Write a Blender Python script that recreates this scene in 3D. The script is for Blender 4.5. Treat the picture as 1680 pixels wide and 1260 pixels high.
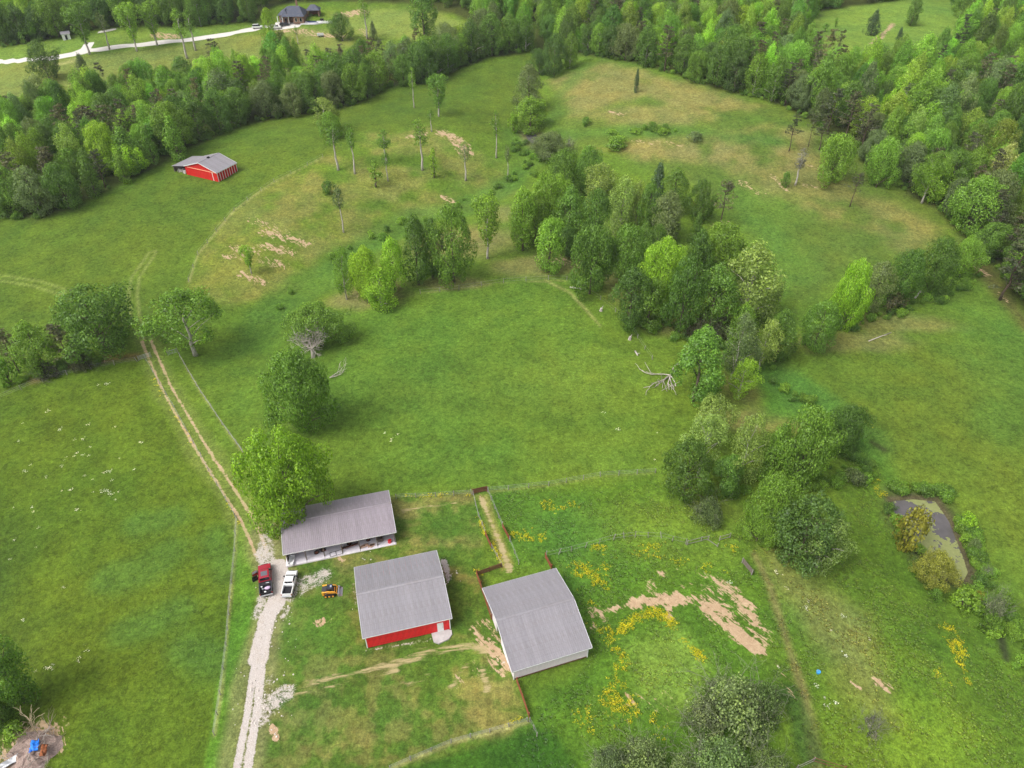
import bpy, math, random
import numpy as np
from mathutils import Vector, Matrix

for o in list(bpy.data.objects):
    bpy.data.objects.remove(o)
S = bpy.context.scene
C = S.collection

# ------------------------------------------------------------------ camera, sky, sun, exposure
F_PX, W_PX, H_PX = 1206.0, 1680.0, 1260.0
PITCH, CAM_H = math.radians(38.5), 100.0
cam_d = bpy.data.cameras.new('camera')
cam_d.sensor_width = 36.0
cam_d.lens = 36.0 * F_PX / W_PX
cam_d.clip_start = 1.0
cam_d.clip_end = 6000.0
cam = bpy.data.objects.new('camera', cam_d)
C.objects.link(cam)
cam.location = (0, 0, CAM_H)
cam.rotation_euler = (math.pi / 2 - PITCH, 0, 0)
S.camera = cam

SUN_DIR = Vector((-0.52, -0.30, 0.80)).normalized()          # towards the sun
world = bpy.data.worlds.new('World')
S.world = world
world.use_nodes = True
wn, wl = world.node_tree.nodes, world.node_tree.links
wn.clear()
sky = wn.new('ShaderNodeTexSky')
sky.sky_type = 'NISHITA'
sky.sun_disc = False
sky.sun_elevation = math.asin(SUN_DIR.z)
sky.sun_rotation = math.atan2(SUN_DIR.x, SUN_DIR.y)
sky.air_density, sky.dust_density, sky.ozone_density = 1.0, 5.0, 1.0
hs = wn.new('ShaderNodeHueSaturation')
hs.inputs['Saturation'].default_value = 0.28                  # cloud-covered sky: nearly white light
bg = wn.new('ShaderNodeBackground')
bg.inputs['Strength'].default_value = 0.15
wo = wn.new('ShaderNodeOutputWorld')
wl.new(sky.outputs[0], hs.inputs['Color'])
wl.new(hs.outputs[0], bg.inputs['Color'])
wl.new(bg.outputs[0], wo.inputs['Surface'])

sun_d = bpy.data.lights.new('sun', 'SUN')
sun_d.energy = 1.35
sun_d.angle = math.radians(30)
sun_d.color = (1.0, 0.97, 0.92)
sun = bpy.data.objects.new('sun', sun_d)
C.objects.link(sun)
sun.rotation_euler = (-SUN_DIR).to_track_quat('-Z', 'Y').to_euler()
sun.location = (-60, -40, 200)

S.view_settings.view_transform = 'Standard'
S.view_settings.look = 'None'
S.view_settings.gamma = 1.0
S.view_settings.use_curve_mapping = False
S.view_settings.exposure = 0.60
S.cycles.max_bounces = 5
S.cycles.diffuse_bounces = 3
S.cycles.glossy_bounces = 2
S.cycles.transmission_bounces = 2
S.cycles.transparent_max_bounces = 4
S.cycles.caustics_reflective = False
S.cycles.caustics_refractive = False
S.render.use_persistent_data = False

R = random.Random(7)
NR = np.random.default_rng(11)
SP, CP = math.sin(PITCH), math.cos(PITCH)

def lin(r, g, b, k=1.0):
    def f(c):
        c /= 255.0
        return (c / 12.92 if c <= 0.04045 else ((c + 0.055) / 1.055) ** 2.4) * k
    return (f(r), f(g), f(b))

# ------------------------------------------------------------------ terrain
def rays(px, py):
    x = (np.asarray(px, float) - 840.0) / F_PX
    y = (630.0 - np.asarray(py, float)) / F_PX
    return x, CP + y * SP, -SP + y * CP

def flat(px, py, z=0.0):
    a, b, c = rays(px, py)
    t = (z - CAM_H) / c
    return float(a * t), float(b * t)

def fl(pts):
    return np.array([flat(*p) for p in pts])

_GRID = {}
def vnoise(x, y, cell, seed):
    if seed not in _GRID:
        _GRID[seed] = np.random.default_rng(seed).random((256, 256))
    g = _GRID[seed]
    u, v = np.asarray(x) / cell + 1000.37, np.asarray(y) / cell + 1000.71
    i, j = np.floor(u).astype(int), np.floor(v).astype(int)
    a, b = u - i, v - j
    a, b = a * a * (3 - 2 * a), b * b * (3 - 2 * b)
    i0, i1, j0, j1 = i % 256, (i + 1) % 256, j % 256, (j + 1) % 256
    return (g[i0, j0] * (1 - a) + g[i1, j0] * a) * (1 - b) + (g[i0, j1] * (1 - a) + g[i1, j1] * a) * b

def fbm(x, y, cell, seed, n=4):
    s, amp, tot = 0.0, 1.0, 0.0
    for k in range(n):
        s = s + amp * vnoise(x, y, cell / 2 ** k, seed + k)
        tot += amp
        amp *= 0.5
    return s / tot

def seg_dist(X, Y, pts):
    d = np.full(np.shape(X), 1e9)
    for (ax, ay), (bx, by) in zip(pts[:-1], pts[1:]):
        dx, dy = bx - ax, by - ay
        L = dx * dx + dy * dy + 1e-9
        t = np.clip(((X - ax) * dx + (Y - ay) * dy) / L, 0, 1)
        d = np.minimum(d, np.hypot(X - ax - t * dx, Y - ay - t * dy))
    return d

def inside(X, Y, pts):
    r = np.zeros(np.shape(X), bool)
    n = len(pts)
    for i in range(n):
        (ax, ay), (bx, by) = pts[i], pts[(i + 1) % n]
        if ay == by:
            continue
        c = (ay > Y) != (by > Y)
        r ^= c & (X < (bx - ax) * (Y - ay) / (by - ay) + ax)
    return r

def sdist(X, Y, pts):                                   # positive inside
    pts = [tuple(p) for p in pts]
    d = seg_dist(X, Y, pts + pts[:1])
    return np.where(inside(X, Y, pts), d, -d)

def sstep(v, a, b):
    t = np.clip((v - a) / (b - a), 0, 1)
    return t * t * (3 - 2 * t)

HILLS = [                                               # flat pixel of the summit, rise, sigma x, sigma y
    (1090, 165, 11.0, 60, 48), (1180, 262, 4.0, 45, 26), (150, 90, 8.0, 160, 60), (520, 55, 8.0, 110, 50),
    (280, 330, 4.5, 90, 40), (660, 250, 4.0, 40, 26), (1620, 150, 12.0, 120, 90), (800, 640, 1.6, 45, 35),
    (850, 20, 9.0, 150, 60), (1400, 40, 10.0, 140, 70),
]
HILLS = [flat(a, b) + (h, sx, sy) for a, b, h, sx, sy in HILLS]
DITCH = [(fl([(400, 560), (440, 505), (560, 430), (660, 365), (760, 340), (840, 300), (872, 255), (850, 215), (900, 130)]), 3.2, 12.0),
         (fl([(1060, 560), (1160, 560), (1260, 610), (1380, 720), (1440, 800), (1500, 900), (1600, 980), (1660, 1080)]), 1.4, 7.0)]
POND = fl([(1462, 812), (1500, 809), (1540, 813), (1556, 835), (1566, 850), (1576, 875), (1590, 910), (1598, 935), (1590, 950), (1575, 952),
           (1555, 945), (1535, 925), (1516, 905), (1498, 888), (1480, 858), (1466, 838)])
POND2 = fl([(858, 247), (872, 243), (884, 252), (886, 264), (874, 268), (864, 259)])

def z_raw(X, Y):
    X, Y = np.asarray(X, float), np.asarray(Y, float)
    z = np.zeros(np.broadcast(X, Y).shape)
    for hx, hy, h, sx, sy in HILLS:
        z = z + h * np.exp(-((X - hx) / sx) ** 2 * 0.5 - ((Y - hy) / sy) ** 2 * 0.5)
    for pts, dep, w in DITCH:
        z = z - dep * np.exp(-(seg_dist(X, Y, pts) / w) ** 2 * 0.5)
    far = sstep(np.hypot(X, Y), 130, 260)
    z = z + far * 5.0 * (fbm(X, Y, 90, 5, 2) - 0.5)
    z = z + 0.5 * (fbm(X, Y, 22, 9, 2) - 0.5) * (0.35 + far)
    z = z + sstep(np.hypot(X, Y), 560, 1500) * 40
    return z

Z_POND = float(z_raw(*POND.mean(0))) - 0.35
Z_POND2 = float(z_raw(*POND2.mean(0))) - 0.25

def zt(X, Y):
    z = z_raw(X, Y)
    X, Y = np.asarray(X, float), np.asarray(Y, float)
    for P, zp, w in ((POND, Z_POND, 5.0), (POND2, Z_POND2, 4.0)):
        near = (np.abs(X - P[:, 0].mean()) < 45) & (np.abs(Y - P[:, 1].mean()) < 45)
        if np.any(near):
            Xn, Yn = (X[near], Y[near]) if X.ndim else (X, Y)
            s = sdist(Xn, Yn, P)
            m = sstep(s, -w, 0.0)
            zz = (z[near] if X.ndim else z) * (1 - m) + (zp + 0.18 - 0.7 * sstep(s, 0.0, 1.6)) * m
            if X.ndim:
                z[near] = zz
            else:
                z = zz
    return z

def zg(x, y):
    return float(zt(float(x), float(y)))

TS = np.concatenate([np.linspace(60, 400, 500), np.linspace(401, 900, 500)])
def G(px, py):
    """Where the view ray of a photograph pixel meets the terrain (world x, y, z)."""
    a, b, c = (float(v) for v in rays(px, py))
    L = math.sqrt(a * a + b * b + c * c)
    a, b, c = a / L, b / L, c / L
    zs = CAM_H + c * TS
    below = zs < zt(a * TS, b * TS)
    if not below.any():
        x, y = flat(px, max(py, -250))
        return Vector((x, y, zg(x, y)))
    k = int(np.argmax(below))
    t1, t0 = TS[k], TS[max(k - 1, 0)]
    for _ in range(14):
        m = (t0 + t1) / 2
        if CAM_H + c * m < zg(a * m, b * m):
            t1 = m
        else:
            t0 = m
    return Vector((a * t1, b * t1, CAM_H + c * t1))

def Gz(px, py, z):
    x, y = flat(px, py, z)
    return Vector((x, y, z))

def gl(pts):
    return np.array([tuple(G(*p))[:2] for p in pts])

def proj(p):
    x, y, z = p[0], p[1], p[2] - CAM_H
    d = y * CP - z * SP
    u = y * SP + z * CP
    return 840 + F_PX * x / d, 630 - F_PX * u / d, d

# ------------------------------------------------------------------ mesh helpers
class MB:
    def __init__(s):
        s.v, s.f = [], []
    def add(s, vs, fs):
        n = len(s.v)
        s.v += [tuple(p) for p in vs]
        s.f += [tuple(i + n for i in f) for f in fs]
        return s
    def box(s, x0, x1, y0, y1, z0, z1):
        return s.add([(x0, y0, z0), (x1, y0, z0), (x1, y1, z0), (x0, y1, z0), (x0, y0, z1), (x1, y0, z1), (x1, y1, z1), (x0, y1, z1)],
                     [(3, 2, 1, 0), (4, 5, 6, 7), (0, 1, 5, 4), (1, 2, 6, 5), (2, 3, 7, 6), (3, 0, 4, 7)])
    def hexa(s, p):
        return s.add(p, [(3, 2, 1, 0), (4, 5, 6, 7), (0, 1, 5, 4), (1, 2, 6, 5), (2, 3, 7, 6), (3, 0, 4, 7)])
    def prism(s, prof, axis, a, b):
        """A closed 2-D profile swept along an axis ('x','y' or 'z') from a to b."""
        def P(u, v, t):
            return {'x': (t, u, v), 'y': (u, t, v), 'z': (u, v, t)}[axis]
        n = len(prof)
        vs = [P(u, v, a) for u, v in prof] + [P(u, v, b) for u, v in prof]
        fs = [(i, (i + 1) % n, n + (i + 1) % n, n + i) for i in range(n)]
        fs += [tuple(range(n - 1, -1, -1)), tuple(range(n, 2 * n))]
        return s.add(vs, fs)
    def tube(s, pts, rad, n=6, cap=True):
        pts = [Vector(p) for p in pts]
        if not isinstance(rad, (list, tuple)):
            rad = [rad] * len(pts)
        vs, fs = [], []
        for i, p in enumerate(pts):
            d = (pts[min(i + 1, len(pts) - 1)] - pts[max(i - 1, 0)])
            d = d.normalized() if d.length > 1e-6 else Vector((0, 0, 1))
            u = d.cross(Vector((0.31, 0.2, 0.93) if abs(d.z) < 0.9 else (1, 0.1, 0))).normalized()
            w = d.cross(u)
            for k in range(n):
                a = 2 * math.pi * k / n
                vs.append(p + (u * math.cos(a) + w * math.sin(a)) * rad[i])
        for i in range(len(pts) - 1):
            for k in range(n):
                fs.append((i * n + k, i * n + (k + 1) % n, (i + 1) * n + (k + 1) % n, (i + 1) * n + k))
        if cap:
            fs.append(tuple(range(n - 1, -1, -1)))
            fs.append(tuple(range((len(pts) - 1) * n, len(pts) * n)))
        return s.add(vs, fs)
    def cyl(s, c, axis, r, h, n=16, r2=None):
        c = Vector(c)
        d = {'x': Vector((1, 0, 0)), 'y': Vector((0, 1, 0)), 'z': Vector((0, 0, 1))}[axis]
        return s.tube([c - d * h / 2, c + d * h / 2], [r, r if r2 is None else r2], n)
    def mesh(s, name, mat=None, smooth=False):
        me = bpy.data.meshes.new(name)
        me.from_pydata(s.v, [], s.f)
        me.update()
        if mat:
            me.materials.append(mat)
        if smooth:
            me.polygons.foreach_set('use_smooth', [True] * len(me.polygons))
        return me
    def build(s, name, mat=None, parent=None, smooth=False, loc=None, rz=0.0):
        return put(s.mesh(name, mat, smooth), name, parent, loc, rz)

def put(me, name, parent=None, loc=None, rz=0.0):
    o = bpy.data.objects.new(name, me)
    C.objects.link(o)
    if parent:
        o.parent = parent
    if loc is not None:
        o.location = loc
    if rz:
        o.rotation_euler = (0, 0, rz)
    return o

def tag(o, label=None, cat=None, group=None, kind=None):
    for k, v in (('label', label), ('category', cat), ('group', group), ('kind', kind)):
        if v:
            o[k] = v
    return o

def thing(name, label, cat, loc=(0, 0, 0), rz=0.0, group=None):
    o = bpy.data.objects.new(name, None)
    o.empty_display_size = 0.5
    C.objects.link(o)
    o.location = loc
    o.rotation_euler = (0, 0, rz)
    return tag(o, label, cat, group)

def raw_mesh(name, V, F4, mat=None, smooth=False):
    """Mesh from numpy arrays of vertices (n,3) and quads (m,4)."""
    me = bpy.data.meshes.new(name)
    V = np.ascontiguousarray(V, np.float32)
    F4 = np.ascontiguousarray(F4, np.int32)
    k = F4.shape[1]
    me.vertices.add(len(V))
    me.vertices.foreach_set('co', V.ravel())
    me.loops.add(F4.size)
    me.loops.foreach_set('vertex_index', F4.ravel())
    me.polygons.add(len(F4))
    me.polygons.foreach_set('loop_start', np.arange(0, F4.size, k, dtype=np.int32))
    me.polygons.foreach_set('loop_total', np.full(len(F4), k, np.int32))
    if smooth:
        me.polygons.foreach_set('use_smooth', np.ones(len(F4), bool))
    me.update(calc_edges=True)
    if mat:
        me.materials.append(mat)
    return me

def add_col(me, name, A):
    at = me.attributes.new(name, 'FLOAT_COLOR', 'POINT')
    at.data.foreach_set('color', np.ascontiguousarray(A, np.float32).ravel())

def add_float(me, name, A):
    at = me.attributes.new(name, 'FLOAT', 'POINT')
    at.data.foreach_set('value', np.ascontiguousarray(A, np.float32).ravel())

# ------------------------------------------------------------------ materials
class NT:
    def __init__(s, name):
        s.m = bpy.data.materials.new(name)
        s.m.use_nodes = True
        s.n, s.l = s.m.node_tree.nodes, s.m.node_tree.links
        s.n.clear()
        s.out = s.n.new('ShaderNodeOutputMaterial')
    def new(s, t, **kw):
        n = s.n.new(t)
        for k, v in kw.items():
            setattr(n, k, v)
        return n
    def link(s, a, b):
        s.l.new(a, b)
    def val(s, v):
        n = s.new('ShaderNodeValue')
        n.outputs[0].default_value = v
        return n.outputs[0]
    def math(s, op, a, b=None, c=None, clamp=False):
        n = s.new('ShaderNodeMath', operation=op, use_clamp=clamp)
        for i, v in enumerate((a, b, c)):
            if v is None:
                continue
            if isinstance(v, (int, float)):
                n.inputs[i].default_value = v
            else:
                s.link(v, n.inputs[i])
        return n.outputs[0]
    def mr(s, v, a, b, c=0.0, d=1.0, smooth=False):
        n = s.new('ShaderNodeMapRange')
        n.interpolation_type = 'SMOOTHSTEP' if smooth else 'LINEAR'
        s.link(v, n.inputs[0])
        for i, x in enumerate((a, b, c, d)):
            n.inputs[i + 1].default_value = x
        return n.outputs[0]
    def mix(s, f, a, b, mode='MIX'):
        n = s.new('ShaderNodeMix', data_type='RGBA', blend_type=mode)
        n.clamp_factor = True
        for sock, v in ((n.inputs[0], f), (n.inputs[6], a), (n.inputs[7], b)):
            if isinstance(v, (int, float)):
                sock.default_value = v
            elif isinstance(v, tuple):
                sock.default_value = tuple(v[:3]) + (1.0,)
            else:
                s.link(v, sock)
        return n.outputs[2]
    def noise(s, vec, scale, detail=4.0, rough=0.55, dist=0.0):
        n = s.new('ShaderNodeTexNoise')
        n.inputs['Scale'].default_value = scale
        n.inputs['Detail'].default_value = detail
        n.inputs['Roughness'].default_value = rough
        n.inputs['Distortion'].default_value = dist
        s.link(vec, n.inputs['Vector'])
        return n.outputs[0]
    def scale_vec(s, vec, sx, sy, sz, rz=0.0):
        if rz:                                          # turn first, so that the stretch runs along the turned axis
            q = s.new('ShaderNodeMapping')
            q.inputs['Rotation'].default_value = (0, 0, -rz)
            s.link(vec, q.inputs['Vector'])
            vec = q.outputs[0]
        n = s.new('ShaderNodeMapping')
        n.inputs['Scale'].default_value = (sx, sy, sz)
        s.link(vec, n.inputs['Vector'])
        return n.outputs[0]
    def pos(s):
        return s.new('ShaderNodeNewGeometry').outputs['Position']
    def obj(s):
        return s.new('ShaderNodeTexCoord').outputs['Object']
    def bsdf(s, col, rough=0.8, spec=0.3, metal=0.0, bump=None, bstr=0.3, bdist=0.05):
        b = s.new('ShaderNodeBsdfPrincipled')
        if isinstance(col, tuple):
            b.inputs['Base Color'].default_value = tuple(col[:3]) + (1,)
        else:
            s.link(col, b.inputs['Base Color'])
        if isinstance(rough, (int, float)):
            b.inputs['Roughness'].default_value = rough
        else:
            s.link(rough, b.inputs['Roughness'])
        b.inputs['Specular IOR Level'].default_value = spec
        b.inputs['Metallic'].default_value = metal
        if bump is not None:
            n = s.new('ShaderNodeBump')
            n.inputs['Strength'].default_value = bstr
            n.inputs['Distance'].default_value = bdist
            s.link(bump, n.inputs['Height'])
            s.link(n.outputs[0], b.inputs['Normal'])
        s.link(b.outputs[0], s.out.inputs['Surface'])
        return b

def mat_plain(name, col, rough=0.7, spec=0.3, metal=0.0, var=0.12, scale=3.0, rnd=0.0):
    t = NT(name)
    p = t.obj()
    n = t.noise(p, scale, 5.0, 0.6)
    k = t.mr(n, 0.3, 0.7, 1 - var, 1 + var)
    if rnd:
        r = t.new('ShaderNodeObjectInfo').outputs['Random']
        k = t.math('MULTIPLY', k, t.mr(r, 0, 1, 1 - rnd, 1 + rnd))
    c = t.new('ShaderNodeVectorMath', operation='SCALE')
    c.inputs[0].default_value = col
    t.link(k, c.inputs['Scale'])
    t.bsdf(c.outputs[0], rough, spec, metal, n, 0.15, 0.02)
    return t.m
# ------------------------------------------------------------------ ground: one polar sheet out to the horizon
KA = 0.76                                                   # photograph tone -> albedo
radii = [1.5, 4.0, 7.0, 10.0, 14.0]
while radii[-1] < 700:
    r = radii[-1]
    sl = math.hypot(r, CAM_H)
    radii.append(r + max(0.22, (2.6 if r < 280 else 1.7) * sl * sl / (F_PX * CAM_H)))
while radii[-1] < 5000:
    radii.append(radii[-1] * 1.06)
radii = np.array(radii)
phis = np.radians(np.concatenate([np.linspace(-120, -59, 45), np.linspace(-58, 58, 860), np.linspace(59, 120, 45)]))
RR, PH = np.meshgrid(radii, phis, indexing='ij')
GX, GY = (RR * np.sin(PH)).ravel(), (RR * np.cos(PH)).ravel()
GZ = zt(GX, GY)
NG = len(GX)

COL = np.empty((NG, 3))
M1 = np.zeros((NG, 4))                                      # bare soil, gravel, dry straw, yellow flowers
M2 = np.zeros((NG, 4))                                      # white flowers, weedy texture, mown stripes, pale concrete dust
nA, nB, nC = fbm(GX, GY, 70, 20), fbm(GX, GY, 18, 30), fbm(GX, GY, 6, 40)

def sub(pts, pad):
    P = np.asarray(pts)
    lo, hi = P.min(0) - pad, P.max(0) + pad
    return np.nonzero((GX > lo[0]) & (GX < hi[0]) & (GY > lo[1]) & (GY < hi[1]))[0]

def wob(i, amp, cell=9.0):
    return amp * (fbm(GX[i], GY[i], cell, 60, 3) - 0.5) * 2

def poly(px, soft, wobble=None):
    P = gl(px)
    i = sub(P, soft * 2 + 4)
    d = sdist(GX[i], GY[i], P) + wob(i, soft if wobble is None else wobble)
    return i, sstep(d, -soft, soft)

def stroke(px, width, soft, wobble=None):
    P = gl(px)
    i = sub(P, width + soft * 2 + 3)
    d = width / 2 - seg_dist(GX[i], GY[i], P) + wob(i, soft if wobble is None else wobble)
    return i, sstep(d, -soft, soft)

def blob(px, py, rx, ry=None, soft=0.5):
    x, y = tuple(G(px, py))[:2]
    ry = ry or rx
    i = np.nonzero((np.abs(GX - x) < rx * 2) & (np.abs(GY - y) < ry * 2))[0]
    d = 1 - np.hypot((GX[i] - x) / rx, (GY[i] - y) / ry) + wob(i, 0.35, min(rx, ry) * 1.2)
    return i, sstep(d, -soft, soft)

def tint(im, rgb, k=1.0):
    i, m = im
    c = np.array(lin(*rgb, KA))
    m = (m * k)[:, None]
    COL[i] = COL[i] * (1 - m) + c * m

def mask(A, ch, im, k=1.0):
    i, m = im
    A[i, ch] = np.maximum(A[i, ch], m * k)

def unmask(A, ch, im):
    i, m = im
    A[i, ch] *= 1 - m

COL[:] = lin(98, 130, 48, KA)
# pastures ---------------------------------------------------------------
LEFT_FIELD = [(-160, 690), (0, 640), (232, 592), (262, 640), (310, 720), (388, 850), (388, 900), (372, 1060), (358, 1210), (350, 1275), (-300, 1290)]
FAR_PASTURE = [(-200, 420), (0, 362), (130, 338), (300, 262), (410, 205), (580, 170), (700, 135), (870, 86), (900, 88), (850, 190), (830, 232), (720, 212),
               (600, 212), (540, 248), (450, 298), (380, 345), (322, 420), (300, 480), (260, 560), (-200, 660)]
BANK = [(540, 250), (600, 214), (700, 208), (770, 232), (828, 270), (845, 315), (760, 345), (660, 365), (560, 415), (500, 450), (440, 492), (380, 500), (318, 478),
        (326, 420), (384, 345), (452, 298)]
R_HILL = [(905, 130), (985, 98), (1060, 110), (1130, 132), (1240, 162), (1310, 190), (1400, 256), (1460, 300), (1540, 348), (1590, 395), (1590, 430), (1400, 430),
          (1300, 520), (1260, 420), (1180, 330), (1060, 275), (980, 248), (905, 232)]
R_FIELD = [(1300, 590), (1350, 575), (1440, 545), (1530, 500), (1610, 450), (1640, 480), (1760, 560), (1760, 1150), (1690, 1090), (1625, 960), (1590, 860), (1560, 815),
           (1450, 790), (1420, 700), (1350, 640)]
tint(poly(LEFT_FIELD, 1.0), (88, 116, 38))
tint(poly(FAR_PASTURE, 5.0), (90, 118, 44))
tint(poly(R_HILL, 4.0), (96, 122, 54))
tint(poly(R_FIELD, 3.0), (92, 122, 46))
tint(poly([(1350, 640), (1480, 560), (1660, 600), (1700, 800), (1660, 900), (1560, 800), (1450, 740)], 10.0), (102, 124, 46), 0.6)
tint(poly([(1560, 500), (1640, 480), (1760, 560), (1760, 720), (1640, 720)], 9.0), (88, 124, 52), 0.8)
tint(poly([(-150, 900), (40, 860), (60, 1290), (-200, 1290)], 6.0), (70, 96, 40), 0.6)
CENTRE = [(300, 590), (430, 560), (560, 510), (700, 480), (880, 455), (960, 480), (1040, 560), (1090, 700), (1100, 780), (820, 800), (640, 810), (500, 800), (400, 740)]
tint(poly(CENTRE, 5.0), (96, 130, 50))
tint(blob(920, 620, 14, 10), (108, 138, 56), 0.5)
tint(blob(700, 640, 18, 9), (88, 122, 50), 0.5)
tint(poly([(-100, 120), (0, 105), (90, 98), (300, 70), (480, 45), (560, 52), (600, 75), (430, 105), (300, 110), (100, 150), (-100, 180)], 4.0), (124, 142, 76))
tint(poly([(-150, 100), (0, 80), (130, 62), (240, 48), (420, 42), (420, 48), (150, 88), (0, 104), (-150, 116)], 3.0), (112, 146, 66))
tint(poly([(540, 20), (640, 14), (720, 22), (775, 42), (740, 60), (640, 66), (560, 50)], 5.0), (126, 150, 78))
tint(poly([(1300, 62), (1330, 20), (1430, 8), (1520, -4), (1570, -6), (1580, 50), (1545, 78), (1450, 90), (1390, 78)], 4.0), (110, 146, 66))
# dry banks --------------------------------------------------------------
i, m = poly(BANK, 3.0)
tint((i, m * sstep(nC[i] * 0.6 + nB[i] * 0.4, 0.36, 0.62)), (138, 136, 86), 0.62)
tint((i, m * sstep(nB[i], 0.55, 0.75)), (116, 136, 62), 0.5)
for q, k in (([(905, 130), (1000, 104), (1130, 138), (1250, 175), (1170, 195), (1060, 160), (960, 182), (920, 170)], 0.75),
             ([(940, 190), (1100, 168), (1200, 188), (1120, 205), (1000, 200)], 0.7), ([(970, 245), (1110, 226), (1280, 205), (1330, 215), (1320, 290), (1200, 270), (1060, 262)], 0.85),
             ([(1180, 270), (1340, 250), (1420, 320), (1560, 375), (1480, 410), (1330, 350), (1240, 320)], 0.6)):
    i, m = poly(q, 4.0)
    tint((i, m * sstep(nC[i] * 0.5 + nB[i] * 0.5, 0.30, 0.55)), (148, 141, 96), k * 0.85)
for a, b, rx, ry, k in ((760, 395, 16, 9, 0.8), (870, 440, 10, 5, 0.7), (600, 490, 10, 5, 0.8), (740, 465, 9, 3, 0.7), (1010, 400, 8, 6, 0.6), (1025, 470, 6, 8, 0.6), (1090, 535, 5, 4, 0.6),
                        (920, 430, 8, 5, 0.6), (620, 470, 6, 4, 0.6), (1400, 560, 14, 4, 0.6), (1470, 530, 12, 4, 0.6), (1250, 690, 9, 4, 0.7), (1215, 640, 5, 5, 0.5), (820, 350, 5, 6, 0.6)):
    tint(blob(a, b, rx, ry), (136, 136, 92), k)
# lush draws and creek growth ---------------------------------------------
for q, w, k in (([(410, 560), (450, 505), (560, 432), (660, 366), (760, 342), (835, 300)], 11, 0.75), ([(835, 300), (872, 262), (850, 222)], 10, 0.6), ([(900, 225), (1000, 218), (1120, 215), (1270, 232)], 7, 0.7),
                ([(905, 215), (920, 150), (960, 110)], 6, 0.6), ([(1180, 190), (1270, 200), (1330, 208)], 5, 0.5), ([(870, 180), (860, 120)], 5, 0.4)):
    tint(stroke(q, w, 3.0), (84, 124, 54), k)
tint(poly([(1190, 300), (1300, 330), (1330, 430), (1290, 520), (1240, 420)], 7.0), (88, 130, 56), 0.7)
tint(poly([(1260, 600), (1330, 620), (1420, 710), (1460, 800), (1440, 760), (1350, 690), (1240, 690)], 3.0), (88, 138, 56), 0.9)
LOWER_RIGHT = [(1400, 720), (1450, 790), (1462, 860), (1540, 960), (1640, 1080), (1760, 1180), (1760, 1290), (1300, 1290), (1290, 1180), (1240, 1060), (1180, 960), (1240, 900), (1380, 860)]
tint(poly(LOWER_RIGHT, 3.0), (86, 120, 42))
tint(poly([(1430, 1060), (1540, 1100), (1640, 1220), (1640, 1290), (1420, 1290), (1400, 1150)], 7.0), (116, 148, 48), 0.7)
tint(poly([(1240, 890), (1330, 940), (1420, 1020), (1470, 1130), (1440, 1180), (1360, 1090), (1280, 980)], 4.0), (128, 136, 82), 0.75)
tint(poly([(1130, 800), (1240, 880), (1290, 950), (1220, 930), (1130, 850)], 4.0), (122, 126, 72), 0.7)
# weedy paddock right of the barns -----------------------------------------
PADDOCK = [(800, 812), (1070, 785), (1240, 870), (1260, 960), (1260, 1080), (1290, 1290), (870, 1290), (860, 1180), (965, 1080), (925, 930), (845, 930)]
tint(poly(PADDOCK, 2.0), (86, 124, 42))
tint(poly([(830, 830), (960, 810), (1010, 900), (940, 960), (850, 900)], 5.0), (78, 124, 52), 0.7)
tint(poly([(1030, 1060), (1110, 1035), (1160, 1085), (1130, 1160), (1060, 1150)], 3.0), (122, 156, 70), 0.8)
tint(poly([(860, 1120), (960, 1090), (1000, 1110), (960, 1170), (880, 1190)], 3.0), (66, 108, 38), 0.8)
tint(poly([(620, 1275), (860, 1195), (900, 1200), (960, 1290), (640, 1300)], 1.0), (58, 100, 34), 0.9)
tint(poly([(980, 840), (1130, 800), (1240, 880), (1230, 960), (1080, 930)], 5.0), (104, 134, 52), 0.7)
# mown yard round the barns -------------------------------------------------
YARD = [(430, 870), (464, 850), (640, 815), (778, 806), (800, 860), (790, 940), (845, 1120), (870, 1190), (640, 1262), (600, 1290), (400, 1290), (425, 1120), (440, 1020), (490, 960), (440, 930)]
tint(poly(YARD, 1.0), (86, 118, 48))
i, m = poly(YARD, 1.0)
sx = fbm(GX[i] * 0.55 + GY[i] * 0.1, GY[i] * 1.3, 5.0, 77, 5)
tint((i, m * sstep(sx, 0.50, 0.70)), (152, 144, 96), 0.55)
sx = fbm(GX[i], GY[i], 1.6, 79, 3) * 0.6 + fbm(GX[i], GY[i], 9, 83, 2) * 0.4
tint((i, m * sstep(sx, 0.50, 0.66)), (140, 138, 86), 0.5)
tint((i, m * sstep(1 - sx, 0.55, 0.70)), (74, 114, 44), 0.6)
M2[i, 2] = m
tint(poly([(420, 1010), (470, 975), (560, 985), (590, 1060), (480, 1110), (430, 1110)], 3.0), (98, 138, 56), 0.4)
tint(stroke([(400, 870), (404, 960), (390, 1060), (372, 1160), (360, 1260)], 3.4, 0.5), (96, 142, 50), 0.9)
for q, w, k in (([(470, 1130), (520, 1118), (600, 1100), (690, 1075), (770, 1060), (800, 1066)], 1.6, 0.58), ([(480, 1140), (560, 1122), (650, 1100)], 1.0, 0.6), ([(662, 838), (700, 830), (748, 826)], 1.3, 0.55),
                ([(740, 1130), (755, 1105), (770, 1085)], 1.0, 0.5), ([(640, 1130), (700, 1110)], 1.2, 0.4), ([(790, 1100), (800, 1130)], 1.4, 0.6)):
    mask(M1, 2, stroke(q, w, 0.6), k)
LANE = [(783, 812), (800, 812), (842, 925), (824, 935)]
tint(poly(LANE, 0.5), (150, 148, 92), 0.7)
mask(M1, 2, stroke([(790, 820), (805, 855), (822, 895), (836, 935)], 1.2, 0.6), 0.8)
mask(M1, 0, stroke([(788, 814), (794, 826)], 1.1, 0.5), 0.7)
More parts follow.
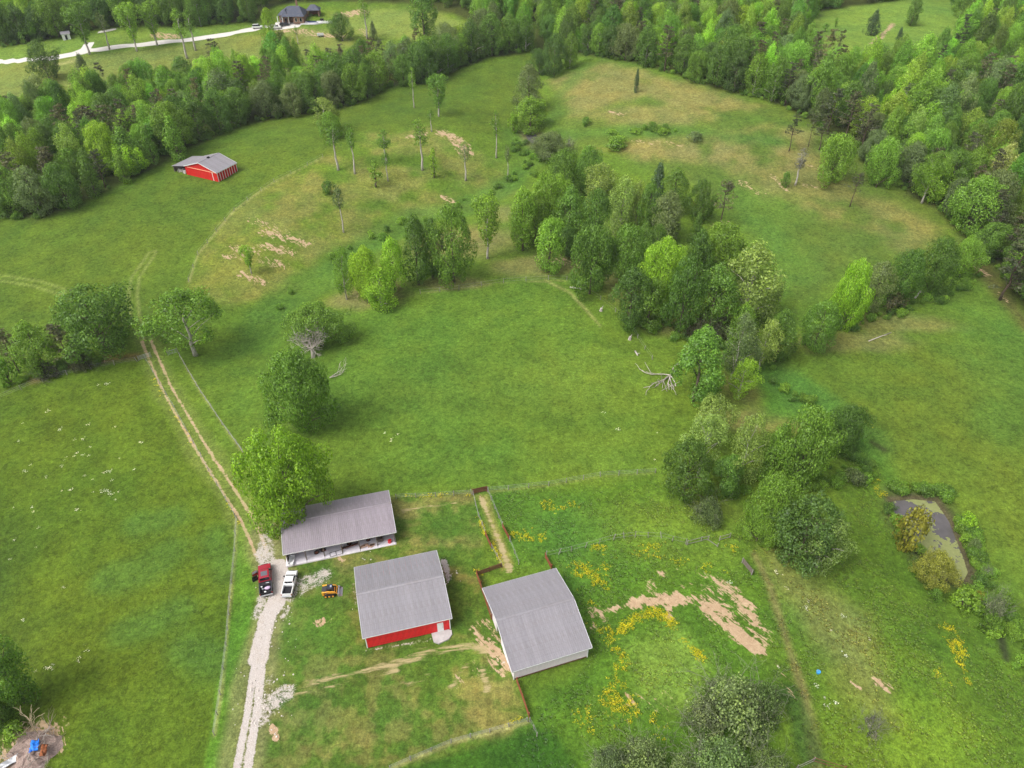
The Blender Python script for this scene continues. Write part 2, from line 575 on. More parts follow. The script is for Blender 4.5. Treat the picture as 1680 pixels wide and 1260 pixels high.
# forest floor ---------------------------------------------------------------
WOOD_W = [(-420, 372), (0, 358), (62, 360), (130, 338), (190, 308), (262, 272), (300, 250), (360, 222), (412, 200), (500, 188), (580, 172), (604, 164), (640, 142), (702, 136), (752, 114), (800, 94), (872, 84),
          (872, 66), (790, 74), (700, 104), (620, 112), (520, 120), (400, 128), (250, 158), (170, 168), (90, 186), (0, 200), (-420, 240)]
WOOD_NW = [(-520, 140), (-150, 92), (0, 78), (60, 67), (110, 60), (158, 46), (212, 43), (330, 42), (420, 36), (452, 8), (560, 3), (660, 5), (732, 20), (792, 42), (872, 50), (900, 30), (900, -60), (400, -75), (-520, 0)]
WOOD_NE = [(872, 84), (900, 90), (985, 92), (1060, 108), (1128, 130), (1190, 148), (1270, 168), (1327, 198), (1405, 254), (1430, 278), (1460, 298), (1494, 320), (1538, 344), (1558, 368), (1582, 392), (1612, 422),
           (1640, 470), (1690, 520), (1900, 660), (2300, 500), (2000, 60), (1700, -60), (1200, -75), (880, -70), (872, 50)]
CLEARING = [(1285, 100), (1310, 40), (1345, 16), (1430, 6), (1520, -6), (1572, -8), (1584, 60), (1562, 116), (1450, 134), (1370, 122)]
for P in (WOOD_W, WOOD_NW, WOOD_NE):
    tint(poly(P, 2.5), (66, 74, 40), 0.85)
tint(poly(CLEARING, 3.0), (112, 148, 66))
tint(stroke([(1612, 440), (1640, 480), (1690, 540)], 5, 2.0), (96, 88, 62), 0.7)
tint(stroke([(60, 622), (110, 600), (170, 590), (225, 583)], 3.0, 1.2), (128, 106, 76), 0.7)
# broad natural variation ------------------------------------------------------
v = (nA - 0.5) * 0.5 + (nB - 0.5) * 0.55 + (nC - 0.5) * 0.5
COL *= (1 + 0.34 * v)[:, None] * np.array([1.01, 0.94, 0.74])
yel = np.clip((fbm(GX, GY, 28, 90) - 0.48) * 2.6, -0.5, 0.7) + np.clip((fbm(GX, GY, 5, 95) - 0.5) * 2.0, -0.4, 0.4)
COL[:, 0] *= 1 + 0.20 * yel
COL[:, 1] *= 1 + 0.08 * yel
# bare soil ---------------------------------------------------------------------
for q, w, k in (([(1040, 990), (1075, 985), (1110, 982), (1150, 985)], 2.4, 0.85), ([(1066, 960), (1072, 985)], 2.2, 0.6), ([(1100, 985), (1130, 958), (1150, 948)], 1.5, 0.62), ([(1095, 995), (1098, 1015)], 1.2, 0.8),
                ([(1150, 985), (1185, 1010), (1215, 1040), (1245, 1060)], 3.4, 0.86), ([(1155, 945), (1200, 965), (1225, 1000), (1252, 1045)], 3.2, 0.6), ([(1165, 965), (1200, 990), (1240, 1045)], 4.5, 0.46),
                ([(1210, 1040), (1235, 1066), (1250, 1080)], 1.0, 0.7), ([(970, 1000), (975, 1030)], 1.4, 0.7), ([(985, 1005), (992, 1020)], 0.6, 0.7), ([(1085, 940), (1110, 936)], 1.4, 0.7), ([(970, 1004), (1000, 1000), (1045, 990)], 1.1, 0.72),
                ([(1440, 1118), (1460, 1130)], 1.3, 0.75), ([(1395, 1118), (1410, 1128)], 0.7, 0.65), ([(1255, 1050), (1280, 1100), (1300, 1140)], 1.2, 0.45)):
    mask(M1, 0, stroke(q, w, 0.9, 0.6), k)
for q, w, k in (([(726, 218), (745, 228), (760, 242), (764, 252)], 6.0, 0.66), ([(670, 224), (700, 220)], 2.0, 0.7), ([(726, 322), (745, 332)], 2.2, 0.75), ([(430, 380), (500, 400)], 4, 0.6), ([(436, 404), (480, 414)], 4.0, 0.62), ([(380, 405), (400, 420), (470, 436)], 3.5, 0.5),
                ([(415, 360), (470, 388)], 5, 0.42), ([(395, 450), (430, 462)], 3.0, 0.62), ([(375, 420), (420, 410)], 4.0, 0.55), ([(640, 470), (650, 480)], 2, 0.5), ([(1000, 184), (1020, 188)], 3.0, 0.8),
                ([(1268, 290), (1290, 312)], 1.6, 0.7), ([(1318, 304), (1340, 307)], 2.2, 0.75), ([(1330, 272), (1345, 276)], 1.5, 0.6), ([(1168, 370), (1192, 366)], 2.0, 0.7), ([(1040, 232), (1120, 238)], 2.0, 0.5), ([(1215, 300), (1255, 318)], 3, 0.5),
                ([(1430, 72), (1465, 40)], 2.4, 0.8), ([(560, 25), (592, 20)], 9.0, 0.7), ([(452, 52), (480, 50), (520, 56)], 6.0, 0.62), ([(255, 58), (290, 60)], 7.0, 0.66), ([(530, 58), (560, 60)], 5, 0.75), ([(592, 48), (606, 62)], 4, 0.5),
                ([(1604, 440), (1620, 452)], 1.6, 0.8), ([(1636, 478), (1654, 498)], 1.4, 0.7), ([(75, 606), (112, 600)], 3.0, 0.7), ([(128, 598), (230, 584)], 0.9, 0.65), ([(590, 490), (640, 482)], 3, 0.45), ([(885, 420), (945, 436)], 4, 0.42)):
    mask(M1, 0, stroke(q, w, 1.4, 1.1), k)
for a, b, r, k in ((525, 1022, 0.9, 0.75), (542, 1020, 0.5, 0.6), (640, 980, 0.8, 0.3), (800, 1050, 2.6, 0.6), (818, 1078, 2.2, 0.65), (828, 1092, 1.6, 0.7), (790, 1030, 2.0, 0.45), (448, 1198, 0.8, 0.9), (452, 1210, 0.6, 0.9),
                   (1035, 1150, 1.6, 0.45), (1085, 1150, 2.2, 0.4), (770, 1110, 2.4, 0.4), (560, 915, 1.4, 0.4), (60, 1225, 4.0, 0.75), (30, 1255, 4.0, 0.7)):
    mask(M1, 0, blob(a, b, r), k)
# two-wheel track, gravel drive, white drive -------------------------------------
TRACK = [(222, 470), (217, 505), (240, 560), (275, 640), (330, 735), (372, 800), (404, 850), (420, 885), (428, 905)]
def ruts(px, gap, w, soft, k0, ch=0):
    P = gl(px)
    i = sub(P, 4)
    d = seg_dist(GX[i], GY[i], P)
    m = sstep(w / 2 - np.abs(d - gap / 2) + wob(i, 0.15, 2.5), -soft, soft)
    M1[i, ch] = np.maximum(M1[i, ch], m * k0)
    return i, m
TRK = np.zeros(NG)
i, m = ruts(TRACK[2:], 1.9, 0.62, 0.22, 0.62)
M1[i, 2] = np.maximum(M1[i, 2], m * 0.8)
TRK[i] = m
tint(ruts([(250, 415), (222, 455), (218, 485), (222, 520), (240, 560)], 2.0, 0.7, 0.4, 0.0), (140, 150, 84), 0.55)
tint(ruts([(-60, 452), (0, 456), (60, 465), (100, 478)], 2.2, 0.8, 0.4, 0.0), (142, 158, 80), 0.7)
tint(stroke(TRACK[2:], 5.0, 1.2), (128, 140, 72), 0.5)
GRV = np.zeros(NG)
tint(stroke([(436, 880), (446, 930), (456, 955), (448, 995), (430, 1050), (418, 1120), (404, 1200), (394, 1280)], 5.6, 0.9, 0.9), (140, 136, 92), 0.6)
for q, w, s, k in (([(430, 905), (440, 925), (452, 955), (450, 985), (440, 1010)], 2.6, 0.7, 0.75), ([(456, 930), (460, 955), (452, 990), (438, 1015), (430, 1050), (424, 1080)], 3.0, 0.45, 1.0), ([(476, 975), (505, 958), (530, 945)], 2.8, 0.8, 0.62), ([(478, 960), (516, 948)], 2.2, 0.8, 0.62),
                   ([(420, 1070), (412, 1130), (404, 1180), (396, 1220), (384, 1290)], 0.95, 0.25, 0.98), ([(434, 1050), (428, 1100), (424, 1150), (416, 1200), (408, 1250), (402, 1290)], 1.2, 0.3, 1.0),
                   ([(424, 1080), (416, 1150), (408, 1200), (396, 1290)], 1.8, 0.5, 0.52), ([(425, 1175), (440, 1155), (470, 1135)], 3.4, 1.0, 0.68), ([(455, 1155), (480, 1130)], 2.0, 0.8, 0.6), ([(430, 1120), (445, 1115)], 2.0, 0.8, 0.45),
                   ([(436, 880), (438, 910)], 2.6, 1.0, 0.6), ([(432, 980), (420, 1010)], 2.0, 0.7, 0.7), ([(470, 1000), (464, 1012)], 1.4, 0.7, 0.72), ([(600, 1068), (660, 1058), (720, 1046)], 0.5, 0.3, 0.62),
                   ([(728, 920), (736, 950)], 0.9, 0.6, 0.8), ([(580, 960), (584, 990)], 0.5, 0.4, 0.5)):
    i, m = stroke(q, w, s, s * 0.7)
    GRV[i] = np.maximum(GRV[i], m * k)
M1[:, 1] = GRV
DRV = np.zeros(NG)
for q, w in (([(-200, 108), (-60, 104), (0, 101.5), (45, 98), (90, 95), (130, 86)], 4.4), ([(130, 86), (150, 82), (230, 73), (300, 66), (360, 58), (410, 49), (432, 44), (470, 40)], 4.6), ([(128, 86), (145, 82)], 5.0), ([(138, 84), (146, 72)], 4.5),
             ([(455, 43), (482, 40)], 8.0), ([(158, 55), (175, 50), (200, 44)], 2.2)):
    i, m = stroke(q, w, 0.9, 0.5)
    DRV[i] = np.maximum(DRV[i], m)
tint(stroke([(60, 112), (95, 106), (122, 99)], 2.0, 1.0), (176, 176, 112), 0.8)
M2[:, 3] = DRV
for q, w, k in (([(310, 462), (325, 418), (384, 346), (450, 299), (530, 258)], 0.7, 0.55), ([(388, 850), (386, 905), (378, 985), (372, 1060), (362, 1140), (352, 1206)], 0.4, 0.55), ([(640, 1262), (740, 1219), (866, 1184)], 0.45, 0.7), ([(296, 586), (330, 645), (365, 697), (400, 745)], 0.35, 0.5),
                ([(800, 807), (900, 797), (985, 782), (1075, 776)], 0.35, 0.35), ([(690, 482), (826, 464), (930, 460)], 0.4, 0.4), ([(895, 460), (935, 480), (985, 535)], 0.8, 0.5), ([(640, 815), (775, 810)], 0.4, 0.4)):
    tint(stroke(q, w, 0.3, 0.3), (166, 164, 104), k)
# flowers and weeds ------------------------------------------------------------------
YF = [([(1022, 1032), (1045, 1010), (1070, 1003), (1092, 1014), (1106, 1030)], 1.7, 0.8), ([(1120, 1050), (1150, 1075)], 1.4, 0.8), ([(1000, 1150), (1020, 1165), (990, 1180)], 4.5, 0.6), ([(960, 1175), (1000, 1200)], 4.0, 0.42),
      ([(848, 872), (880, 880)], 2.6, 0.55), ([(950, 935), (965, 945), (985, 955)], 3.0, 0.48), ([(1000, 920), (1010, 945)], 2.6, 0.42), ([(965, 975), (985, 985)], 3.2, 0.4), ([(970, 1020), (1000, 1040), (1020, 1080), (1010, 1120)], 3.0, 0.36),
      ([(940, 905), (1000, 898)], 0.9, 0.45), ([(900, 830), (940, 825)], 3, 0.32), ([(786, 848), (797, 878)], 0.7, 0.85), ([(808, 892), (826, 930)], 0.7, 0.95), ([(784, 936), (790, 941)], 1.0, 0.9), ([(836, 876), (850, 874)], 0.6, 0.7),
      ([(1552, 1030), (1568, 1060), (1572, 1090), (1590, 1120)], 2.4, 0.6), ([(1436, 795), (1442, 805)], 2.2, 0.75), ([(1425, 692), (1436, 700)], 1.8, 0.65), ([(250, 620), (275, 660), (310, 720), (350, 790), (392, 860)], 0.9, 0.22),
      ([(660, 815), (740, 812), (774, 812)], 0.8, 0.6), ([(830, 1190), (850, 1180)], 0.7, 0.75), ([(240, 1190), (260, 1170)], 3.0, 0.2), ([(1080, 1180), (1085, 1200)], 2.4, 0.5), ([(1180, 910), (1200, 900)], 3.0, 0.4),
      ([(1060, 900), (1180, 935)], 5.0, 0.3), ([(1520, 1090), (1560, 1120)], 3.0, 0.35)]
for q, w, k in YF:
    mask(M1, 3, stroke(q, w, w * 0.4, w * 0.35), k)
for a, b, r, k in ((140, 755, 8, 0.5), (120, 780, 6, 0.5), (190, 795, 5, 0.5), (40, 730, 9, 0.35), (95, 1080, 5, 0.6), (105, 1065, 3, 0.7), (80, 1110, 4, 0.6), (70, 1000, 6, 0.4), (160, 940, 2, 0.6), (45, 870, 7, 0.35), (1378, 1163, 2.2, 0.8), (1365, 1155, 2.0, 0.7),
                   (1070, 770, 3, 0.5), (1050, 720, 6, 0.3), (1040, 690, 8, 0.25), (180, 620, 4, 0.45), (1290, 1000, 10, 0.3), (1330, 1060, 8, 0.3), (650, 715, 6, 0.25)):
    mask(M2, 0, blob(a, b, r), k * 0.3)
for P, k in ((PADDOCK, 0.7), (LOWER_RIGHT, 0.7), (LEFT_FIELD, 0.10), (R_HILL, 0.25)):
    mask(M2, 1, poly(P, 2.0), k)
for q, w, k in (([(180, 950), (230, 940), (280, 900)], 5, 0.9), ([(200, 1040), (250, 1020), (290, 1000)], 4, 0.9), ([(300, 1070), (350, 1080)], 6, 0.9), ([(350, 880), (370, 940)], 4, 0.8), ([(230, 860), (290, 850)], 5, 0.7), ([(1250, 590), (1330, 660), (1420, 720)], 10, 0.9)):
    mask(M2, 1, stroke(q, w, 2.0), k * 0.25)
    tint(stroke(q, w, 2.0), (80, 118, 50), 0.5)
tint(stroke([(1238, 910), (1262, 960), (1300, 1080), (1320, 1140), (1340, 1260)], 1.3, 0.7), (140, 126, 84), 0.6)
tint(stroke([(1296, 1140), (1312, 1180), (1330, 1240)], 3.0, 0.8), (62, 92, 38), 0.75)
tint(stroke([(1430, 725), (1450, 738)], 1.0, 0.5), (58, 52, 40), 0.7)
tint(stroke([(1642, 1045), (1650, 1080)], 0.8, 0.5), (48, 46, 40), 0.8)
i, m = poly([(1452, 800), (1552, 800), (1610, 900), (1612, 960), (1560, 968), (1500, 920), (1455, 850)], 1.5)
tint((i, m), (84, 96, 52), 0.7)
i = sub(POND, 3)
tint((i, sstep(sdist(GX[i], GY[i], POND), -1.4, 0.2)), (96, 86, 66), 0.85)
i = sub(POND2, 3)
tint((i, sstep(sdist(GX[i], GY[i], POND2), -3.0, 0.2)), (120, 108, 84), 0.7)
COL = np.clip(COL, 0.004, 0.8)

# ground material ------------------------------------------------------------------------
def ground_material():
    t = NT('meadow_ground')
    p = t.pos()
    at = t.new('ShaderNodeAttribute', attribute_name='col').outputs['Color']
    a1 = t.new('ShaderNodeAttribute', attribute_name='m1')
    a2 = t.new('ShaderNodeAttribute', attribute_name='m2')
    s1 = t.new('ShaderNodeSeparateColor')
    t.link(a1.outputs['Color'], s1.inputs[0])
    s2 = t.new('ShaderNodeSeparateColor')
    t.link(a2.outputs['Color'], s2.inputs[0])
    big = t.noise(p, 0.22, 6, 0.62, 0.4)
    mid = t.noise(p, 1.1, 5, 0.65, 0.6)
    fine = t.noise(p, 4.5, 4, 0.7)
    grit = t.noise(p, 11.0, 2, 0.6)
    streak = t.noise(t.scale_vec(p, 0.30, 1.5, 1.0, 0.15), 1.0, 5, 0.65, 0.5)
    streak2 = t.noise(t.scale_vec(p, 0.22, 1.1, 1.0, -0.85), 1.0, 6, 0.7, 0.8)
    # grass: clumps of lighter and darker growth, coarser where it is weedy
    k = t.math('MULTIPLY', t.mr(mid, 0.28, 0.72, 0.60, 1.44), t.mr(fine, 0.25, 0.75, 0.58, 1.42))
    k = t.math('MULTIPLY', k, t.mr(t.noise(p, 2.3, 3, 0.7), 0.28, 0.72, 0.74, 1.26))
    k = t.math('MULTIPLY', k, t.mr(big, 0.3, 0.7, 0.80, 1.18))
    weed = t.math('MULTIPLY', s2.outputs[1], t.mr(t.noise(p, 1.5, 6, 0.75, 1.0), 0.36, 0.64, -0.26, 0.32))
    k = t.math('ADD', k, weed)
    k = t.math('MAXIMUM', k, 0.25)
    sc = t.new('ShaderNodeVectorMath', operation='SCALE')
    t.link(at, sc.inputs[0])
    t.link(k, sc.inputs['Scale'])
    col = sc.outputs[0]
    yel = t.mr(t.noise(p, 0.9, 4, 0.7), 0.5, 0.8, 0.0, 0.35)
    col = t.mix(yel, col, t.mix(1.0, col, (1.35, 1.08, 0.8), 'MULTIPLY'))
    # straw
    st = t.mr(t.math('ADD', s1.outputs[2], t.mr(streak, 0.2, 0.8, -0.6, 0.6)), 0.32, 0.75, 0, 1, True)
    col = t.mix(t.math('MULTIPLY', st, t.mr(s1.outputs[2], 0.05, 0.4)), col, t.mix(grit, lin(150, 134, 92, KA), lin(214, 196, 148, KA)))
    # bare soil
    sd = t.math('ADD', s1.outputs[0], t.mr(t.math('ADD', t.math('MULTIPLY', streak2, 0.65), t.math('MULTIPLY', mid, 0.35)), 0.3, 0.7, -0.8, 0.8))
    sd = t.math('MULTIPLY', t.mr(sd, 0.50, 0.72, 0, 1, True), t.mr(s1.outputs[0], 0.03, 0.2))
    soil = t.mix(t.mr(mid, 0.3, 0.7), lin(192, 160, 126, 0.68), lin(222, 194, 158, 0.68))
    soil = t.mix(t.mr(fine, 0.45, 0.8, 0, 0.5), soil, lin(146, 112, 82, 0.7))
    col = t.mix(sd, col, soil)
    # gravel
    gv = t.math('ADD', s1.outputs[1], t.mr(t.math('ADD', t.math('MULTIPLY', fine, 0.5), t.math('MULTIPLY', mid, 0.5)), 0.28, 0.72, -0.6, 0.6))
    gv = t.math('MULTIPLY', t.mr(gv, 0.42, 0.80, 0, 1, True), t.mr(s1.outputs[1], 0.03, 0.2))
    vor = t.new('ShaderNodeTexVoronoi')
    vor.inputs['Scale'].default_value = 12.0
    t.link(p, vor.inputs['Vector'])
    stone = t.mix(t.mr(vor.outputs['Distance'], 0.0, 0.8), lin(224, 216, 212, 0.86), lin(178, 168, 160, 0.86))
    stone = t.mix(t.mr(mid, 0.45, 0.75, 0, 0.5), stone, lin(200, 184, 164, 0.7))
    stone = t.mix(t.mr(grit, 0.55, 0.75, 0, 0.5), stone, lin(132, 122, 110, KA))
    col = t.mix(gv, col, stone)
    # white far drive
    dr = t.mr(a2.outputs['Alpha'], 0.4, 0.6, 0, 1, True)
    col = t.mix(dr, col, t.mix(mid, lin(190, 184, 178), lin(214, 209, 203)))
    # flowers
    fl1 = t.noise(p, 2.6, 3, 0.6)
    fl2 = t.noise(t.scale_vec(p, 1, 1, 1, 1.1), 8.0, 2, 0.5)
    ya = t.math('ADD', a1.outputs['Alpha'], t.mr(t.math('ADD', t.math('MULTIPLY', fl1, 0.6), t.math('MULTIPLY', fl2, 0.4)), 0.25, 0.75, -0.7, 0.7))
    ya = t.math('MULTIPLY', t.mr(ya, 0.74, 0.98, 0, 0.6, True), t.mr(a1.outputs['Alpha'], 0.05, 0.3))
    col = t.mix(ya, col, lin(196, 186, 34, KA))
    wf = t.math('MULTIPLY', t.mr(t.noise(t.scale_vec(p, 1, 1, 1, 0.4), 3.2, 2, 0.6), 0.73, 0.76, 0, 1, True), t.mr(t.math('ADD', s2.outputs[0], t.mr(big, 0.3, 0.7, -0.3, 0.3)), 0.35, 0.6))
    col = t.mix(wf, col, lin(214, 218, 206, KA))
    hump = t.math('ADD', t.math('MULTIPLY', mid, 0.6), t.math('MULTIPLY', fine, 0.35))
    t.bsdf(col, 0.95, 0.12, 0.0, hump, 0.55, 0.35)
    return t.m
M_GROUND = ground_material()

NPHI = len(phis)
ii, jj = np.meshgrid(np.arange(len(radii) - 1), np.arange(NPHI - 1), indexing='ij')
a = (ii * NPHI + jj).ravel()
QUADS = np.stack([a, a + 1, a + NPHI + 1, a + NPHI], 1)
GV = np.stack([GX, GY, GZ], 1)
C4 = np.concatenate([COL, np.ones((NG, 1))], 1)
fm = lambda A: A[QUADS].mean(1)
kind_of_face = np.zeros(len(QUADS), int)
kind_of_face[fm(np.maximum(M1[:, 0], 0)) > 0.56] = 4
kind_of_face[fm(TRK) > 0.45] = 2
kind_of_face[fm(GRV) > 0.55] = 1
kind_of_face[fm(DRV) > 0.5] = 3
def ground_piece(name, sel, label):
    q = QUADS[sel]
    used, inv = np.unique(q, return_inverse=True)
    me = raw_mesh(name, GV[used], inv.reshape(q.shape), M_GROUND, True)
    add_col(me, 'col', C4[used])
    add_col(me, 'm1', M1[used])
    add_col(me, 'm2', M2[used])
    return tag(put(me, name), label, kind='structure')
ground_piece('ground', kind_of_face == 0, 'rolling green pasture ground with dry banks and mown yard')
ground_piece('gravel_road', kind_of_face == 1, 'pale gravel drive running up to the parked pickups')
ground_piece('dirt_track', kind_of_face == 2, 'two worn wheel ruts through the grass beside the big oak')
ground_piece('driveway', kind_of_face == 3, 'long white driveway leading to the dark roofed house')
ground_piece('bare_soil', kind_of_face == 4, 'patches of bare tan soil worn through the grass')
del ii, jj

# pond water and the duckweed on it -----------------------------------------------------------
def water_material():
    t = NT('pond_water')
    p = t.pos()
    n = t.noise(p, 0.8, 3, 0.5)
    c = t.mix(n, lin(80, 77, 76), lin(102, 97, 98))
    t.bsdf(c, 0.22, 0.5, 0.0, t.noise(p, 3.0, 2, 0.5), 0.05, 0.02)
    return t.m
M_WATER = water_material()
def water(P, z, label):
    mb = MB()
    c = P.mean(0)
    Q = [tuple(c + (p - c) * 1.03) for p in P]
    mb.add([(x, y, z) for x, y in Q], [tuple(range(len(Q)))])
    o = mb.build('pond_water', M_WATER)
    return tag(o, label, kind='structure')
water(POND, Z_POND, 'grey pond water half covered by duckweed')
water(POND2, Z_POND2, 'small pale pool in the creek bed')
def duckweed():
    lo, hi = POND.min(0), POND.max(0)
    st = 0.16
    xs, ys = np.arange(lo[0], hi[0], st), np.arange(lo[1], hi[1], st)
    XX, YY = np.meshgrid(xs, ys, indexing='ij')
    cover = fbm(XX, YY, 4.0, 140, 3) * 0.40 + fbm(XX, YY, 1.4, 150, 3) * 0.34 + fbm(XX, YY, 0.5, 160, 2) * 0.26
    open1 = np.exp(-(((XX - G(1553, 858).x) / 2.2) ** 2 + ((YY - G(1553, 858).y) / 3.6) ** 2))
    open2 = np.exp(-(((XX - G(1476, 832).x) / 3.0) ** 2 + ((YY - G(1476, 832).y) / 3.0) ** 2))
    open3 = np.exp(-(((XX - G(1550, 882).x) / 3.0) ** 2 + ((YY - G(1550, 882).y) / 1.2) ** 2)) * 0.4
    keep = (cover - 0.30 * (open1 + open2 + open3) > 0.435) & (sdist(XX, YY, POND) > 0.25)
    a, b = np.nonzero(keep[:-1, :-1])
    ny = len(ys)
    q = np.stack([a * ny + b, (a + 1) * ny + b, (a + 1) * ny + b + 1, a * ny + b + 1], 1)
    used, inv = np.unique(q, return_inverse=True)
    V = np.stack([XX.ravel()[used], YY.ravel()[used], np.full(len(used), Z_POND + 0.006)], 1)
    t = NT('duckweed')
    p = t.pos()
    t.bsdf(t.mix(t.noise(p, 2.0, 4, 0.6), lin(122, 130, 78, 0.8), lin(162, 166, 112, 0.8)), 0.9, 0.1)
    tag(put(raw_mesh('duckweed', V, inv.reshape(q.shape), t.m), 'duckweed'), 'pale green duckweed mats floating on the pond', kind='stuff')
duckweed()
# ------------------------------------------------------------------ trees
def leaf_material():
    t = NT('leaves')
    oi = t.new('ShaderNodeObjectInfo')
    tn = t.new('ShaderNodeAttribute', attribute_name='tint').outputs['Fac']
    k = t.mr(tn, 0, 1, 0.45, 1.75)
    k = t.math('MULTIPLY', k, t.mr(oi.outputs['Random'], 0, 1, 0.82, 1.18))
    sc = t.new('ShaderNodeVectorMath', operation='SCALE')
    ins = t.new('ShaderNodeAttribute', attribute_name='gcol')
    ins.attribute_type = 'INSTANCER'
    t.link(t.mix(t.math('GREATER_THAN', t.math('ADD', ins.outputs['Fac'], 0.0), 0.001), oi.outputs['Color'], ins.outputs['Color']), sc.inputs[0])
    t.link(k, sc.inputs['Scale'])
    warm = t.math('FRACT', t.math('MULTIPLY', oi.outputs['Random'], 7.31))
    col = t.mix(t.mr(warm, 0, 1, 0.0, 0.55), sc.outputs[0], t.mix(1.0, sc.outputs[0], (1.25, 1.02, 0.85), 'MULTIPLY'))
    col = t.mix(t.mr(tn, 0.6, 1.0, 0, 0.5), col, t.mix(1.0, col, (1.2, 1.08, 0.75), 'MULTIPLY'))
    d = t.new('ShaderNodeBsdfDiffuse')
    t.link(col, d.inputs[0])
    tr = t.new('ShaderNodeBsdfTranslucent')
    t.link(t.mix(1.0, col, (1.25, 1.25, 0.7), 'MULTIPLY'), tr.inputs[0])
    g = t.new('ShaderNodeBsdfGlossy')
    g.inputs['Roughness'].default_value = 0.45
    g.inputs[0].default_value = (0.9, 0.95, 1, 1)
    m1, m2 = t.new('ShaderNodeMixShader'), t.new('ShaderNodeMixShader')
    m1.inputs[0].default_value = 0.40
    t.link(d.outputs[0], m1.inputs[1])
    t.link(tr.outputs[0], m1.inputs[2])
    m2.inputs[0].default_value = 0.02
    t.link(m1.outputs[0], m2.inputs[1])
    t.link(g.outputs[0], m2.inputs[2])
    t.link(m2.outputs[0], t.out.inputs[0])
    return t.m
M_LEAF = leaf_material()

def bark_material(name, a, b):
    t = NT(name)
    p = t.obj()
    n = t.noise(t.scale_vec(p, 6, 6, 1.2), 1.0, 5, 0.65)
    t.bsdf(t.mix(t.mr(n, 0.3, 0.7), a, b), 0.9, 0.15, 0, n, 0.5, 0.05)
    return t.m
M_BARK = bark_material('bark', lin(70, 60, 52), lin(120, 108, 96))
M_PALE = bark_material('pale_bark', lin(120, 112, 104), lin(206, 198, 190))
M_DEAD = bark_material('dead_wood', lin(130, 122, 114), lin(200, 190, 180))
M_TWIG = bark_material('grey_twigs', lin(92, 98, 74), lin(134, 138, 112))
M_PBARK = bark_material('pine_bark', lin(60, 50, 44), lin(108, 92, 80))

def unit(a):
    return a / (np.linalg.norm(a, axis=-1, keepdims=True) + 1e-9)

def leaves(clumps, rng, size, up=0.35, out=0.5, jit=0.7, floor=0.55, rmin=0.55, flat=1.0, droop=0.0):
    """clumps: rows x, y, z, radius, number of leaves, outward x, y, z, tint."""
    P, N, T, S = [], [], [], []
    for cx, cy, cz, rc, n, ox, oy, oz, tn in clumps:
        n = int(n)
        d = unit(rng.normal(size=(n, 3)))
        o = np.array([ox, oy, oz])
        keep = (d @ o > -floor)
        d = d[keep]
        n = len(d)
        if not n:
            continue
        rr = rc * (rmin + (1.06 - rmin) * rng.random((n, 1)) ** 0.6)
        p = np.array([cx, cy, cz]) + d * rr * np.array([1, 1, flat])
        p[:, 2] -= droop * rng.random(n) * rc
        P.append(p)
        N.append(unit(d + o * out + np.array([0, 0, up]) + jit * rng.normal(size=(n, 3))))
        T.append(np.clip(tn + 0.22 * rng.normal(size=n), 0, 1))
        S.append(size * (0.65 + 0.7 * rng.random(n)))
    P, N, T, S = np.concatenate(P), np.concatenate(N), np.concatenate(T), np.concatenate(S)
    r = unit(rng.normal(size=P.shape))
    u = unit(np.cross(N, r))
    v = np.cross(N, u)
    n = len(P)
    S = S[:, None]
    V = np.empty((n, 4, 3))
    V[:, 0], V[:, 1] = P - u * S * 0.5, P - v * S * 0.33 + N * S * 0.08
    V[:, 2], V[:, 3] = P + u * S * 0.5, P + v * S * 0.33 + N * S * 0.08
    return V.reshape(-1, 3), np.repeat(T, 4)

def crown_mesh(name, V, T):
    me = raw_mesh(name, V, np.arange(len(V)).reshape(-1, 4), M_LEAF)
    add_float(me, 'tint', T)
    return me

def limbs(mb, base, top, r0, rng, n=6, spread=0.5, levels=1, seg=5):
    pts, rad = [], []
    for k in range(seg):
        t = k / (seg - 1)
        pts.append((base[0] + (top[0] - base[0]) * t + rng.normal() * 0.12 * (0 < k), base[1] + (top[1] - base[1]) * t + rng.normal() * 0.12 * (0 < k), base[2] + (top[2] - base[2]) * t))
        rad.append(r0 * (1.25 if k == 0 else 1 - 0.78 * t))
    mb.tube(pts, rad, 7)
    return pts

def envelope(kind, t):
    if kind == 'round':
        return max(0.0, 1 - ((t - 0.46) / 0.56) ** 2) ** 0.5
    if kind == 'tall':
        return max(0.05, (1 - abs(2 * t - 0.92) ** 2.7 / 1.25) if t < 0.985 else 0.1) ** 0.6 * (1.05 - 0.18 * t)
    if kind == 'cone':
        return max(0.06, (1 - t) ** 0.55 * min(1, (t + 0.10) * 5))
    if kind == 'vase':
        return max(0.05, (0.42 + 0.62 * t) * max(0, 1 - ((t - 0.55) / 0.5) ** 4) ** 0.5)
    return max(0.05, math.sin(math.pi * min(1, t * 0.96 + 0.02)) ** 0.5)

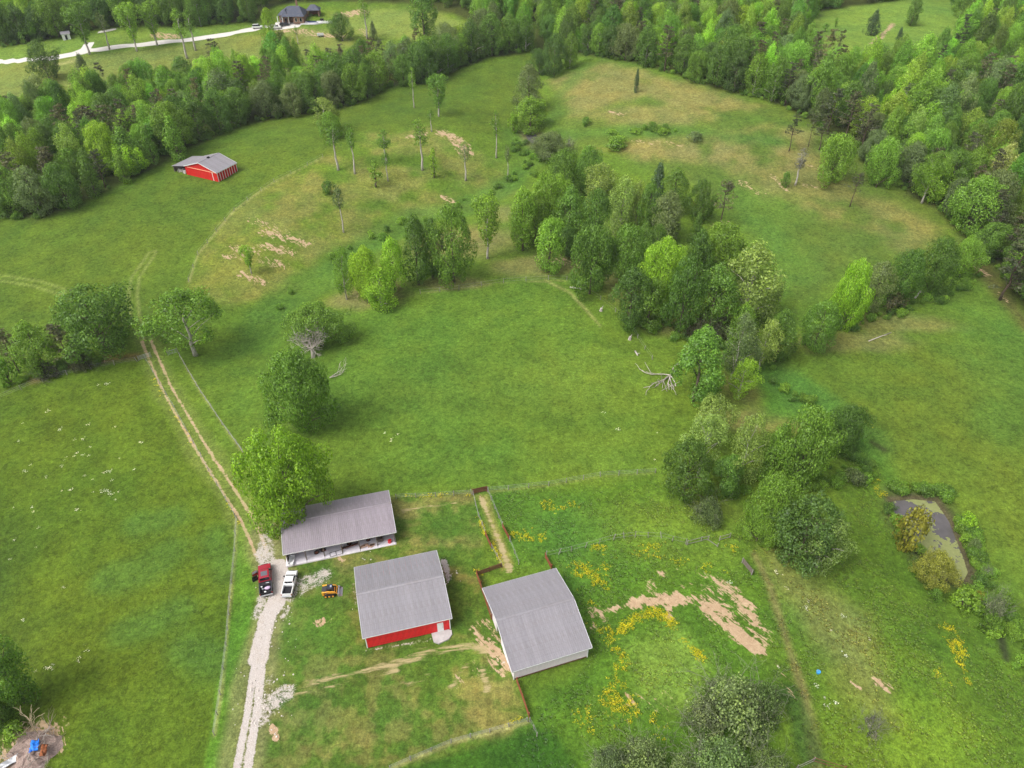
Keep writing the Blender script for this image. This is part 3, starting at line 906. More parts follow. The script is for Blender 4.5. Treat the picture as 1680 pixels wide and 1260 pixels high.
def broadleaf(name, kind, H, W, z0, seed, nclump=60, leaf=0.5, dens=1.0, rcl=0.2, bark=None, gap=0.0, inner=0.3, lean=0.0, droop=0.0, jit=0.7, rmin=0.6, up=0.35, out=0.5):
    """Unit tree: (crown mesh, trunk mesh), trunk foot at the origin, H high, W wide, crown from z0 up."""
    rng = np.random.default_rng(seed)
    ph = rng.random(8) * 6.28
    cl, tips = [], []
    tries = 0
    while len(cl) < nclump and tries < nclump * 30:
        tries += 1
        t = rng.random() ** 0.85
        a = rng.random() * 6.283
        lump = 0.96 + 0.18 * math.sin(2 * a + ph[0] + 3 * t) + 0.15 * math.sin(3 * a + ph[1] - 6 * t) + 0.13 * math.sin(5 * a + ph[2] + 9 * t)
        Rm = W / 2 * envelope(kind, t) * lump
        f = (1.0 if rng.random() > 0.16 else 1.10 + 0.16 * rng.random()) if rng.random() > inner else rng.random() ** 0.5
        rc = W * rcl * (0.6 + 0.65 * rng.random()) * (0.75 if t > 0.85 else 1)
        r = max(0.0, Rm - rc * 0.95) * f
        x, y, z = r * math.cos(a) + lean * t, r * math.sin(a), z0 + (H - z0 - rc * 0.8) * t + rc * 0.25
        if gap and vnoise(np.array([x + 50]), np.array([y * 0.8 + z * 0.9]), W * 0.26, seed)[0] < gap:
            continue
        if any((x - c[0]) ** 2 + (y - c[1]) ** 2 + (z - c[2]) ** 2 < (0.55 * rc) ** 2 for c in cl[-200:]):
            continue
        o = unit(np.array([math.cos(a) * (0.35 + r / W), math.sin(a) * (0.35 + r / W), (t - 0.35) * 1.5]))
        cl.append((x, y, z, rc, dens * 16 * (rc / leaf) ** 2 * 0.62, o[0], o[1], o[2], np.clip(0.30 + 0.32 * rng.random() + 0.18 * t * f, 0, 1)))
        tips.append((x, y, z))
    V, T = leaves(cl, rng, leaf, droop=droop, jit=jit, rmin=rmin, up=up, out=out)
    mb = MB()
    r0 = 0.018 * H + 0.08
    ztop = z0 + (H - z0) * (0.8 if bark is None else 0.62)
    spine = limbs(mb, (0, 0, -0.5), (lean * 0.7, 0, ztop), r0, rng, seg=7)
    for k in range(min(14, len(tips))):
        tx, ty, tz = tips[int(rng.integers(len(tips)))]
        zb = max(z0 * 0.7, min(ztop * 0.9, tz - 0.55 * math.hypot(tx, ty) - 0.5))
        q = zb / ztop
        b = Vector((lean * 0.7 * q, 0, zb))
        e = Vector((tx, ty, tz))
        m = b.lerp(e, 0.5) + Vector((0, 0, 0.08 * (e - b).length))
        rr = r0 * (1 - 0.75 * q) * 0.5
        mb.tube([b, m, e], [rr, rr * 0.6, rr * 0.2], 5)
    return crown_mesh(name + '_crown', V, T), mb.mesh(name + '_trunk', bark or M_BARK, True)

def pine(name, H, W, z0, seed, leaf=0.45, sparse=1.0):
    rng = np.random.default_rng(seed)
    mb = MB()
    limbs(mb, (0, 0, -0.4), (rng.normal() * 0.3, rng.normal() * 0.3, H * 0.97), 0.012 * H + 0.05, rng, seg=7)
    cl = []
    z = z0
    while z < H:
        t = (z - z0) / (H - z0)
        for k in range(int(3 + 3 * rng.random())):
            a = rng.random() * 6.283
            L = W / 2 * (0.35 + 0.75 * (1 - t) ** 0.8) * (0.6 + 0.5 * rng.random())
            e = Vector((math.cos(a) * L, math.sin(a) * L, z + 0.18 * L + 0.2 * rng.normal()))
            mb.tube([(0, 0, z - 0.15), (e.x * 0.5, e.y * 0.5, z + 0.03 * L), e], [0.07, 0.05, 0.02], 4)
            for q in (0.55, 0.8, 1.0):
                if rng.random() < 0.8 * sparse:
                    rc = 0.55 + 0.35 * rng.random()
                    cl.append((e.x * q, e.y * q, z + (e.z - z) * q + 0.12, rc, 22 * sparse, 0, 0, 1, 0.25 + 0.5 * rng.random()))
        z += 0.75 + 0.4 * rng.random()
    V, T = leaves(cl, rng, leaf, up=0.5, flat=0.5, rmin=0.2, jit=1.0)
    return crown_mesh(name + '_crown', V, T), mb.mesh(name + '_trunk', M_PBARK, True)

def branches(mb, p, d, L, r, depth, rng, kids=3, curl=0.35, thin=0.6, minr=0.012, rise=0.04):
    pts, rad = [Vector(p)], [r]
    d = Vector(d).normalized()
    n = 4
    for k in range(n):
        d = (d + Vector(rng.normal(size=3) * 0.16) + Vector((0, 0, rise))).normalized()
        pts.append(pts[-1] + d * L / n)
        rad.append(max(minr, r * (1 - (1 - thin) * (k + 1) / n)))
    mb.tube(pts, rad, 5 if depth > 1 else 4)
    if depth <= 0:
        return
    for k in range(kids):
        q = pts[2 + int(rng.integers(3))]
        dd = (d + Vector(rng.normal(size=3)) * curl * 1.6).normalized()
        branches(mb, q, dd, L * (0.55 + 0.25 * rng.random()), r * thin * 0.75, depth - 1, rng, kids, curl, thin, minr, rise)

TREES = {}
def reg(kind, *variants):
    TREES[kind] = variants
DIM = {}
def B(kind, seeds, kk, H, W, z0, **kw):
    DIM[kind] = (H, W)
    reg(kind, *[broadleaf('%s_%s' % (kind, 'abcdef'[i]), kk, H, W, z0, s, **kw) for i, s in enumerate(seeds)])
B('round', (1, 2, 3), 'round', 14, 15, 1.0, nclump=130, leaf=0.40, rcl=0.12, gap=0.24, rmin=0.75, jit=0.55, out=0.3)
B('maple', (4, 5), 'round', 15, 15, 1.0, nclump=170, leaf=0.40, rcl=0.105, gap=0.16, dens=1.3, inner=0.1, jit=0.4, rmin=0.82, up=0.3, out=0.15)
B('tall', (6, 7, 8), 'tall', 17, 10, 1.0, nclump=110, leaf=0.40, rcl=0.145, gap=0.25, rmin=0.75, jit=0.55, out=0.3)
B('open', (9, 10, 11), 'round', 16, 11, 2.5, nclump=110, leaf=0.38, rcl=0.115, gap=0.37, inner=0.35, bark=M_PALE, dens=0.85, jit=0.9)
B('weep', (12, 13), 'tall', 16, 9, 1.0, nclump=110, leaf=0.38, rcl=0.14, gap=0.12, droop=1.5, bark=M_PALE, dens=1.0, jit=0.9)
B('cone', (14, 15), 'cone', 13, 8, 0.4, nclump=90, leaf=0.40, rcl=0.14, gap=0.2, rmin=0.75)
B('pole', (16, 17, 18), 'tall', 13, 4.2, 6.2, nclump=34, leaf=0.36, rcl=0.18, gap=0.22, bark=M_PALE, dens=0.8)
B('vase', (19,), 'vase', 14, 8, 3.0, nclump=80, leaf=0.40, rcl=0.14, gap=0.2, bark=M_PALE)
B('column', (20, 21), 'col', 9, 3.2, 0.3, nclump=40, leaf=0.42, rcl=0.22)
B('bush', (22, 23, 24), 'round', 3.4, 5.0, 0.05, nclump=40, leaf=0.36, rcl=0.16)
B('dense', (25, 26), 'round', 15, 14, 0.6, nclump=170, leaf=0.42, rcl=0.10, gap=0.14, inner=0.12, jit=0.45, rmin=0.8, out=0.2)
reg('pine', pine('pine_a', 15, 7.5, 5.5, 31), pine('pine_b', 16, 7, 4.0, 32))
DIM['pine'] = (15.5, 7.2)
reg('thin_pine', pine('thin_pine_a', 12, 6, 5.5, 33, sparse=0.65), pine('thin_pine_b', 12, 7, 6.5, 34, sparse=0.6))
DIM['thin_pine'] = (12, 6.5)

def scrub(name, seed, H, W, nst, leafn, leaf=0.22):
    rng = np.random.default_rng(seed)
    mb = MB()
    cl = []
    for k in range(nst):
        a = rng.random() * 6.283
        b = (math.cos(a) * W * 0.12 * rng.random(), math.sin(a) * W * 0.12 * rng.random(), -0.2)
        s = 0.5 + 0.9 * rng.random()
        branches(mb, b, (math.cos(a) * s, math.sin(a) * s, 1.0), H * 0.75, 0.04 * H / 3, 2, rng, 4, 0.5, 0.6)
    for k in range(int(leafn)):
        a, q, z = rng.random() * 6.283, rng.random() ** 0.6, rng.random()
        r = W / 2 * q * (1 - 0.5 * z)
        cl.append((r * math.cos(a), r * math.sin(a), H * (0.15 + 0.8 * z) * (1 - 0.35 * q), 0.5 * H / 3, 28, 0, 0, 1, rng.random()))
    V, T = leaves(cl, rng, leaf, rmin=0.1, jit=1.2, floor=1.0)
    return crown_mesh(name + '_crown', V, T), mb.mesh(name + '_trunk', M_TWIG, False)
reg('scrub', scrub('scrub_a', 41, 4.0, 7.0, 8, 200), scrub('scrub_b', 42, 4.0, 7.0, 8, 180))
DIM['scrub'] = (4.0, 7.0)
reg('twiggy', scrub('twiggy_a', 43, 2.4, 3.4, 12, 14, 0.22))
DIM['twiggy'] = (2.4, 3.4)

LEAFC = {'dark': (0.084, 0.176, 0.042), 'deep': (0.090, 0.200, 0.036), 'mid': (0.112, 0.245, 0.040), 'fresh': (0.142, 0.290, 0.040), 'bright': (0.180, 0.350, 0.034), 'yellow': (0.170, 0.350, 0.030),
         'pale': (0.190, 0.310, 0.085), 'grey': (0.118, 0.190, 0.080), 'pine': (0.070, 0.098, 0.055), 'brown': (0.090, 0.112, 0.064), 'gold': (0.190, 0.225, 0.040), 'cedar': (0.064, 0.128, 0.066)}

for k_ in LEAFC:
    q_ = 0.84 if k_ in ('dark', 'deep', 'mid') else 0.95
    LEAFC[k_] = (LEAFC[k_][0] * 1.16 * q_, LEAFC[k_][1] * 1.06 * q_, LEAFC[k_][2] * q_ * 0.9)

def plant(kind, x, y, H, W, colour, name, label, cat, group=None, rz=None, z=None, var=None):
    vs = TREES[kind]
    cm, tm = vs[R.randrange(len(vs)) if var is None else var % len(vs)]
    h0, w0 = DIM[kind]
    t = thing(name, label, cat, (x, y, zg(x, y) if z is None else z), R.random() * 6.283 if rz is None else rz, group)
    t.scale = (W / w0, W / w0, H / h0)
    k = 0.92 + 0.16 * R.random()
    c = LEAFC[colour] if isinstance(colour, str) else colour
    cr = put(cm, 'crown', t)
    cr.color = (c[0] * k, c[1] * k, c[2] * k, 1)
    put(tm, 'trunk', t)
    return t

NADIR = 630 + F_PX / math.tan(PITCH)
Z0F = {'round': .07, 'maple': .08, 'tall': .06, 'open': .16, 'weep': .06, 'cone': .03, 'pole': .48, 'vase': .22, 'column': .03, 'bush': .02, 'dense': .04, 'pine': .3, 'thin_pine': .48, 'scrub': .05, 'twiggy': .05}
def solve_tree(kind, cx, ty, by, wpx):
    my = (ty + by) / 2
    d = math.atan2(-float(rays(cx, my)[2]), math.hypot(float(rays(cx, my)[0]), float(rays(cx, my)[1])))
    sd, cd = math.sin(d), math.cos(d)
    foot = lambda row: G(840 + (cx - 840) * (NADIR - row) / (NADIR - my), row)
    row = by
    for _ in range(3):
        p = foot(row)
        pxm = F_PX / proj((p.x, p.y, p.z + 4))[2]
        a, E, z0 = wpx / pxm / 2, (by - ty) / pxm, Z0F[kind]
        S_ = E / 2
        b = math.sqrt(max(S_ ** 2 - (a * sd) ** 2, (0.45 * a) ** 2)) / cd
        H = 2 * b / (1 - z0)
        zc = H - b
        drop = S_ - zc * cd
        if drop > 0 and kind not in ('pole', 'vase', 'thin_pine', 'open'):
            row = by - drop * pxm
        else:
            H = E / cd
            for _ in range(8):
                b = H * (1 - z0) / 2
                H = max(0.2 * E, (E - math.hypot(b * cd, a * sd)) / cd + b)
            row = by
    return p, H, 2 * a

def tree_at(kind, cx, ty, by, wpx, colour, name, label, cat='tree', group=None, var=None):
    """Crown centre column cx, top row ty, bottom row by, crown width wpx, all as seen in the photograph; solved to metres on the terrain."""
    p, H, W = solve_tree(kind, cx, ty, by, wpx)
    if group in (G_GROVE, G_PALE):
        W *= 1.26                                       # crowns here interlock with their neighbours
    if name == 'thorn_bush':
        H *= 0.8
        colour = (colour[0] * 1.1, colour[1] * 1.18, colour[2] * 1.1)
    return plant(kind, p.x, p.y, H, W * 0.95, colour, name, label, cat, group, var=var)
# ------------------------------------------------------------------ every tree that can be told apart in the photograph
T = 'leafy_tree'
G_LANE, G_MEAD, G_ROW, G_GROVE, G_PALE, G_COPSE, G_LINE, G_DRIVE, G_CREEK, G_HILL = ('trees beside the rutted track', 'slender trees on the dry bank', 'trees along the top of the centre meadow', 'trees of the middle grove',
    'pale trees of the creek grove', 'trees of the copse above the pond', 'trees in the row below the dry hill', 'trees along the white driveway', 'trees along the far creek', 'pines and trees on the dry hill')
LIST = [
 ('dense', 150, 462, 582, 126, 'deep', T, 'large dark round oak with bare trunk foot beside the rutted track', G_LANE),
 ('open', 302, 467, 583, 122, 'fresh', T, 'wide light green tree across the rutted track from the dark oak', G_LANE),
 ('round', 486, 570, 706, 108, 'mid', T, 'tall green tree between the grey dead tree and the bright maple', G_LANE),
 ('maple', 464, 697, 856, 126, 'yellow', T, 'bright yellow-green maple overhanging the open-front shed roof', G_LANE),
 ('round', 522, 494, 574, 100, 'mid', T, 'low dark leafy tree standing behind the grey dead tree', G_LANE),
 ('tall', 55, 520, 612, 62, 'fresh', T, 'upright green tree in the fence row left of the dark oak', G_LANE),
 ('pine', 12, 532, 612, 46, 'brown', 'pine_tree', 'grey-brown pine in the fence row at the very edge of the view', G_LANE),
 ('pine', 103, 526, 606, 48, 'brown', 'pine_tree', 'grey-brown pine squeezed between the upright green tree and dark oak', G_LANE),
 ('tall', -14, 1012, 1150, 84, 'mid', T, 'rounded dense tree cut off by the picture edge above the brush pile', None),
 ('round', -22, 1115, 1190, 64, 'deep', T, 'dark low tree cut off by the picture edge just above the brush pile', None),
 # along the top of the centre meadow
 ('open', 562, 407, 491, 40, 'fresh', T, 'light green tree with bare trunk, first of the meadow top row', G_ROW),
 ('round', 598, 407, 498, 58, 'bright', T, 'bright yellow-green tree, second of the meadow top row', G_ROW),
 ('weep', 622, 436, 504, 58, 'bright', T, 'loose pale yellow-green tree hanging over its white trunk foot', G_ROW),
 ('tall', 643, 390, 479, 46, 'bright', T, 'bright slender tree behind the loose pale yellow-green tree', G_ROW),
 ('tall', 682, 353, 467, 52, 'deep', T, 'tall dark green tree with a short white trunk foot', G_ROW),
 ('tall', 707, 362, 456, 42, 'dark', T, 'darker tall tree wedged behind the broadest meadow row tree', G_ROW),
 ('dense', 742, 340, 464, 68, 'mid', T, 'broadest and tallest tree of the meadow top row', G_ROW),
 ('vase', 799, 320, 424, 52, 'fresh', T, 'high-crowned tree on a bare grey trunk, last of the meadow row', G_ROW),
 # slender trees on the dry bank
 ('pole', 549, 202, 279, 30, 'mid', T, 'slender bare-trunked tree in front of the bright bushy tree', G_MEAD),
 ('round', 541, 185, 228, 38, 'fresh', T, 'bright bushy tree at the top left of the dry bank', G_MEAD),
 ('pole', 577, 206, 285, 24, 'mid', T, 'slender tree with a leaf tuft low on its trunk', G_MEAD),
 ('pole', 631, 214, 268, 28, 'deep', T, 'dark tuft-crowned tree behind a smaller leaning one', G_MEAD),
 ('pole', 634, 248, 297, 18, 'mid', T, 'small tree with white trunk in front of the dark tuft-crowned tree', G_MEAD),
 ('column', 615, 265, 307, 23, 'fresh', T, 'bright green leafy column standing low on the dry bank', G_MEAD),
 ('pole', 690, 198, 279, 30, 'fresh', T, 'tallest white-trunked tree in the middle of the dry bank', G_MEAD),
 ('column', 711, 244, 291, 17, 'bright', T, 'narrow bright leafy column beside the tallest white-trunked tree', G_MEAD),
 ('pole', 707, 180, 216, 14, 'deep', T, 'small dark tree with bare twigs above the eroded patch', G_MEAD),
 ('pole', 763, 233, 296, 24, 'grey', T, 'thin grey-green tree below the large eroded patch', G_MEAD),
 ('pole', 814, 185, 259, 19, 'mid', T, 'narrow tall tree on bare trunk at the creek side of the bank', G_MEAD),
 ('pole', 833, 238, 295, 15, 'grey', T, 'nearly leafless thin tree leaning beside the creek draw', G_MEAD),
 ('pole', 677, 115, 177, 15, 'fresh', T, 'thin tree in the upper pasture left of the vase-shaped tree', G_MEAD),
 ('vase', 718, 125, 191, 38, 'mid', T, 'vase-shaped lone tree in the upper pasture', G_MEAD),
 ('pole', 558, 303, 381, 20, 'grey', T, 'bluish slender tree alone on the left part of the dry bank', G_MEAD),
 ('bush', 538, 296, 318, 26, 'deep', 'shrub', 'dark shrub above the bluish slender tree on the dry bank', G_MEAD),
 ('vase', 407, 402, 449, 26, 'bright', 'sapling', 'small bright sapling beside the reddish erosion scars', G_MEAD),
 # far creek
 ('tall', 871, 160, 218, 58, 'fresh', T, 'dense clump-like tree at the lower end of the creek column', G_CREEK),
 ('tall', 868, 110, 184, 48, 'grey', T, 'greyish tree in the middle of the creek column', G_CREEK),
 ('dense', 910, 62, 125, 36, 'dark', T, 'very dark pointed tree at the top of the creek column', G_CREEK),
 ('round', 885, 83, 123, 38, 'deep', T, 'dark rounded tree left of the very dark pointed tree', G_CREEK),
 ('weep', 936, 58, 112, 30, 'fresh', T, 'light tree right of the very dark pointed tree', G_CREEK),
 ('bush', 842, 187, 217, 20, 'bright', 'shrub', 'small bright shrub at the foot of the creek column', G_CREEK),
 ('round', 903, 217, 262, 66, 'grey', T, 'wide greyish willow beside the small creek pool', G_CREEK),
 ('twiggy', 934, 226, 250, 20, (0.30, 0.31, 0.26), 'shrub', 'whitish flowering shrub beside the wide greyish willow', G_CREEK),
 ('round', 926, 247, 320, 66, 'mid', T, 'broad willow just below the small creek pool', G_CREEK),
 ('round', 966, 243, 318, 58, 'mid', T, 'broad darker tree right of the willow below the pool', G_CREEK),
 ('weep', 985, 266, 338, 48, 'pale', T, 'pale drooping tree at the upper end of the middle grove', G_PALE),
 # middle grove
 ('tall', 857, 311, 411, 40, 'fresh', T, 'tall bright tree at the meadow corner of the middle grove', G_GROVE),
 ('tall', 878, 317, 400, 38, 'fresh', T, 'tall tree tucked behind the corner tree of the middle grove', G_GROVE),
 ('maple', 903, 285, 388, 52, 'fresh', T, 'high-topped bright tree above the front trees of the grove', G_GROVE),
 ('tall', 935, 306, 402, 46, 'mid', T, 'green tree right of the high-topped bright tree', G_GROVE),
 ('tall', 903, 356, 446, 46, 'fresh', T, 'leafy tree standing forward on the grass before the grove', G_GROVE),
 ('tall', 931, 370, 420, 32, 'deep', T, 'dark tree in the shade behind the forward grass tree', G_GROVE),
 ('round', 971, 372, 482, 64, 'mid', T, 'broad tree above the fallen white log', G_GROVE),
 ('tall', 978, 311, 408, 42, 'mid', T, 'deep green tree in the grove interior above the broad log tree', G_GROVE),
 ('weep', 1005, 345, 428, 26, 'pale', T, 'thin pale tree showing a white trunk inside the grove', G_PALE),
 ('round', 1031, 371, 474, 62, 'mid', T, 'broad tree on bare trunk right of the fallen log tree', G_GROVE),
 ('weep', 1022, 290, 384, 38, 'pale', T, 'yellowish drooping tree high in the grove', G_PALE),
 ('weep', 1046, 295, 378, 28, 'pale', T, 'narrow drooping tree right of the yellowish drooping tree', G_PALE),
 ('tall', 1066, 300, 386, 32, 'mid', T, 'dark narrow tree with a bright top in the grove', G_GROVE),
 ('tall', 1095, 314, 398, 48, 'grey', T, 'high grey-green tree at the hill side of the grove', G_GROVE),
 ('cone', 1080, 264, 342, 30, 'cedar', 'cedar_tree', 'bluish cedar on the hill side edge of the grove', G_GROVE),
 ('tall', 1108, 277, 352, 36, 'mid', T, 'green tree right of the bluish cedar', G_GROVE),
 ('dense', 1150, 296, 364, 34, 'deep', T, 'dark compact tree left of the bare-trunked brown pine', G_GROVE),
 ('thin_pine', 1188, 297, 373, 34, 'brown', 'pine_tree', 'brown pine on a long bare trunk beside the grove', G_GROVE),
 ('cone', 1144, 347, 402, 24, 'mid', T, 'small green tree below the dark compact tree', G_GROVE),
 ('tall', 1057, 364, 428, 26, 'mid', T, 'small rounded tree in the grove middle, first of two', G_GROVE),
 ('tall', 1078, 367, 434, 30, 'mid', T, 'rounded tree beside the first small rounded one', G_GROVE),
 ('maple', 1088, 392, 502, 56, 'bright', T, 'bright green round-headed tree in the middle of the grove', G_GROVE),
 ('weep', 1124, 402, 464, 26, 'fresh', T, 'narrow tree right of the bright round-headed tree', G_GROVE),
 ('tall', 1146, 376, 474, 36, 'deep', T, 'blue-green dark tree in the grove centre', G_GROVE),
 ('maple', 1188, 366, 458, 60, 'fresh', T, 'bright wide tree below the bare-trunked brown pine', G_GROVE),
 ('weep', 1236, 395, 524, 82, 'pale', T, 'largest pale weeping tree on the hill side of the grove', G_PALE),
 ('tall', 1174, 431, 546, 58, 'mid', T, 'stout green tree at the lower end of the grove', G_GROVE),
 ('dense', 1124, 424, 546, 52, 'deep', T, 'dark ivy-clad tree left of the stout green tree', G_GROVE),
 ('tall', 1037, 437, 540, 48, 'deep', T, 'dark tree at the meadow edge of the lower grove', G_GROVE),
 ('tall', 1068, 455, 539, 46, 'mid', T, 'lighter tree right of the dark meadow edge tree', G_GROVE),
 ('scrub', 1148, 508, 552, 44, 'brown', 'shrub', 'reddish-brown thicket at the foot of the dark ivy-clad tree', G_GROVE),
 ('scrub', 1184, 512, 552, 34, 'brown', 'shrub', 'brown thicket at the foot of the stout green tree', G_GROVE),
 ('weep', 1220, 493, 562, 36, 'fresh', T, 'light tree below the largest pale weeping tree', G_PALE),
 ('open', 1213, 515, 622, 50, 'grey', T, 'thin-leaved sycamore on a long leaning trunk', G_PALE),
 ('open', 1256, 518, 606, 42, 'pale', T, 'pale sycamore right of the long leaning trunk', G_PALE),
 ('tall', 1283, 505, 593, 42, 'mid', T, 'upright dark tree at the creek end of the grove', G_GROVE),
 ('tall', 1150, 534, 657, 70, 'mid', T, 'large rich green tree beside the pile of dead limbs', G_GROVE),
 ('open', 1219, 584, 654, 44, 'bright', T, 'small yellow-green tree with a stout pale trunk', G_PALE),
 # copse above the pond
 ('open', 1172, 643, 728, 64, 'pale', T, 'pale yellow-green sycamore at the top of the copse', G_COPSE),
 ('open', 1158, 674, 778, 80, 'pale', T, 'pale sycamore behind the dark glossy tree', G_COPSE),
 ('open', 1226, 674, 795, 66, 'pale', T, 'pale sycamore in the middle of the copse', G_COPSE),
 ('dense', 1130, 715, 820, 84, 'deep', T, 'dark glossy round tree at the meadow side of the copse', G_COPSE),
 ('tall', 1197, 740, 812, 58, 'mid', T, 'mid green tree between the dark glossy tree and the copse middle', G_COPSE),
 ('round', 1326, 660, 792, 96, 'mid', T, 'largest mid green tree on the far side of the copse', G_COPSE),
 ('tall', 1274, 690, 790, 58, 'mid', T, 'green tree left of the largest copse tree', G_COPSE),
 ('round', 1390, 655, 742, 70, 'deep', T, 'rich dark tree at the field end of the copse', G_COPSE),
 ('round', 1276, 770, 880, 88, 'fresh', T, 'light green tree in front of the largest copse tree', G_COPSE),
 ('round', 1250, 828, 893, 62, 'fresh', T, 'bright rounded tree at the paddock corner of the copse', G_COPSE),
 ('dense', 1328, 803, 922, 112, 'dark', T, 'broad very dark tree at the bottom of the copse', G_COPSE),
 ('open', 1358, 837, 932, 80, 'pale', T, 'pale sycamore in front of the broad very dark tree', G_COPSE),
 ('scrub', 1165, 806, 862, 56, 'grey', 'shrub', 'grey-green brush below the dark glossy tree', G_COPSE),
 ('bush', 1402, 765, 797, 40, 'grey', 'shrub', 'grey-green shrub right of the largest copse tree', G_COPSE),
 # row below the dry hill
 ('dense', 1348, 490, 574, 64, 'mid', T, 'grey-green ball-shaped tree at the low end of the row', G_LINE),
 ('maple', 1398, 424, 540, 56, 'yellow', T, 'bright yellow-green tree beside the ball-shaped tree', G_LINE),
 ('tall', 1441, 425, 513, 48, 'grey', T, 'greyish tree right of the bright yellow-green tree', G_LINE),
 ('round', 1487, 406, 502, 56, 'deep', T, 'deep green tree in the middle of the row', G_LINE),
 ('round', 1540, 387, 484, 62, 'deep', T, 'tallest deep green tree of the row', G_LINE),
 ('round', 1588, 387, 454, 48, 'fresh', T, 'lighter tree at the woodland end of the row', G_LINE),
 ('bush', 1470, 476, 512, 36, 'brown', 'shrub', 'brownish shrub under the deep green middle tree', G_LINE),
 # dry hill
 ('round', 1370, 222, 303, 64, 'fresh', T, 'bright bushy tree on the hill beside small pines', G_HILL),
 ('thin_pine', 1301, 190, 248, 30, 'pine', 'pine_tree', 'dark spiky pine, uppermost of the hill pines', G_HILL),
 ('thin_pine', 1350, 196, 246, 34, 'brown', 'pine_tree', 'brown pine between the dark spiky pine and woodland', G_HILL),
 ('thin_pine', 1332, 192, 241, 22, 'pine', 'pine_tree', 'thin leaning pine between two larger hill pines', G_HILL),
 ('pole', 1312, 244, 304, 25, (0.15, 0.16, 0.14), 'sapling', 'nearly bare grey sapling left of the bright bushy tree', G_HILL),
 ('bush', 1290, 282, 306, 16, 'mid', 'shrub', 'small green shrub beside the bare grey sapling', G_HILL),
 ('thin_pine', 1402, 286, 339, 32, 'pine', 'pine_tree', 'flat-topped small pine below the bright bushy tree', G_HILL),
 ('cone', 1045, 113, 152, 11, 'cedar', 'cedar_tree', 'lone thin cedar on the crest of the dry hill', G_HILL),
 ('bush', 1012, 222, 244, 42, 'fresh', 'shrub', 'wide bright shrub on the dry hill below the crest', G_HILL),
 ('bush', 962, 192, 206, 18, 'mid', 'shrub', 'small shrub on the dry hill nearer the creek', G_HILL),
 ('bush', 1005, 211, 219, 22, 'fresh', 'shrub', 'first low shrub in the line across the dry hill', G_HILL),
 ('bush', 1044, 210, 218, 26, 'fresh', 'shrub', 'second low shrub in the line across the dry hill', G_HILL),
 ('bush', 1088, 209, 219, 28, 'fresh', 'shrub', 'last and largest low shrub in the line across the dry hill', G_HILL),
 ('bush', 1140, 216, 231, 30, 'grey', 'shrub', 'grey-green shrub on the dry hill beyond the line of shrubs', G_HILL),
 ('round', 1450, 229, 307, 50, 'fresh', T, 'bright tree standing out at the woodland corner by the hill', G_HILL),
 ('open', 1528, 250, 333, 58, 'fresh', T, 'light tree with a bare white trunk at the hill woodland edge', G_HILL),
 ('round', 1604, 290, 380, 92, 'fresh', T, 'biggest bright rounded tree at the hill woodland edge', G_HILL),
 ('round', 1632, 365, 428, 62, 'mid', T, 'rounded tree below the biggest bright rounded one', G_HILL),
 ('pine', 1664, 395, 492, 66, 'pine', 'pine_tree', 'dark pine at the woodland corner by the lower field', G_HILL),
 # driveway
 ('vase', 134, 12, 89, 48, 'mid', T, 'wide tree at the fork of the white driveway', G_DRIVE),
 ('pole', 171, 25, 81, 22, 'grey', T, 'thin greyish tree just past the driveway fork', G_DRIVE),
 ('vase', 214, 11, 84, 38, 'fresh', T, 'first of two large light trees beside the white driveway', G_DRIVE),
 ('vase', 249, 9, 75, 38, 'fresh', T, 'second of two large light trees beside the white driveway', G_DRIVE),
 ('pole', 298, 22, 96, 28, 'fresh', T, 'tall light tree below the driveway with a white trunk', G_DRIVE),
 ('pole', 314, 22, 83, 24, 'mid', T, 'tall tree right behind the white-trunked driveway tree', G_DRIVE),
 ('dense', 70, 72, 132, 46, 'dark', T, 'dark tree below the driveway near its far end', G_DRIVE),
 ('cone', 134, 88, 127, 24, 'grey', T, 'grey-green tree below the driveway fork', G_DRIVE),
 ('tall', 441, 18, 72, 28, 'bright', T, 'bright tree hiding the driveway beside the house', G_DRIVE),
 ('pole', 487, 45, 72, 10, 'fresh', 'sapling', 'young sapling on the bank below the house', G_DRIVE),
 ('round', 559, 25, 67, 36, 'deep', T, 'rich green round tree right of the house lawn', G_DRIVE),
 ('pole', 599, 3, 63, 22, 'fresh', T, 'tall thin tree at the edge of the far tan field', G_DRIVE),
 ('cone', 612, 36, 67, 17, 'grey', T, 'small dark cone-shaped tree below the far tan field', G_DRIVE),
 ('tall', 693, -6, 63, 44, 'mid', T, 'large tree standing inside the far green clearing', G_DRIVE),
 # woodland edge trees with a look of their own
 ('cone', 284, 187, 262, 42, 'fresh', T, 'bright cone-shaped tree just behind the far red barn', None),
 ('cone', 206, 206, 285, 62, 'mid', T, 'broad cone-shaped tree left of the bright cone behind the barn', None),
 ('cone', 199, 247, 300, 30, 'fresh', T, 'small cone-shaped tree in front of the woodland left of the barn', None),
 ('cone', 243, 203, 268, 32, 'mid', T, 'cone-shaped tree between the broad and the bright cones', None),
 ('open', 532, 163, 215, 46, 'pale', T, 'pale loose tree at the end of the west woodland', None),
 ('weep', 1500, 75, 130, 48, (0.26, 0.27, 0.17), T, 'cream flowering tree in the canopy of the east woodland', None),
 ('dense', 930, 30, 92, 30, 'dark', 'cedar_tree', 'dark cedar in the clearing edge above the far creek', None),
 ('cone', 1434, 18, 58, 26, 'cedar', 'cedar_tree', 'bluish cedar in the east clearing beside the tan ruts', None),
 ('tall', 1500, 0, 42, 26, 'deep', 'cedar_tree', 'dark cedar in the east clearing above the tan ruts', None),
 ('column', 1372, 30, 44, 8, 'mid', 'shrub', 'small shrub in the middle of the east clearing', None),
 ('column', 1355, 38, 52, 11, 'mid', 'shrub', 'shrub at the lower edge of the east clearing', None),
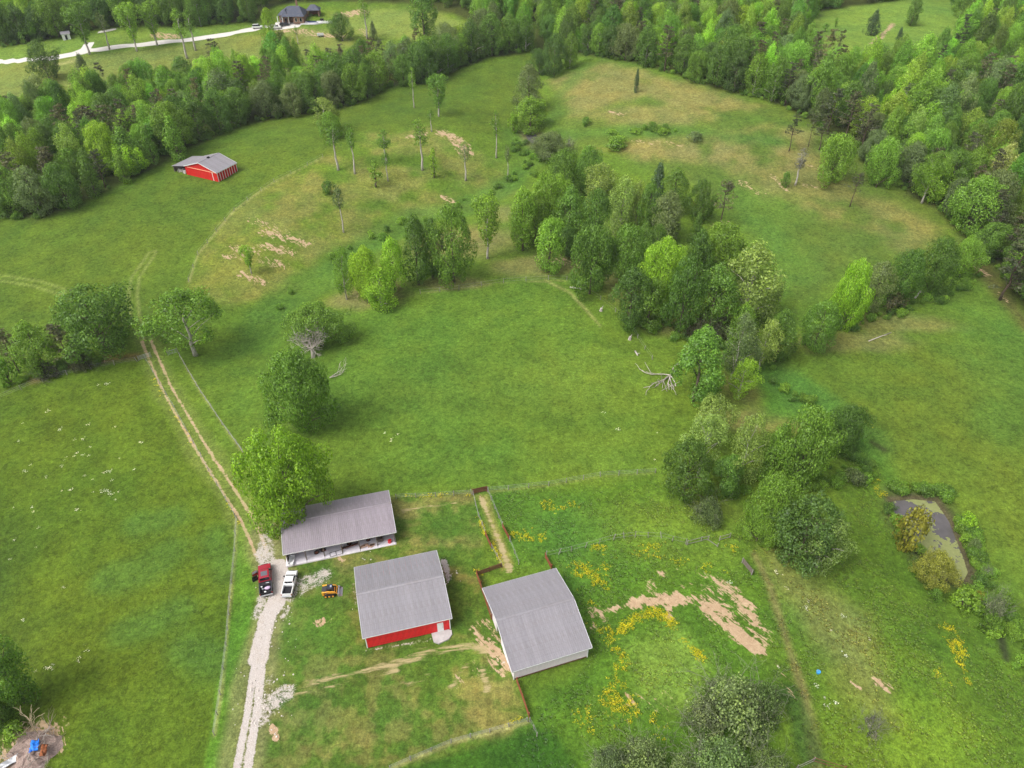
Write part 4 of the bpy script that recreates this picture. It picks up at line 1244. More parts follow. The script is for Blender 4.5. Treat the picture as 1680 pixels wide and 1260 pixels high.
 ('cone', 1477, 45, 66, 12, 'cedar', 'cedar_tree', 'small cedar right of the tan ruts', None),
 ('cone', 1487, 62, 82, 12, 'cedar', 'cedar_tree', 'small cedar at the foot of the tan ruts', None),
 # pond side and lower right
 ('bush', 1502, 825, 900, 60, 'gold', 'shrub', 'feathery golden willow shrub at the pond edge', 'shrubs round the pond'),
 ('round', 1541, 897, 962, 66, 'gold', 'shrub', 'round golden-green bush at the lower end of the pond', 'shrubs round the pond'),
 ('bush', 1590, 838, 870, 32, 'yellow', 'shrub', 'small bright yellow-green bush on the field bank of the pond', 'shrubs round the pond'),
 ('bush', 1585, 955, 1002, 58, 'fresh', 'shrub', 'bright green shrub below the round golden-green bush', 'shrubs round the pond'),
 ('bush', 1538, 962, 986, 22, 'mid', 'shrub', 'small green shrub under the round golden-green bush', 'shrubs round the pond'),
 ('bush', 1605, 965, 990, 26, 'gold', 'shrub', 'small golden shrub beside the bright green shrub', 'shrubs round the pond'),
 ('twiggy', 1640, 965, 1015, 34, (0.24, 0.28, 0.17), 'shrub', 'pale spindly shrub at the outflow of the pond', 'shrubs round the pond'),
 ('twiggy', 1622, 925, 946, 16, (0.36, 0.40, 0.34), 'shrub', 'silvery little shrub on the pond bank', 'shrubs round the pond'),
 ('bush', 1600, 880, 905, 24, 'grey', 'shrub', 'grey-green reeds-like shrub on the field bank of the pond', 'shrubs round the pond'),
 ('bush', 1612, 905, 928, 22, 'mid', 'shrub', 'low leafy shrub on the field bank below the grey-green one', 'shrubs round the pond'),
 ('bush', 1630, 1000, 1040, 36, 'mid', 'shrub', 'leafy shrub below the pale spindly shrub', 'shrubs round the pond'),
 ('scrub', 1212, 1078, 1205, 138, (0.152, 0.215, 0.089), 'thorn_bush', 'big tangled grey-green thorn bush at the bottom', 'grey-green thorn brush'),
 ('scrub', 1262, 1088, 1180, 70, (0.129, 0.200, 0.076), 'thorn_bush', 'thorn bush grown into the right side of the big tangled one', 'grey-green thorn brush'),
 ('scrub', 1190, 1195, 1290, 120, (0.166, 0.245, 0.093), 'thorn_bush', 'grey-green brush at the picture edge below the big tangled one', 'grey-green thorn brush'),
 ('scrub', 1060, 1195, 1280, 100, (0.143, 0.200, 0.085), 'thorn_bush', 'dark brush at the picture edge below the yellow flowers', 'grey-green thorn brush'),
 ('scrub', 1270, 1205, 1290, 80, (0.166, 0.245, 0.089), 'thorn_bush', 'light brush at the picture edge beside the worn path', 'grey-green thorn brush'),
 ('scrub', 1125, 1228, 1300, 80, (0.152, 0.215, 0.085), 'thorn_bush', 'brush at the picture edge between the dark and grey-green ones', 'grey-green thorn brush'),
 ('scrub', 1000, 1212, 1275, 70, (0.15, 0.20, 0.09), 'thorn_bush', 'low brush at the picture edge nearest the dark weeds', 'grey-green thorn brush'),
 ('scrub', 1165, 1130, 1200, 90, (0.17, 0.22, 0.11), 'thorn_bush', 'thorn bush sprawling left of the big tangled one', 'grey-green thorn brush'),
 ('twiggy', 1435, 1163, 1206, 40, (0.20, 0.20, 0.18), 'shrub', 'round leafless silver-grey bush in the lower right grass', None),
 ('bush', 20, 1178, 1215, 44, 'fresh', 'shrub', 'bright green weeds sprawling over the brush pile', None),
 ('bush', 6, 583, 632, 40, 'mid', 'shrub', 'green shrub at the low end of the fence row', G_LANE),
 ('scrub', 130, 572, 606, 40, 'brown', 'shrub', 'bare brown brush at the foot of the dark oak', G_LANE),
 ('scrub', 70, 584, 620, 46, 'brown', 'shrub', 'bare brown brush below the upright fence row tree', G_LANE),
]
for kind, cx, ty, by, w, colour, name, label, group in LIST:
    tree_at(kind, cx, ty, by, w, colour, name, label, 'shrub' if name in ('shrub', 'thorn_bush') else 'tree', group)

# the half-dead tree: bare limbs in front of the low dark one -------------------------------
def dead_tree():
    p = G(514, 586)
    t = thing('dead_tree', 'bare silver-grey dead tree in the meadow above the green lane tree', 'tree', p)
    rng = np.random.default_rng(5)
    mb = MB()
    mb.tube([(0, 0, -0.4), (0.1, 0, 1.2), (0.0, 0.2, 2.4)], [0.55, 0.42, 0.36], 8)
    mb.build('trunk', M_DEAD, t, True)
    for k in range(9):
        a = k * 0.7 + rng.random()
        mb = MB()
        branches(mb, (0, 0.15, 2.0 + 0.4 * rng.random()), (math.cos(a) * 1.0, math.sin(a) * 0.8, 0.5 + 0.5 * rng.random()), 2.5 + 1.0 * rng.random(), 0.14, 3, rng, 4, 0.45, 0.55, 0.022)
        mb.build('branch', M_DEAD, t)
dead_tree()

# front trees of the woods, then the mass behind them ----------------------------------------
EDGES = [  # zone, edge row by row, group, label words, mean top height in metres, palette, kinds, step
 ([(-60, 368), (0, 362), (60, 362), (130, 340), (190, 310)], 'in the woodland front before the red barn', 14, ['mid', 'deep', 'fresh', 'brown', 'grey', 'deep'], ['tall', 'round', 'dense', 'pine', 'cone']),
 ([(300, 252), (362, 224), (412, 202), (500, 190)], 'in the woodland front beyond the red barn', 14, ['mid', 'fresh', 'brown', 'deep', 'brown'], ['tall', 'round', 'pine', 'dense']),
 ([(500, 190), (580, 174), (606, 164), (640, 144), (704, 138), (752, 116), (800, 96), (870, 86)], 'in the wood topping the upper pasture', 15, ['mid', 'fresh', 'deep', 'grey', 'mid'], ['tall', 'round', 'dense', 'weep']),
 ([(948, 94), (985, 96), (1060, 111), (1128, 133), (1190, 151), (1270, 171)], 'in the woodland front behind the dry hill', 14, ['mid', 'deep', 'fresh', 'dark', 'brown'], ['tall', 'round', 'dense', 'weep', 'pine']),
 ([(1270, 171), (1327, 201), (1405, 257), (1430, 281)], 'in the woodland front above the hill pines', 13, ['fresh', 'brown', 'mid', 'bright', 'grey'], ['tall', 'pine', 'round', 'maple']),
 ([(1430, 281), (1494, 323), (1540, 347), (1584, 395), (1614, 425), (1690, 515)], 'in the woodland front by the lower hill', 14, ['fresh', 'pine', 'mid', 'brown', 'bright', 'deep'], ['round', 'pine', 'tall', 'dense', 'pine']),
 ([(0, 80), (60, 69), (110, 62), (160, 48), (212, 45), (330, 44), (420, 38)], 'in the wood above the white driveway', 17, ['mid', 'deep', 'dark', 'fresh'], ['tall', 'round', 'dense']),
]
USED = []
n_edge = 0
CNAME = {'mid': 'mid green', 'deep': 'deep green', 'fresh': 'light green', 'brown': 'brownish', 'grey': 'grey-green', 'dark': 'very dark', 'bright': 'bright green', 'pine': 'dark'}
KNAME = {'tall': 'tall leafy tree', 'round': 'rounded leafy tree', 'dense': 'dense leafy tree', 'weep': 'drooping leafy tree', 'pine': 'pine', 'cone': 'cone-shaped tree', 'maple': 'clumpy leafy tree'}
for edge, words_, ht, pal, kinds in EDGES:
    P = gl(edge)
    inn = np.array([0.0, 1.0])
    for row in range(2):
        carry = R.random() * 4
        for a, b in zip(P[:-1], P[1:]):
            d = b - a
            L = float(np.hypot(*d))
            nrm = np.array([-d[1], d[0]]) / (L + 1e-9)
            s = carry
            while s < L:
                q = a + d * (s / L) + nrm * (3.0 + row * 7.0 + R.uniform(-1.5, 1.5))
                kd = R.choice(kinds)
                cl_ = R.choice(pal)
                if kd == 'pine':
                    cl_ = R.choice(['brown', 'pine'])
                elif cl_ in ('brown', 'pine'):
                    cl_ = 'grey'
                h = ht * R.uniform(0.75, 1.2)
                w = h * {'tall': .58, 'round': .78, 'dense': .72, 'weep': .6, 'pine': .5, 'cone': .55, 'maple': .75}[kd]
                s += w * R.uniform(0.75, 1.05) * (1.0 if row == 0 else 1.5)
                if len(USED) and min((u[0] - q[0]) ** 2 + (u[1] - q[1]) ** 2 for u in USED) < 12:
                    continue
                USED.append(tuple(q))
                pine_ = kd == 'pine'
                plant(kd, float(q[0]), float(q[1]), h, w, cl_, 'pine_tree' if pine_ else T, '%s %s %s' % (CNAME[cl_], KNAME[kd], words_), 'tree', 'trees ' + words_)
                n_edge += 1

            carry = s - L
by_label = {}
for o in C.objects:
    if o.type == 'EMPTY' and o.get('group', '').startswith('trees ') and o.get('category') == 'tree':
        by_label.setdefault(o['label'], []).append(o)
ORD = ['leftmost', 'second from left', 'third from left', 'fourth from left', 'fifth from left', 'sixth from left']
for lab, os_ in by_label.items():
    if len(os_) > 1:
        os_.sort(key=lambda o: proj(o.location)[0])
        for k, o in enumerate(os_):
            o['label'] = lab.replace(' in the ', ', %s in the ' % ('rightmost' if k == len(os_) - 1 else ORD[k]), 1)
print('edge trees', n_edge, 'listed', len(LIST))

# the woods: one mass of instanced trees -------------------------------------------------------
SRC = bpy.data.collections.new('woodland_sources')
srcs = [('tall', 'mid', 0, 3), ('tall', 'deep', 1, 3), ('tall', 'fresh', 2, 3), ('round', 'mid', 0, 3), ('round', 'fresh', 1, 3), ('round', 'deep', 2, 2), ('dense', 'deep', 0, 2), ('dense', 'mid', 1, 1), ('maple', 'bright', 0, 1),
        ('weep', 'fresh', 0, 3), ('weep', 'pale', 1, 1), ('cone', 'mid', 0, 1), ('pine', 'brown', 0, 1), ('pine', 'pine', 1, 1), ('open', 'grey', 0, 1), ('tall', 'grey', 0, 1)]
order = []
for n, (kd, cl_, v, wgt) in enumerate(srcs):
    cm, tm = TREES[kd][v % len(TREES[kd])]
    o = bpy.data.objects.new('woodland_source_%02d' % n, cm)
    c = LEAFC[cl_]
    o.color = (*c, 1)
    h0, w0 = DIM[kd]
    SRC.objects.link(o)
    order += [n] * wgt
def wood_points():
    out = []
    for P_, dens, dark in ((WOOD_W, 6.2, 0), (WOOD_NW, 7.2, 0), (WOOD_NE, 6.6, 0), (CLEARING, 0, 0)):
        if not dens:
            continue
        P = gl(P_)
        lo, hi = P.min(0), P.max(0)
        xs, ys = np.arange(lo[0], hi[0], dens), np.arange(lo[1], min(hi[1], 1000), dens)
        XX, YY = np.meshgrid(xs, ys)
        X, Y = XX.ravel() + NR.uniform(-0.45, 0.45, XX.size) * dens, YY.ravel() + NR.uniform(-0.45, 0.45, XX.size) * dens
        ok = sdist(X, Y, P) > 3.0
        cp = gl(CLEARING)
        ok &= sdist(X, Y, cp) < 3.0
        ok &= np.abs(np.arctan2(X, Y)) < math.radians(47)
        ok &= vnoise(X, Y, 14, 501) > 0.12
        X, Y = X[ok], Y[ok]
        U = np.array(USED)
        keep = np.ones(len(X), bool)
        for ux, uy in U:
            keep &= (X - ux) ** 2 + (Y - uy) ** 2 > 14
        out.append(np.stack([X[keep], Y[keep], zt(X[keep], Y[keep]) - 0.3], 1))
    return np.concatenate(out)
WP = wood_points()
print('woodland trees', len(WP))

def scatter(name, V, rot, scl, idx, coll, label, attr=None):
    """One object: points, each carrying a turn, a size and which source it shows."""
    me = bpy.data.meshes.new(name)
    me.vertices.add(len(V))
    me.vertices.foreach_set('co', np.ascontiguousarray(V, np.float32).ravel())
    add_float(me, 'turn', rot)
    at = me.attributes.new('size', 'FLOAT_VECTOR', 'POINT')
    at.data.foreach_set('vector', np.ascontiguousarray(scl, np.float32).ravel())
    at = me.attributes.new('pick', 'INT', 'POINT')
    at.data.foreach_set('value', np.ascontiguousarray(idx, np.int32))
    if attr is not None:
        add_col(me, 'gcol', attr)
    o = put(me, name)
    ng = bpy.data.node_groups.new(name + '_scatter', 'GeometryNodeTree')
    ng.interface.new_socket('Geometry', in_out='INPUT', socket_type='NodeSocketGeometry')
    ng.interface.new_socket('Geometry', in_out='OUTPUT', socket_type='NodeSocketGeometry')
    n, l = ng.nodes, ng.links
    gi, go = n.new('NodeGroupInput'), n.new('NodeGroupOutput')
    ci = n.new('GeometryNodeCollectionInfo')
    ci.inputs['Collection'].default_value = coll
    ci.inputs['Separate Children'].default_value = True
    ci.inputs['Reset Children'].default_value = True
    iop = n.new('GeometryNodeInstanceOnPoints')
    iop.inputs['Pick Instance'].default_value = True
    def attr_in(nm, dt):
        a = n.new('GeometryNodeInputNamedAttribute')
        a.data_type = dt
        a.inputs[0].default_value = nm
        return [s for s in a.outputs if s.enabled][0]
    l.new(attr_in('pick', 'INT'), iop.inputs['Instance Index'])
    l.new(attr_in('size', 'FLOAT_VECTOR'), iop.inputs['Scale'])
    cx = n.new('ShaderNodeCombineXYZ')
    l.new(attr_in('turn', 'FLOAT'), cx.inputs[2])
    l.new(cx.outputs[0], iop.inputs['Rotation'])
    m2p = n.new('GeometryNodeMeshToPoints')
    l.new(gi.outputs[0], m2p.inputs[0])
    l.new(m2p.outputs[0], iop.inputs['Points'])
    l.new(ci.outputs[0], iop.inputs['Instance'])
    l.new(iop.outputs[0], go.inputs[0])
    mod = o.modifiers.new('scatter', 'NODES')
    mod.node_group = ng
    return tag(o, label, kind='stuff')
n = len(WP)
pick = np.array(order)[NR.integers(0, len(order), n)]
patch = fbm(WP[:, 0], WP[:, 1], 30, 610, 2)
pick[(patch > 0.60) & (NR.random(n) < 0.6)] = 12                    # stands of brownish pine
for px_, py_, rx_, ry_ in ((285, 215, 20, 11), (55, 325, 20, 9), (465, 172, 16, 9), (150, 262, 14, 8), (1395, 232, 12, 8), (1650, 440, 14, 10), (1300, 165, 14, 6), (1555, 330, 10, 7), (1240, 140, 14, 6)):
    g_ = G(px_, py_)
    pick[(((WP[:, 0] - g_.x) / rx_) ** 2 + ((WP[:, 1] - g_.y) / ry_) ** 2 < 1) & (NR.random(n) < 0.8)] = 12
pick[(patch < 0.38) & (NR.random(n) < 0.4)] = 9
wcol_gain = 1.12
h = NR.uniform(0.6, 1.2, n) * (0.85 + 0.3 * fbm(WP[:, 0], WP[:, 1], 45, 620, 2))
w = NR.uniform(0.58, 1.05, n) * np.where(np.isin(pick, [3, 4, 5, 6, 7, 8]), 0.72, 1.0)
wcol = np.array([LEAFC[c[1]] + (1.0,) for c in srcs])[pick]
wcol[:, :3] *= wcol_gain * NR.uniform(0.78, 1.36, (n, 1)) * (1 + NR.normal(0, 0.07, (n, 3)))
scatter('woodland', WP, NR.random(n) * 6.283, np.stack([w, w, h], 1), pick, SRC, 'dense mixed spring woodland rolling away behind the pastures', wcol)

# undergrowth along the feet of the woods
U2 = bpy.data.collections.new('undergrowth_sources')
for k, (v, cl_) in enumerate(((0, 'mid'), (1, 'deep'), (2, 'fresh'), (0, 'grey'))):
    o = bpy.data.objects.new('undergrowth_source_%02d' % k, TREES['bush'][v][0])
    o.color = (*LEAFC[cl_], 1)
    U2.objects.link(o)
pts = []
for edge, *_ in EDGES:
    P = gl(edge)
    for a, b in zip(P[:-1], P[1:]):
        d = b - a
        L = float(np.hypot(*d))
        nrm = np.array([-d[1], d[0]]) / (L + 1e-9)
        for k in range(int(L / 1.3)):
            pts.append(a + d * R.random() + nrm * (0.8 + 5 * R.random() ** 1.5))
for q, wd, nn in (([(1460, 806), (1500, 803), (1545, 806), (1562, 830)], 1.6, 34), ([(1570, 850), (1590, 880), (1606, 915), (1612, 945)], 2.4, 46), ([(1456, 830), (1478, 870), (1510, 905)], 1.5, 30), ([(1600, 960), (1640, 1010), (1665, 1090)], 6.0, 26),
                  ([(20, 630), (110, 603), (170, 592)], 3.0, 30), ([(440, 505), (560, 432), (660, 366), (760, 342), (835, 300)], 7.0, 26), ([(845, 225), (872, 260), (860, 290)], 7, 26), ([(1160, 560), (1260, 610), (1380, 720), (1440, 800)], 4.0, 40),
                  ([(1060, 540), (1150, 550), (1230, 590)], 7.0, 30), ([(1390, 540), (1470, 512), (1560, 484), (1600, 455)], 3.5, 50), ([(1180, 790), (1300, 800), (1400, 760)], 6.0, 30), ([(990, 216), (1060, 213), (1130, 215)], 5.0, 8)):
    P = gl(q)
    for _ in range(nn):
        k = R.randrange(len(P) - 1)
        pts.append(P[k] + (P[k + 1] - P[k]) * R.random() + np.array([R.uniform(-wd, wd), R.uniform(-wd, wd)]) * 0.5)
UP = np.array(pts)
UP = UP[(sdist(UP[:, 0], UP[:, 1], POND) < 0.0)]
n = len(UP)
sc = NR.uniform(0.18, 0.6, n)
ucol = np.array([LEAFC[c] + (1.0,) for c in ('mid', 'deep', 'fresh', 'fresh')])
upick = NR.integers(0, 4, n)
scatter('undergrowth', np.stack([UP[:, 0], UP[:, 1], zt(UP[:, 0], UP[:, 1])], 1), NR.random(n) * 6.283, np.stack([sc, sc, sc * 1.1], 1), upick, U2, 'low leafy undergrowth along woodland feet, draws and pond banks', ucol[upick])
# ------------------------------------------------------------------ barns, house
def roof_material(name, a, b):
    t = NT(name)
    p = t.obj()
    oi = t.new('ShaderNodeObjectInfo').outputs['Random']
    n1 = t.noise(p, 0.5, 5, 0.6)
    n2 = t.noise(t.scale_vec(p, 3.0, 0.5, 1.0), 1.0, 4, 0.6)
    c = t.mix(t.mr(n2, 0.3, 0.7), a, b)
    c = t.mix(t.mr(n1, 0.48, 0.78, 0, 0.5), c, lin(134, 122, 118, 0.70))
    c = t.mix(t.mr(t.noise(p, 2.2, 6, 0.7), 0.6, 0.75, 0, 0.35), c, lin(190, 186, 190, 0.70))
    sp = t.new('ShaderNodeSeparateXYZ')
    t.link(p, sp.inputs[0])
    lap = t.math('LESS_THAN', t.math('FRACT', t.math('MULTIPLY', sp.outputs[1], 1.15)), 0.09)   # rows of screws along the purlins
    c = t.mix(t.math('MULTIPLY', lap, 0.16), c, lin(120, 112, 114, 0.70))
    sc = t.new('ShaderNodeVectorMath', operation='SCALE')
    t.link(c, sc.inputs[0])
    t.link(t.mr(oi, 0, 1, 0.93, 1.06), sc.inputs['Scale'])
    t.bsdf(sc.outputs[0], 0.55, 0.35, 0.0, n2, 0.12, 0.02)
    return t.m
M_ROOF = roof_material('grey_metal_roof', lin(160, 156, 162, 0.64), lin(174, 170, 176, 0.64))
M_ROOFB = roof_material('shed_metal_roof', lin(158, 148, 156, 0.70), lin(172, 162, 170, 0.70))
M_RED = mat_plain('red_painted_metal', (0.74, 0.024, 0.030), 0.5, 0.35, 0, 0.2, 0.9)
M_REDW = mat_plain('red_painted_boards', lin(206, 40, 34, 0.85), 0.75, 0.2, 0, 0.14, 2.0)
M_WHITEM = mat_plain('white_painted_metal', (0.74, 0.66, 0.70), 0.6, 0.3, 0, 0.06, 1.0)
M_WHITE = mat_plain('white_paint', (0.78, 0.78, 0.77), 0.5, 0.35, 0, 0.05, 2.0)
M_TRIM = mat_plain('pale_trim', (0.66, 0.66, 0.66), 0.5, 0.3, 0, 0.05, 2.0)
M_CONC = mat_plain('pale_concrete', (0.70, 0.66, 0.70), 0.9, 0.15, 0, 0.12, 0.9)
M_DARK = mat_plain('near_black_and_inner_shade', (0.020, 0.019, 0.020), 0.9, 0.1)  # near-black of dark parts; also stands in for shade inside the barns
M_WOOD = mat_plain('grey_barn_wood', lin(120, 110, 100, 0.8), 0.85, 0.15, 0, 0.2, 2.0)
M_BROWN = mat_plain('red_brown_boards', lin(138, 82, 58, 0.85), 0.85, 0.15, 0, 0.25, 2.5, 0.15)
M_BROWN2 = mat_plain('dull_brown_boards', lin(118, 84, 62, 0.8), 0.85, 0.15, 0, 0.25, 2.5, 0.15)
M_GREYP = mat_plain('weathered_grey_post', lin(150, 144, 138, 0.85), 0.85, 0.15, 0, 0.2, 4.0, 0.1)
M_STEEL = mat_plain('galvanised_steel', (0.42, 0.43, 0.45), 0.42, 0.4, 0.6, 0.08, 3)
M_BLACK = mat_plain('black_rubber', (0.016, 0.016, 0.017), 0.75, 0.25)
M_GLASS = mat_plain('dark_glass', (0.012, 0.014, 0.017), 0.08, 0.5, 0, 0.02)
M_SLATE = roof_material('dark_slate_roof', lin(66, 72, 88, 0.85), lin(84, 90, 106, 0.85))
M_BRICK = mat_plain('brown_brick', lin(150, 120, 104, 0.8), 0.9, 0.1, 0, 0.3, 4.0)
M_RUST = mat_plain('rusty_iron', lin(110, 62, 44, 0.8), 0.85, 0.2, 0, 0.35, 3.0)

def rect_from(corner_px, z):
    """Eave corners (front-left, front-right, back-right, back-left) as photograph pixels at height z -> centre, length, depth, turn."""
    P = [Gz(a, b, z) for a, b in corner_px]
    u = ((P[1] - P[0]) + (P[2] - P[3])) / 2
    v = ((P[3] - P[0]) + (P[2] - P[1])) / 2
    au = math.atan2(u.y, u.x)
    av = math.atan2(v.y, v.x) - math.pi / 2
    c = (P[0] + P[1] + P[2] + P[3]) / 4
    return c, u.length, v.length, (au + av) / 2

def roof_panel_mesh(name, w, L, mat, rib=0.035, n=3):
    """A ribbed sheet: x across its width, y up the slope from 0 to L."""
    mb = MB()
    th = 0.03
    prof = [(0.004, 0.0)]
    for k in range(n):
        x = w * k / n + 0.03
        prof += [(x, 0.0), (x + 0.015, rib), (x + 0.055, rib), (x + 0.07, 0.0)]
    prof += [(w - 0.004, 0.0)]
    prof = [(x, z + th) for x, z in prof]
    full = prof[::-1] + [(0.004, 0.0), (w - 0.004, 0.0)]
    mb.prism(full, 'y', 0.0, L)
    return mb.mesh(name, mat)

def panels(parent, name, mat, x0, x1, wide, L, origin_y, origin_z, slope, flip, rz=0.0):
    """Sheets side by side from x0 to x1, rising from the eave line at the given slope."""
    n = max(1, round((x1 - x0) / wide))
    w = (x1 - x0) / n
    me = roof_panel_mesh(name, w, L, mat)
    for k in range(n):
        o = put(me, name, parent)
        if not flip:
            o.location = (x0 + w * k, origin_y, origin_z)
            o.rotation_euler = (slope, 0, 0)
        else:
            o.location = (x0 + w * (k + 1), origin_y, origin_z)
            o.rotation_euler = (slope, 0, math.pi)

def gable(parent, L, D, he, hr, wall_mat, roof_mat, inset=0.35, wall_z0=0.0, split=0.5, skip_front=False, front_panels=0.9, trim=M_TRIM, wide=0.92, skip=()):
    """Walls and a ridge-along-x gable roof, local origin at the middle of the floor."""
    x0, x1, y0, y1 = -L / 2, L / 2, -D / 2, D / 2
    yr = y0 + D * split
    X0, X1, Y0, Y1 = x0 + inset, x1 - inset, y0 + inset, y1 - inset
    t = 0.12
    zt_ = lambda y: he + (hr - he) * (1 - abs(y - yr) / (yr - y0 if y < yr else y1 - yr)) - 0.03
    def sheet_wall(name, a, b, thick, z0, z1):
        """A straight wall from a to b made of upright ribbed sheets."""
        d = Vector((b[0] - a[0], b[1] - a[1], 0))
        n = max(1, round(d.length / front_panels))
        w = d.length / n
        ang = math.atan2(d.y, d.x)
        mb = MB()
        pr = []
        for k in range(4):
            x = w * k / 4
            pr += [(x + 0.005, 0.0), (x + w / 4 - 0.07, 0.0), (x + w / 4 - 0.05, -0.03), (x + w / 4 - 0.02, -0.03)]
        pr = pr + [(w, 0.0), (w, thick), (0.005, thick)]
        mb.prism([(x, y) for x, y in pr], 'z', z0, z1)
        me = mb.mesh(name, wall_mat)
        for k in range(n):
            o = put(me, name, parent)
            o.location = (a[0] + d.x * k / n, a[1] + d.y * k / n, 0)
            o.rotation_euler = (0, 0, ang)
    if 'front' not in skip:
        sheet_wall('wall_panel', (X0 + t, Y0), (X1 - t, Y0), t, wall_z0, zt_(Y0) - 0.02)
    if 'back' not in skip:
        MB().box(X0 + t, X1 - t, Y1 - t, Y1, wall_z0, zt_(Y1) - 0.02).build('back_wall', wall_mat, parent)
    for nm, xa, key in (('gable_wall', X0, 'west'), ('gable_wall', X1 - t, 'east')):
        if key in skip:
            continue
        prof = [(Y0, wall_z0), (Y1, wall_z0), (Y1, zt_(Y1)), (yr, hr - 0.06), (Y0, zt_(Y0))]
        MB().prism(prof, 'x', xa, xa + t).build(nm, wall_mat, parent)
    s1 = math.atan2(hr - he, yr - y0)
    s2 = math.atan2(hr - he, y1 - yr)
    panels(parent, 'roof_panel', roof_mat, x0, x1, wide, math.hypot(hr - he, yr - y0), y0, he, s1, False)
    panels(parent, 'roof_panel', roof_mat, x0, x1, wide, math.hypot(hr - he, y1 - yr), y1, he, s2, True)
    mb = MB()
    mb.prism([(yr - 0.28, hr - 0.28 * math.tan(s1) + 0.075), (yr, hr + 0.085), (yr + 0.28, hr - 0.28 * math.tan(s2) + 0.075), (yr + 0.28, hr - 0.28 * math.tan(s2) + 0.095), (yr, hr + 0.11), (yr - 0.28, hr - 0.28 * math.tan(s1) + 0.095)][::-1], 'x', x0 - 0.02, x1 + 0.02)
    mb.build('ridge_cap', roof_mat, parent)
    for (ya, yb, sl, sgn) in ((y0, yr, s1, 1), (y1, yr, s2, -1)):
        for xa in (x0 - 0.05, x1):
            mb = MB()
            za, zb = he, hr
            mb.hexa([(xa, ya, za - 0.16), (xa + 0.05, ya, za - 0.16), (xa + 0.05, yb, zb - 0.16), (xa, yb, zb - 0.16), (xa, ya, za + 0.07), (xa + 0.05, ya, za + 0.07), (xa + 0.05, yb, zb + 0.07), (xa, yb, zb + 0.07)])
            mb.build('rake_trim', trim, parent)
    MB().box(x0, x1, y0 - 0.04, y0 - 0.003, he - 0.15, he + 0.02).build('eave_trim', trim, parent)
    MB().box(x0, x1, y1 + 0.003, y1 + 0.04, he - 0.15, he + 0.02).build('eave_trim', trim, parent)
    return X0, X1, Y0, Y1, yr, zt_

# red barn -----------------------------------------------------------------------------------------
c, L, D, rz = rect_from([(595, 1051.5), (741, 1017.5), (717, 905.5), (582.5, 935)], 3.1)
zb = zg(c.x, c.y)
rb = thing('red_barn', 'red metal barn with grey gable roof and one white door', 'barn', (c.x, c.y, zb), rz)
X0, X1, Y0, Y1, yr, zf = gable(rb, L, D, 3.1, 4.9, M_RED, M_ROOF, 0.32)
d = MB().box(X1 - 2.0, X1 - 1.05, Y0 - 0.07, Y0 + 0.02, 0.05, 2.15).build('door', M_WHITE, rb)
MB().box(X1 - 1.22, X1 - 1.14, Y0 - 0.12, Y0 - 0.075, 1.0, 1.12).build('door_handle', M_STEEL, d)
for xa in (X0 - 0.02, X1 - 0.12):
    MB().box(xa, xa + 0.14, Y0 - 0.05, Y0 + 0.14, 0, zf(Y0) - 0.05).build('corner_trim', M_WHITE, rb)
mb = MB()
ring = [(X1 - 3.0, Y0 - 0.05), (X1 - 2.9, Y0 - 1.6), (X1 - 2.2, Y0 - 2.05), (X1 - 0.6, Y0 - 1.7), (X1 + 0.05, Y0 - 1.0), (X1 + 0.1, Y0 - 0.3), (X1 - 0.4, Y0 - 0.05)]
mb.prism(ring, 'z', -0.3, 0.1)
mb.build('concrete_apron', mat_plain('grey_concrete', (0.44, 0.41, 0.40), 0.9, 0.15, 0, 0.2, 1.2), rb)

# white barn -----------------------------------------------------------------------------------------
c, L, D, rz = rect_from([(838.5, 1106), (970.8, 1065.2), (911.5, 933.8), (792.9, 968.4)], 2.9)
zb = zg(c.x, c.y)
wb = thing('white_barn', 'pinkish white barn with wide grey roof between rust-brown board fences', 'barn', (c.x, c.y, zb), rz)
X0, X1, Y0, Y1, yr, zf = gable(wb, L, D, 2.9, 4.9, M_WHITEM, M_ROOF, 0.42, skip=('west',))
t_ = 0.12
for a, b in ((Y0, yr - 0.9), (yr + 1.3, Y1)):
    MB().prism([(a, 0), (b, 0), (b, zf(b)), (a, zf(a))], 'x', X0, X0 + t_).build('gable_wall', M_WHITEM, wb)
MB().prism([(yr - 0.9, 2.7), (yr + 1.3, 2.7), (yr + 1.3, zf(yr + 1.3)), (yr, 4.84), (yr - 0.9, zf(yr - 0.9))], 'x', X0, X0 + t_).build('gable_wall', M_WHITEM, wb)
MB().box(X0 + 0.5, X0 + 0.62, yr - 1.4, yr + 1.8, 0, 3.2).build('interior_shade_sheet', M_DARK, wb)  # black sheet behind the opening, standing in for the shade inside
MB().box(X0 - 0.07, X0 - 0.01, Y0 + 2.6, Y0 + 5.0, 0.1, 2.5).build('sliding_door', M_WHITE, wb)
for xa in (X0 - 0.06, X1 - 0.08):
    MB().box(xa, xa + 0.14, Y0 - 0.06, Y0 + 0.13, 0, zf(Y0) - 0.05).build('corner_trim', M_WHITE, wb)
MB().box(X0 + 0.1, X1 - 0.1, Y0 - 0.035, Y0 - 0.002, 0.02, 0.28).build('base_board', M_BROWN2, wb)

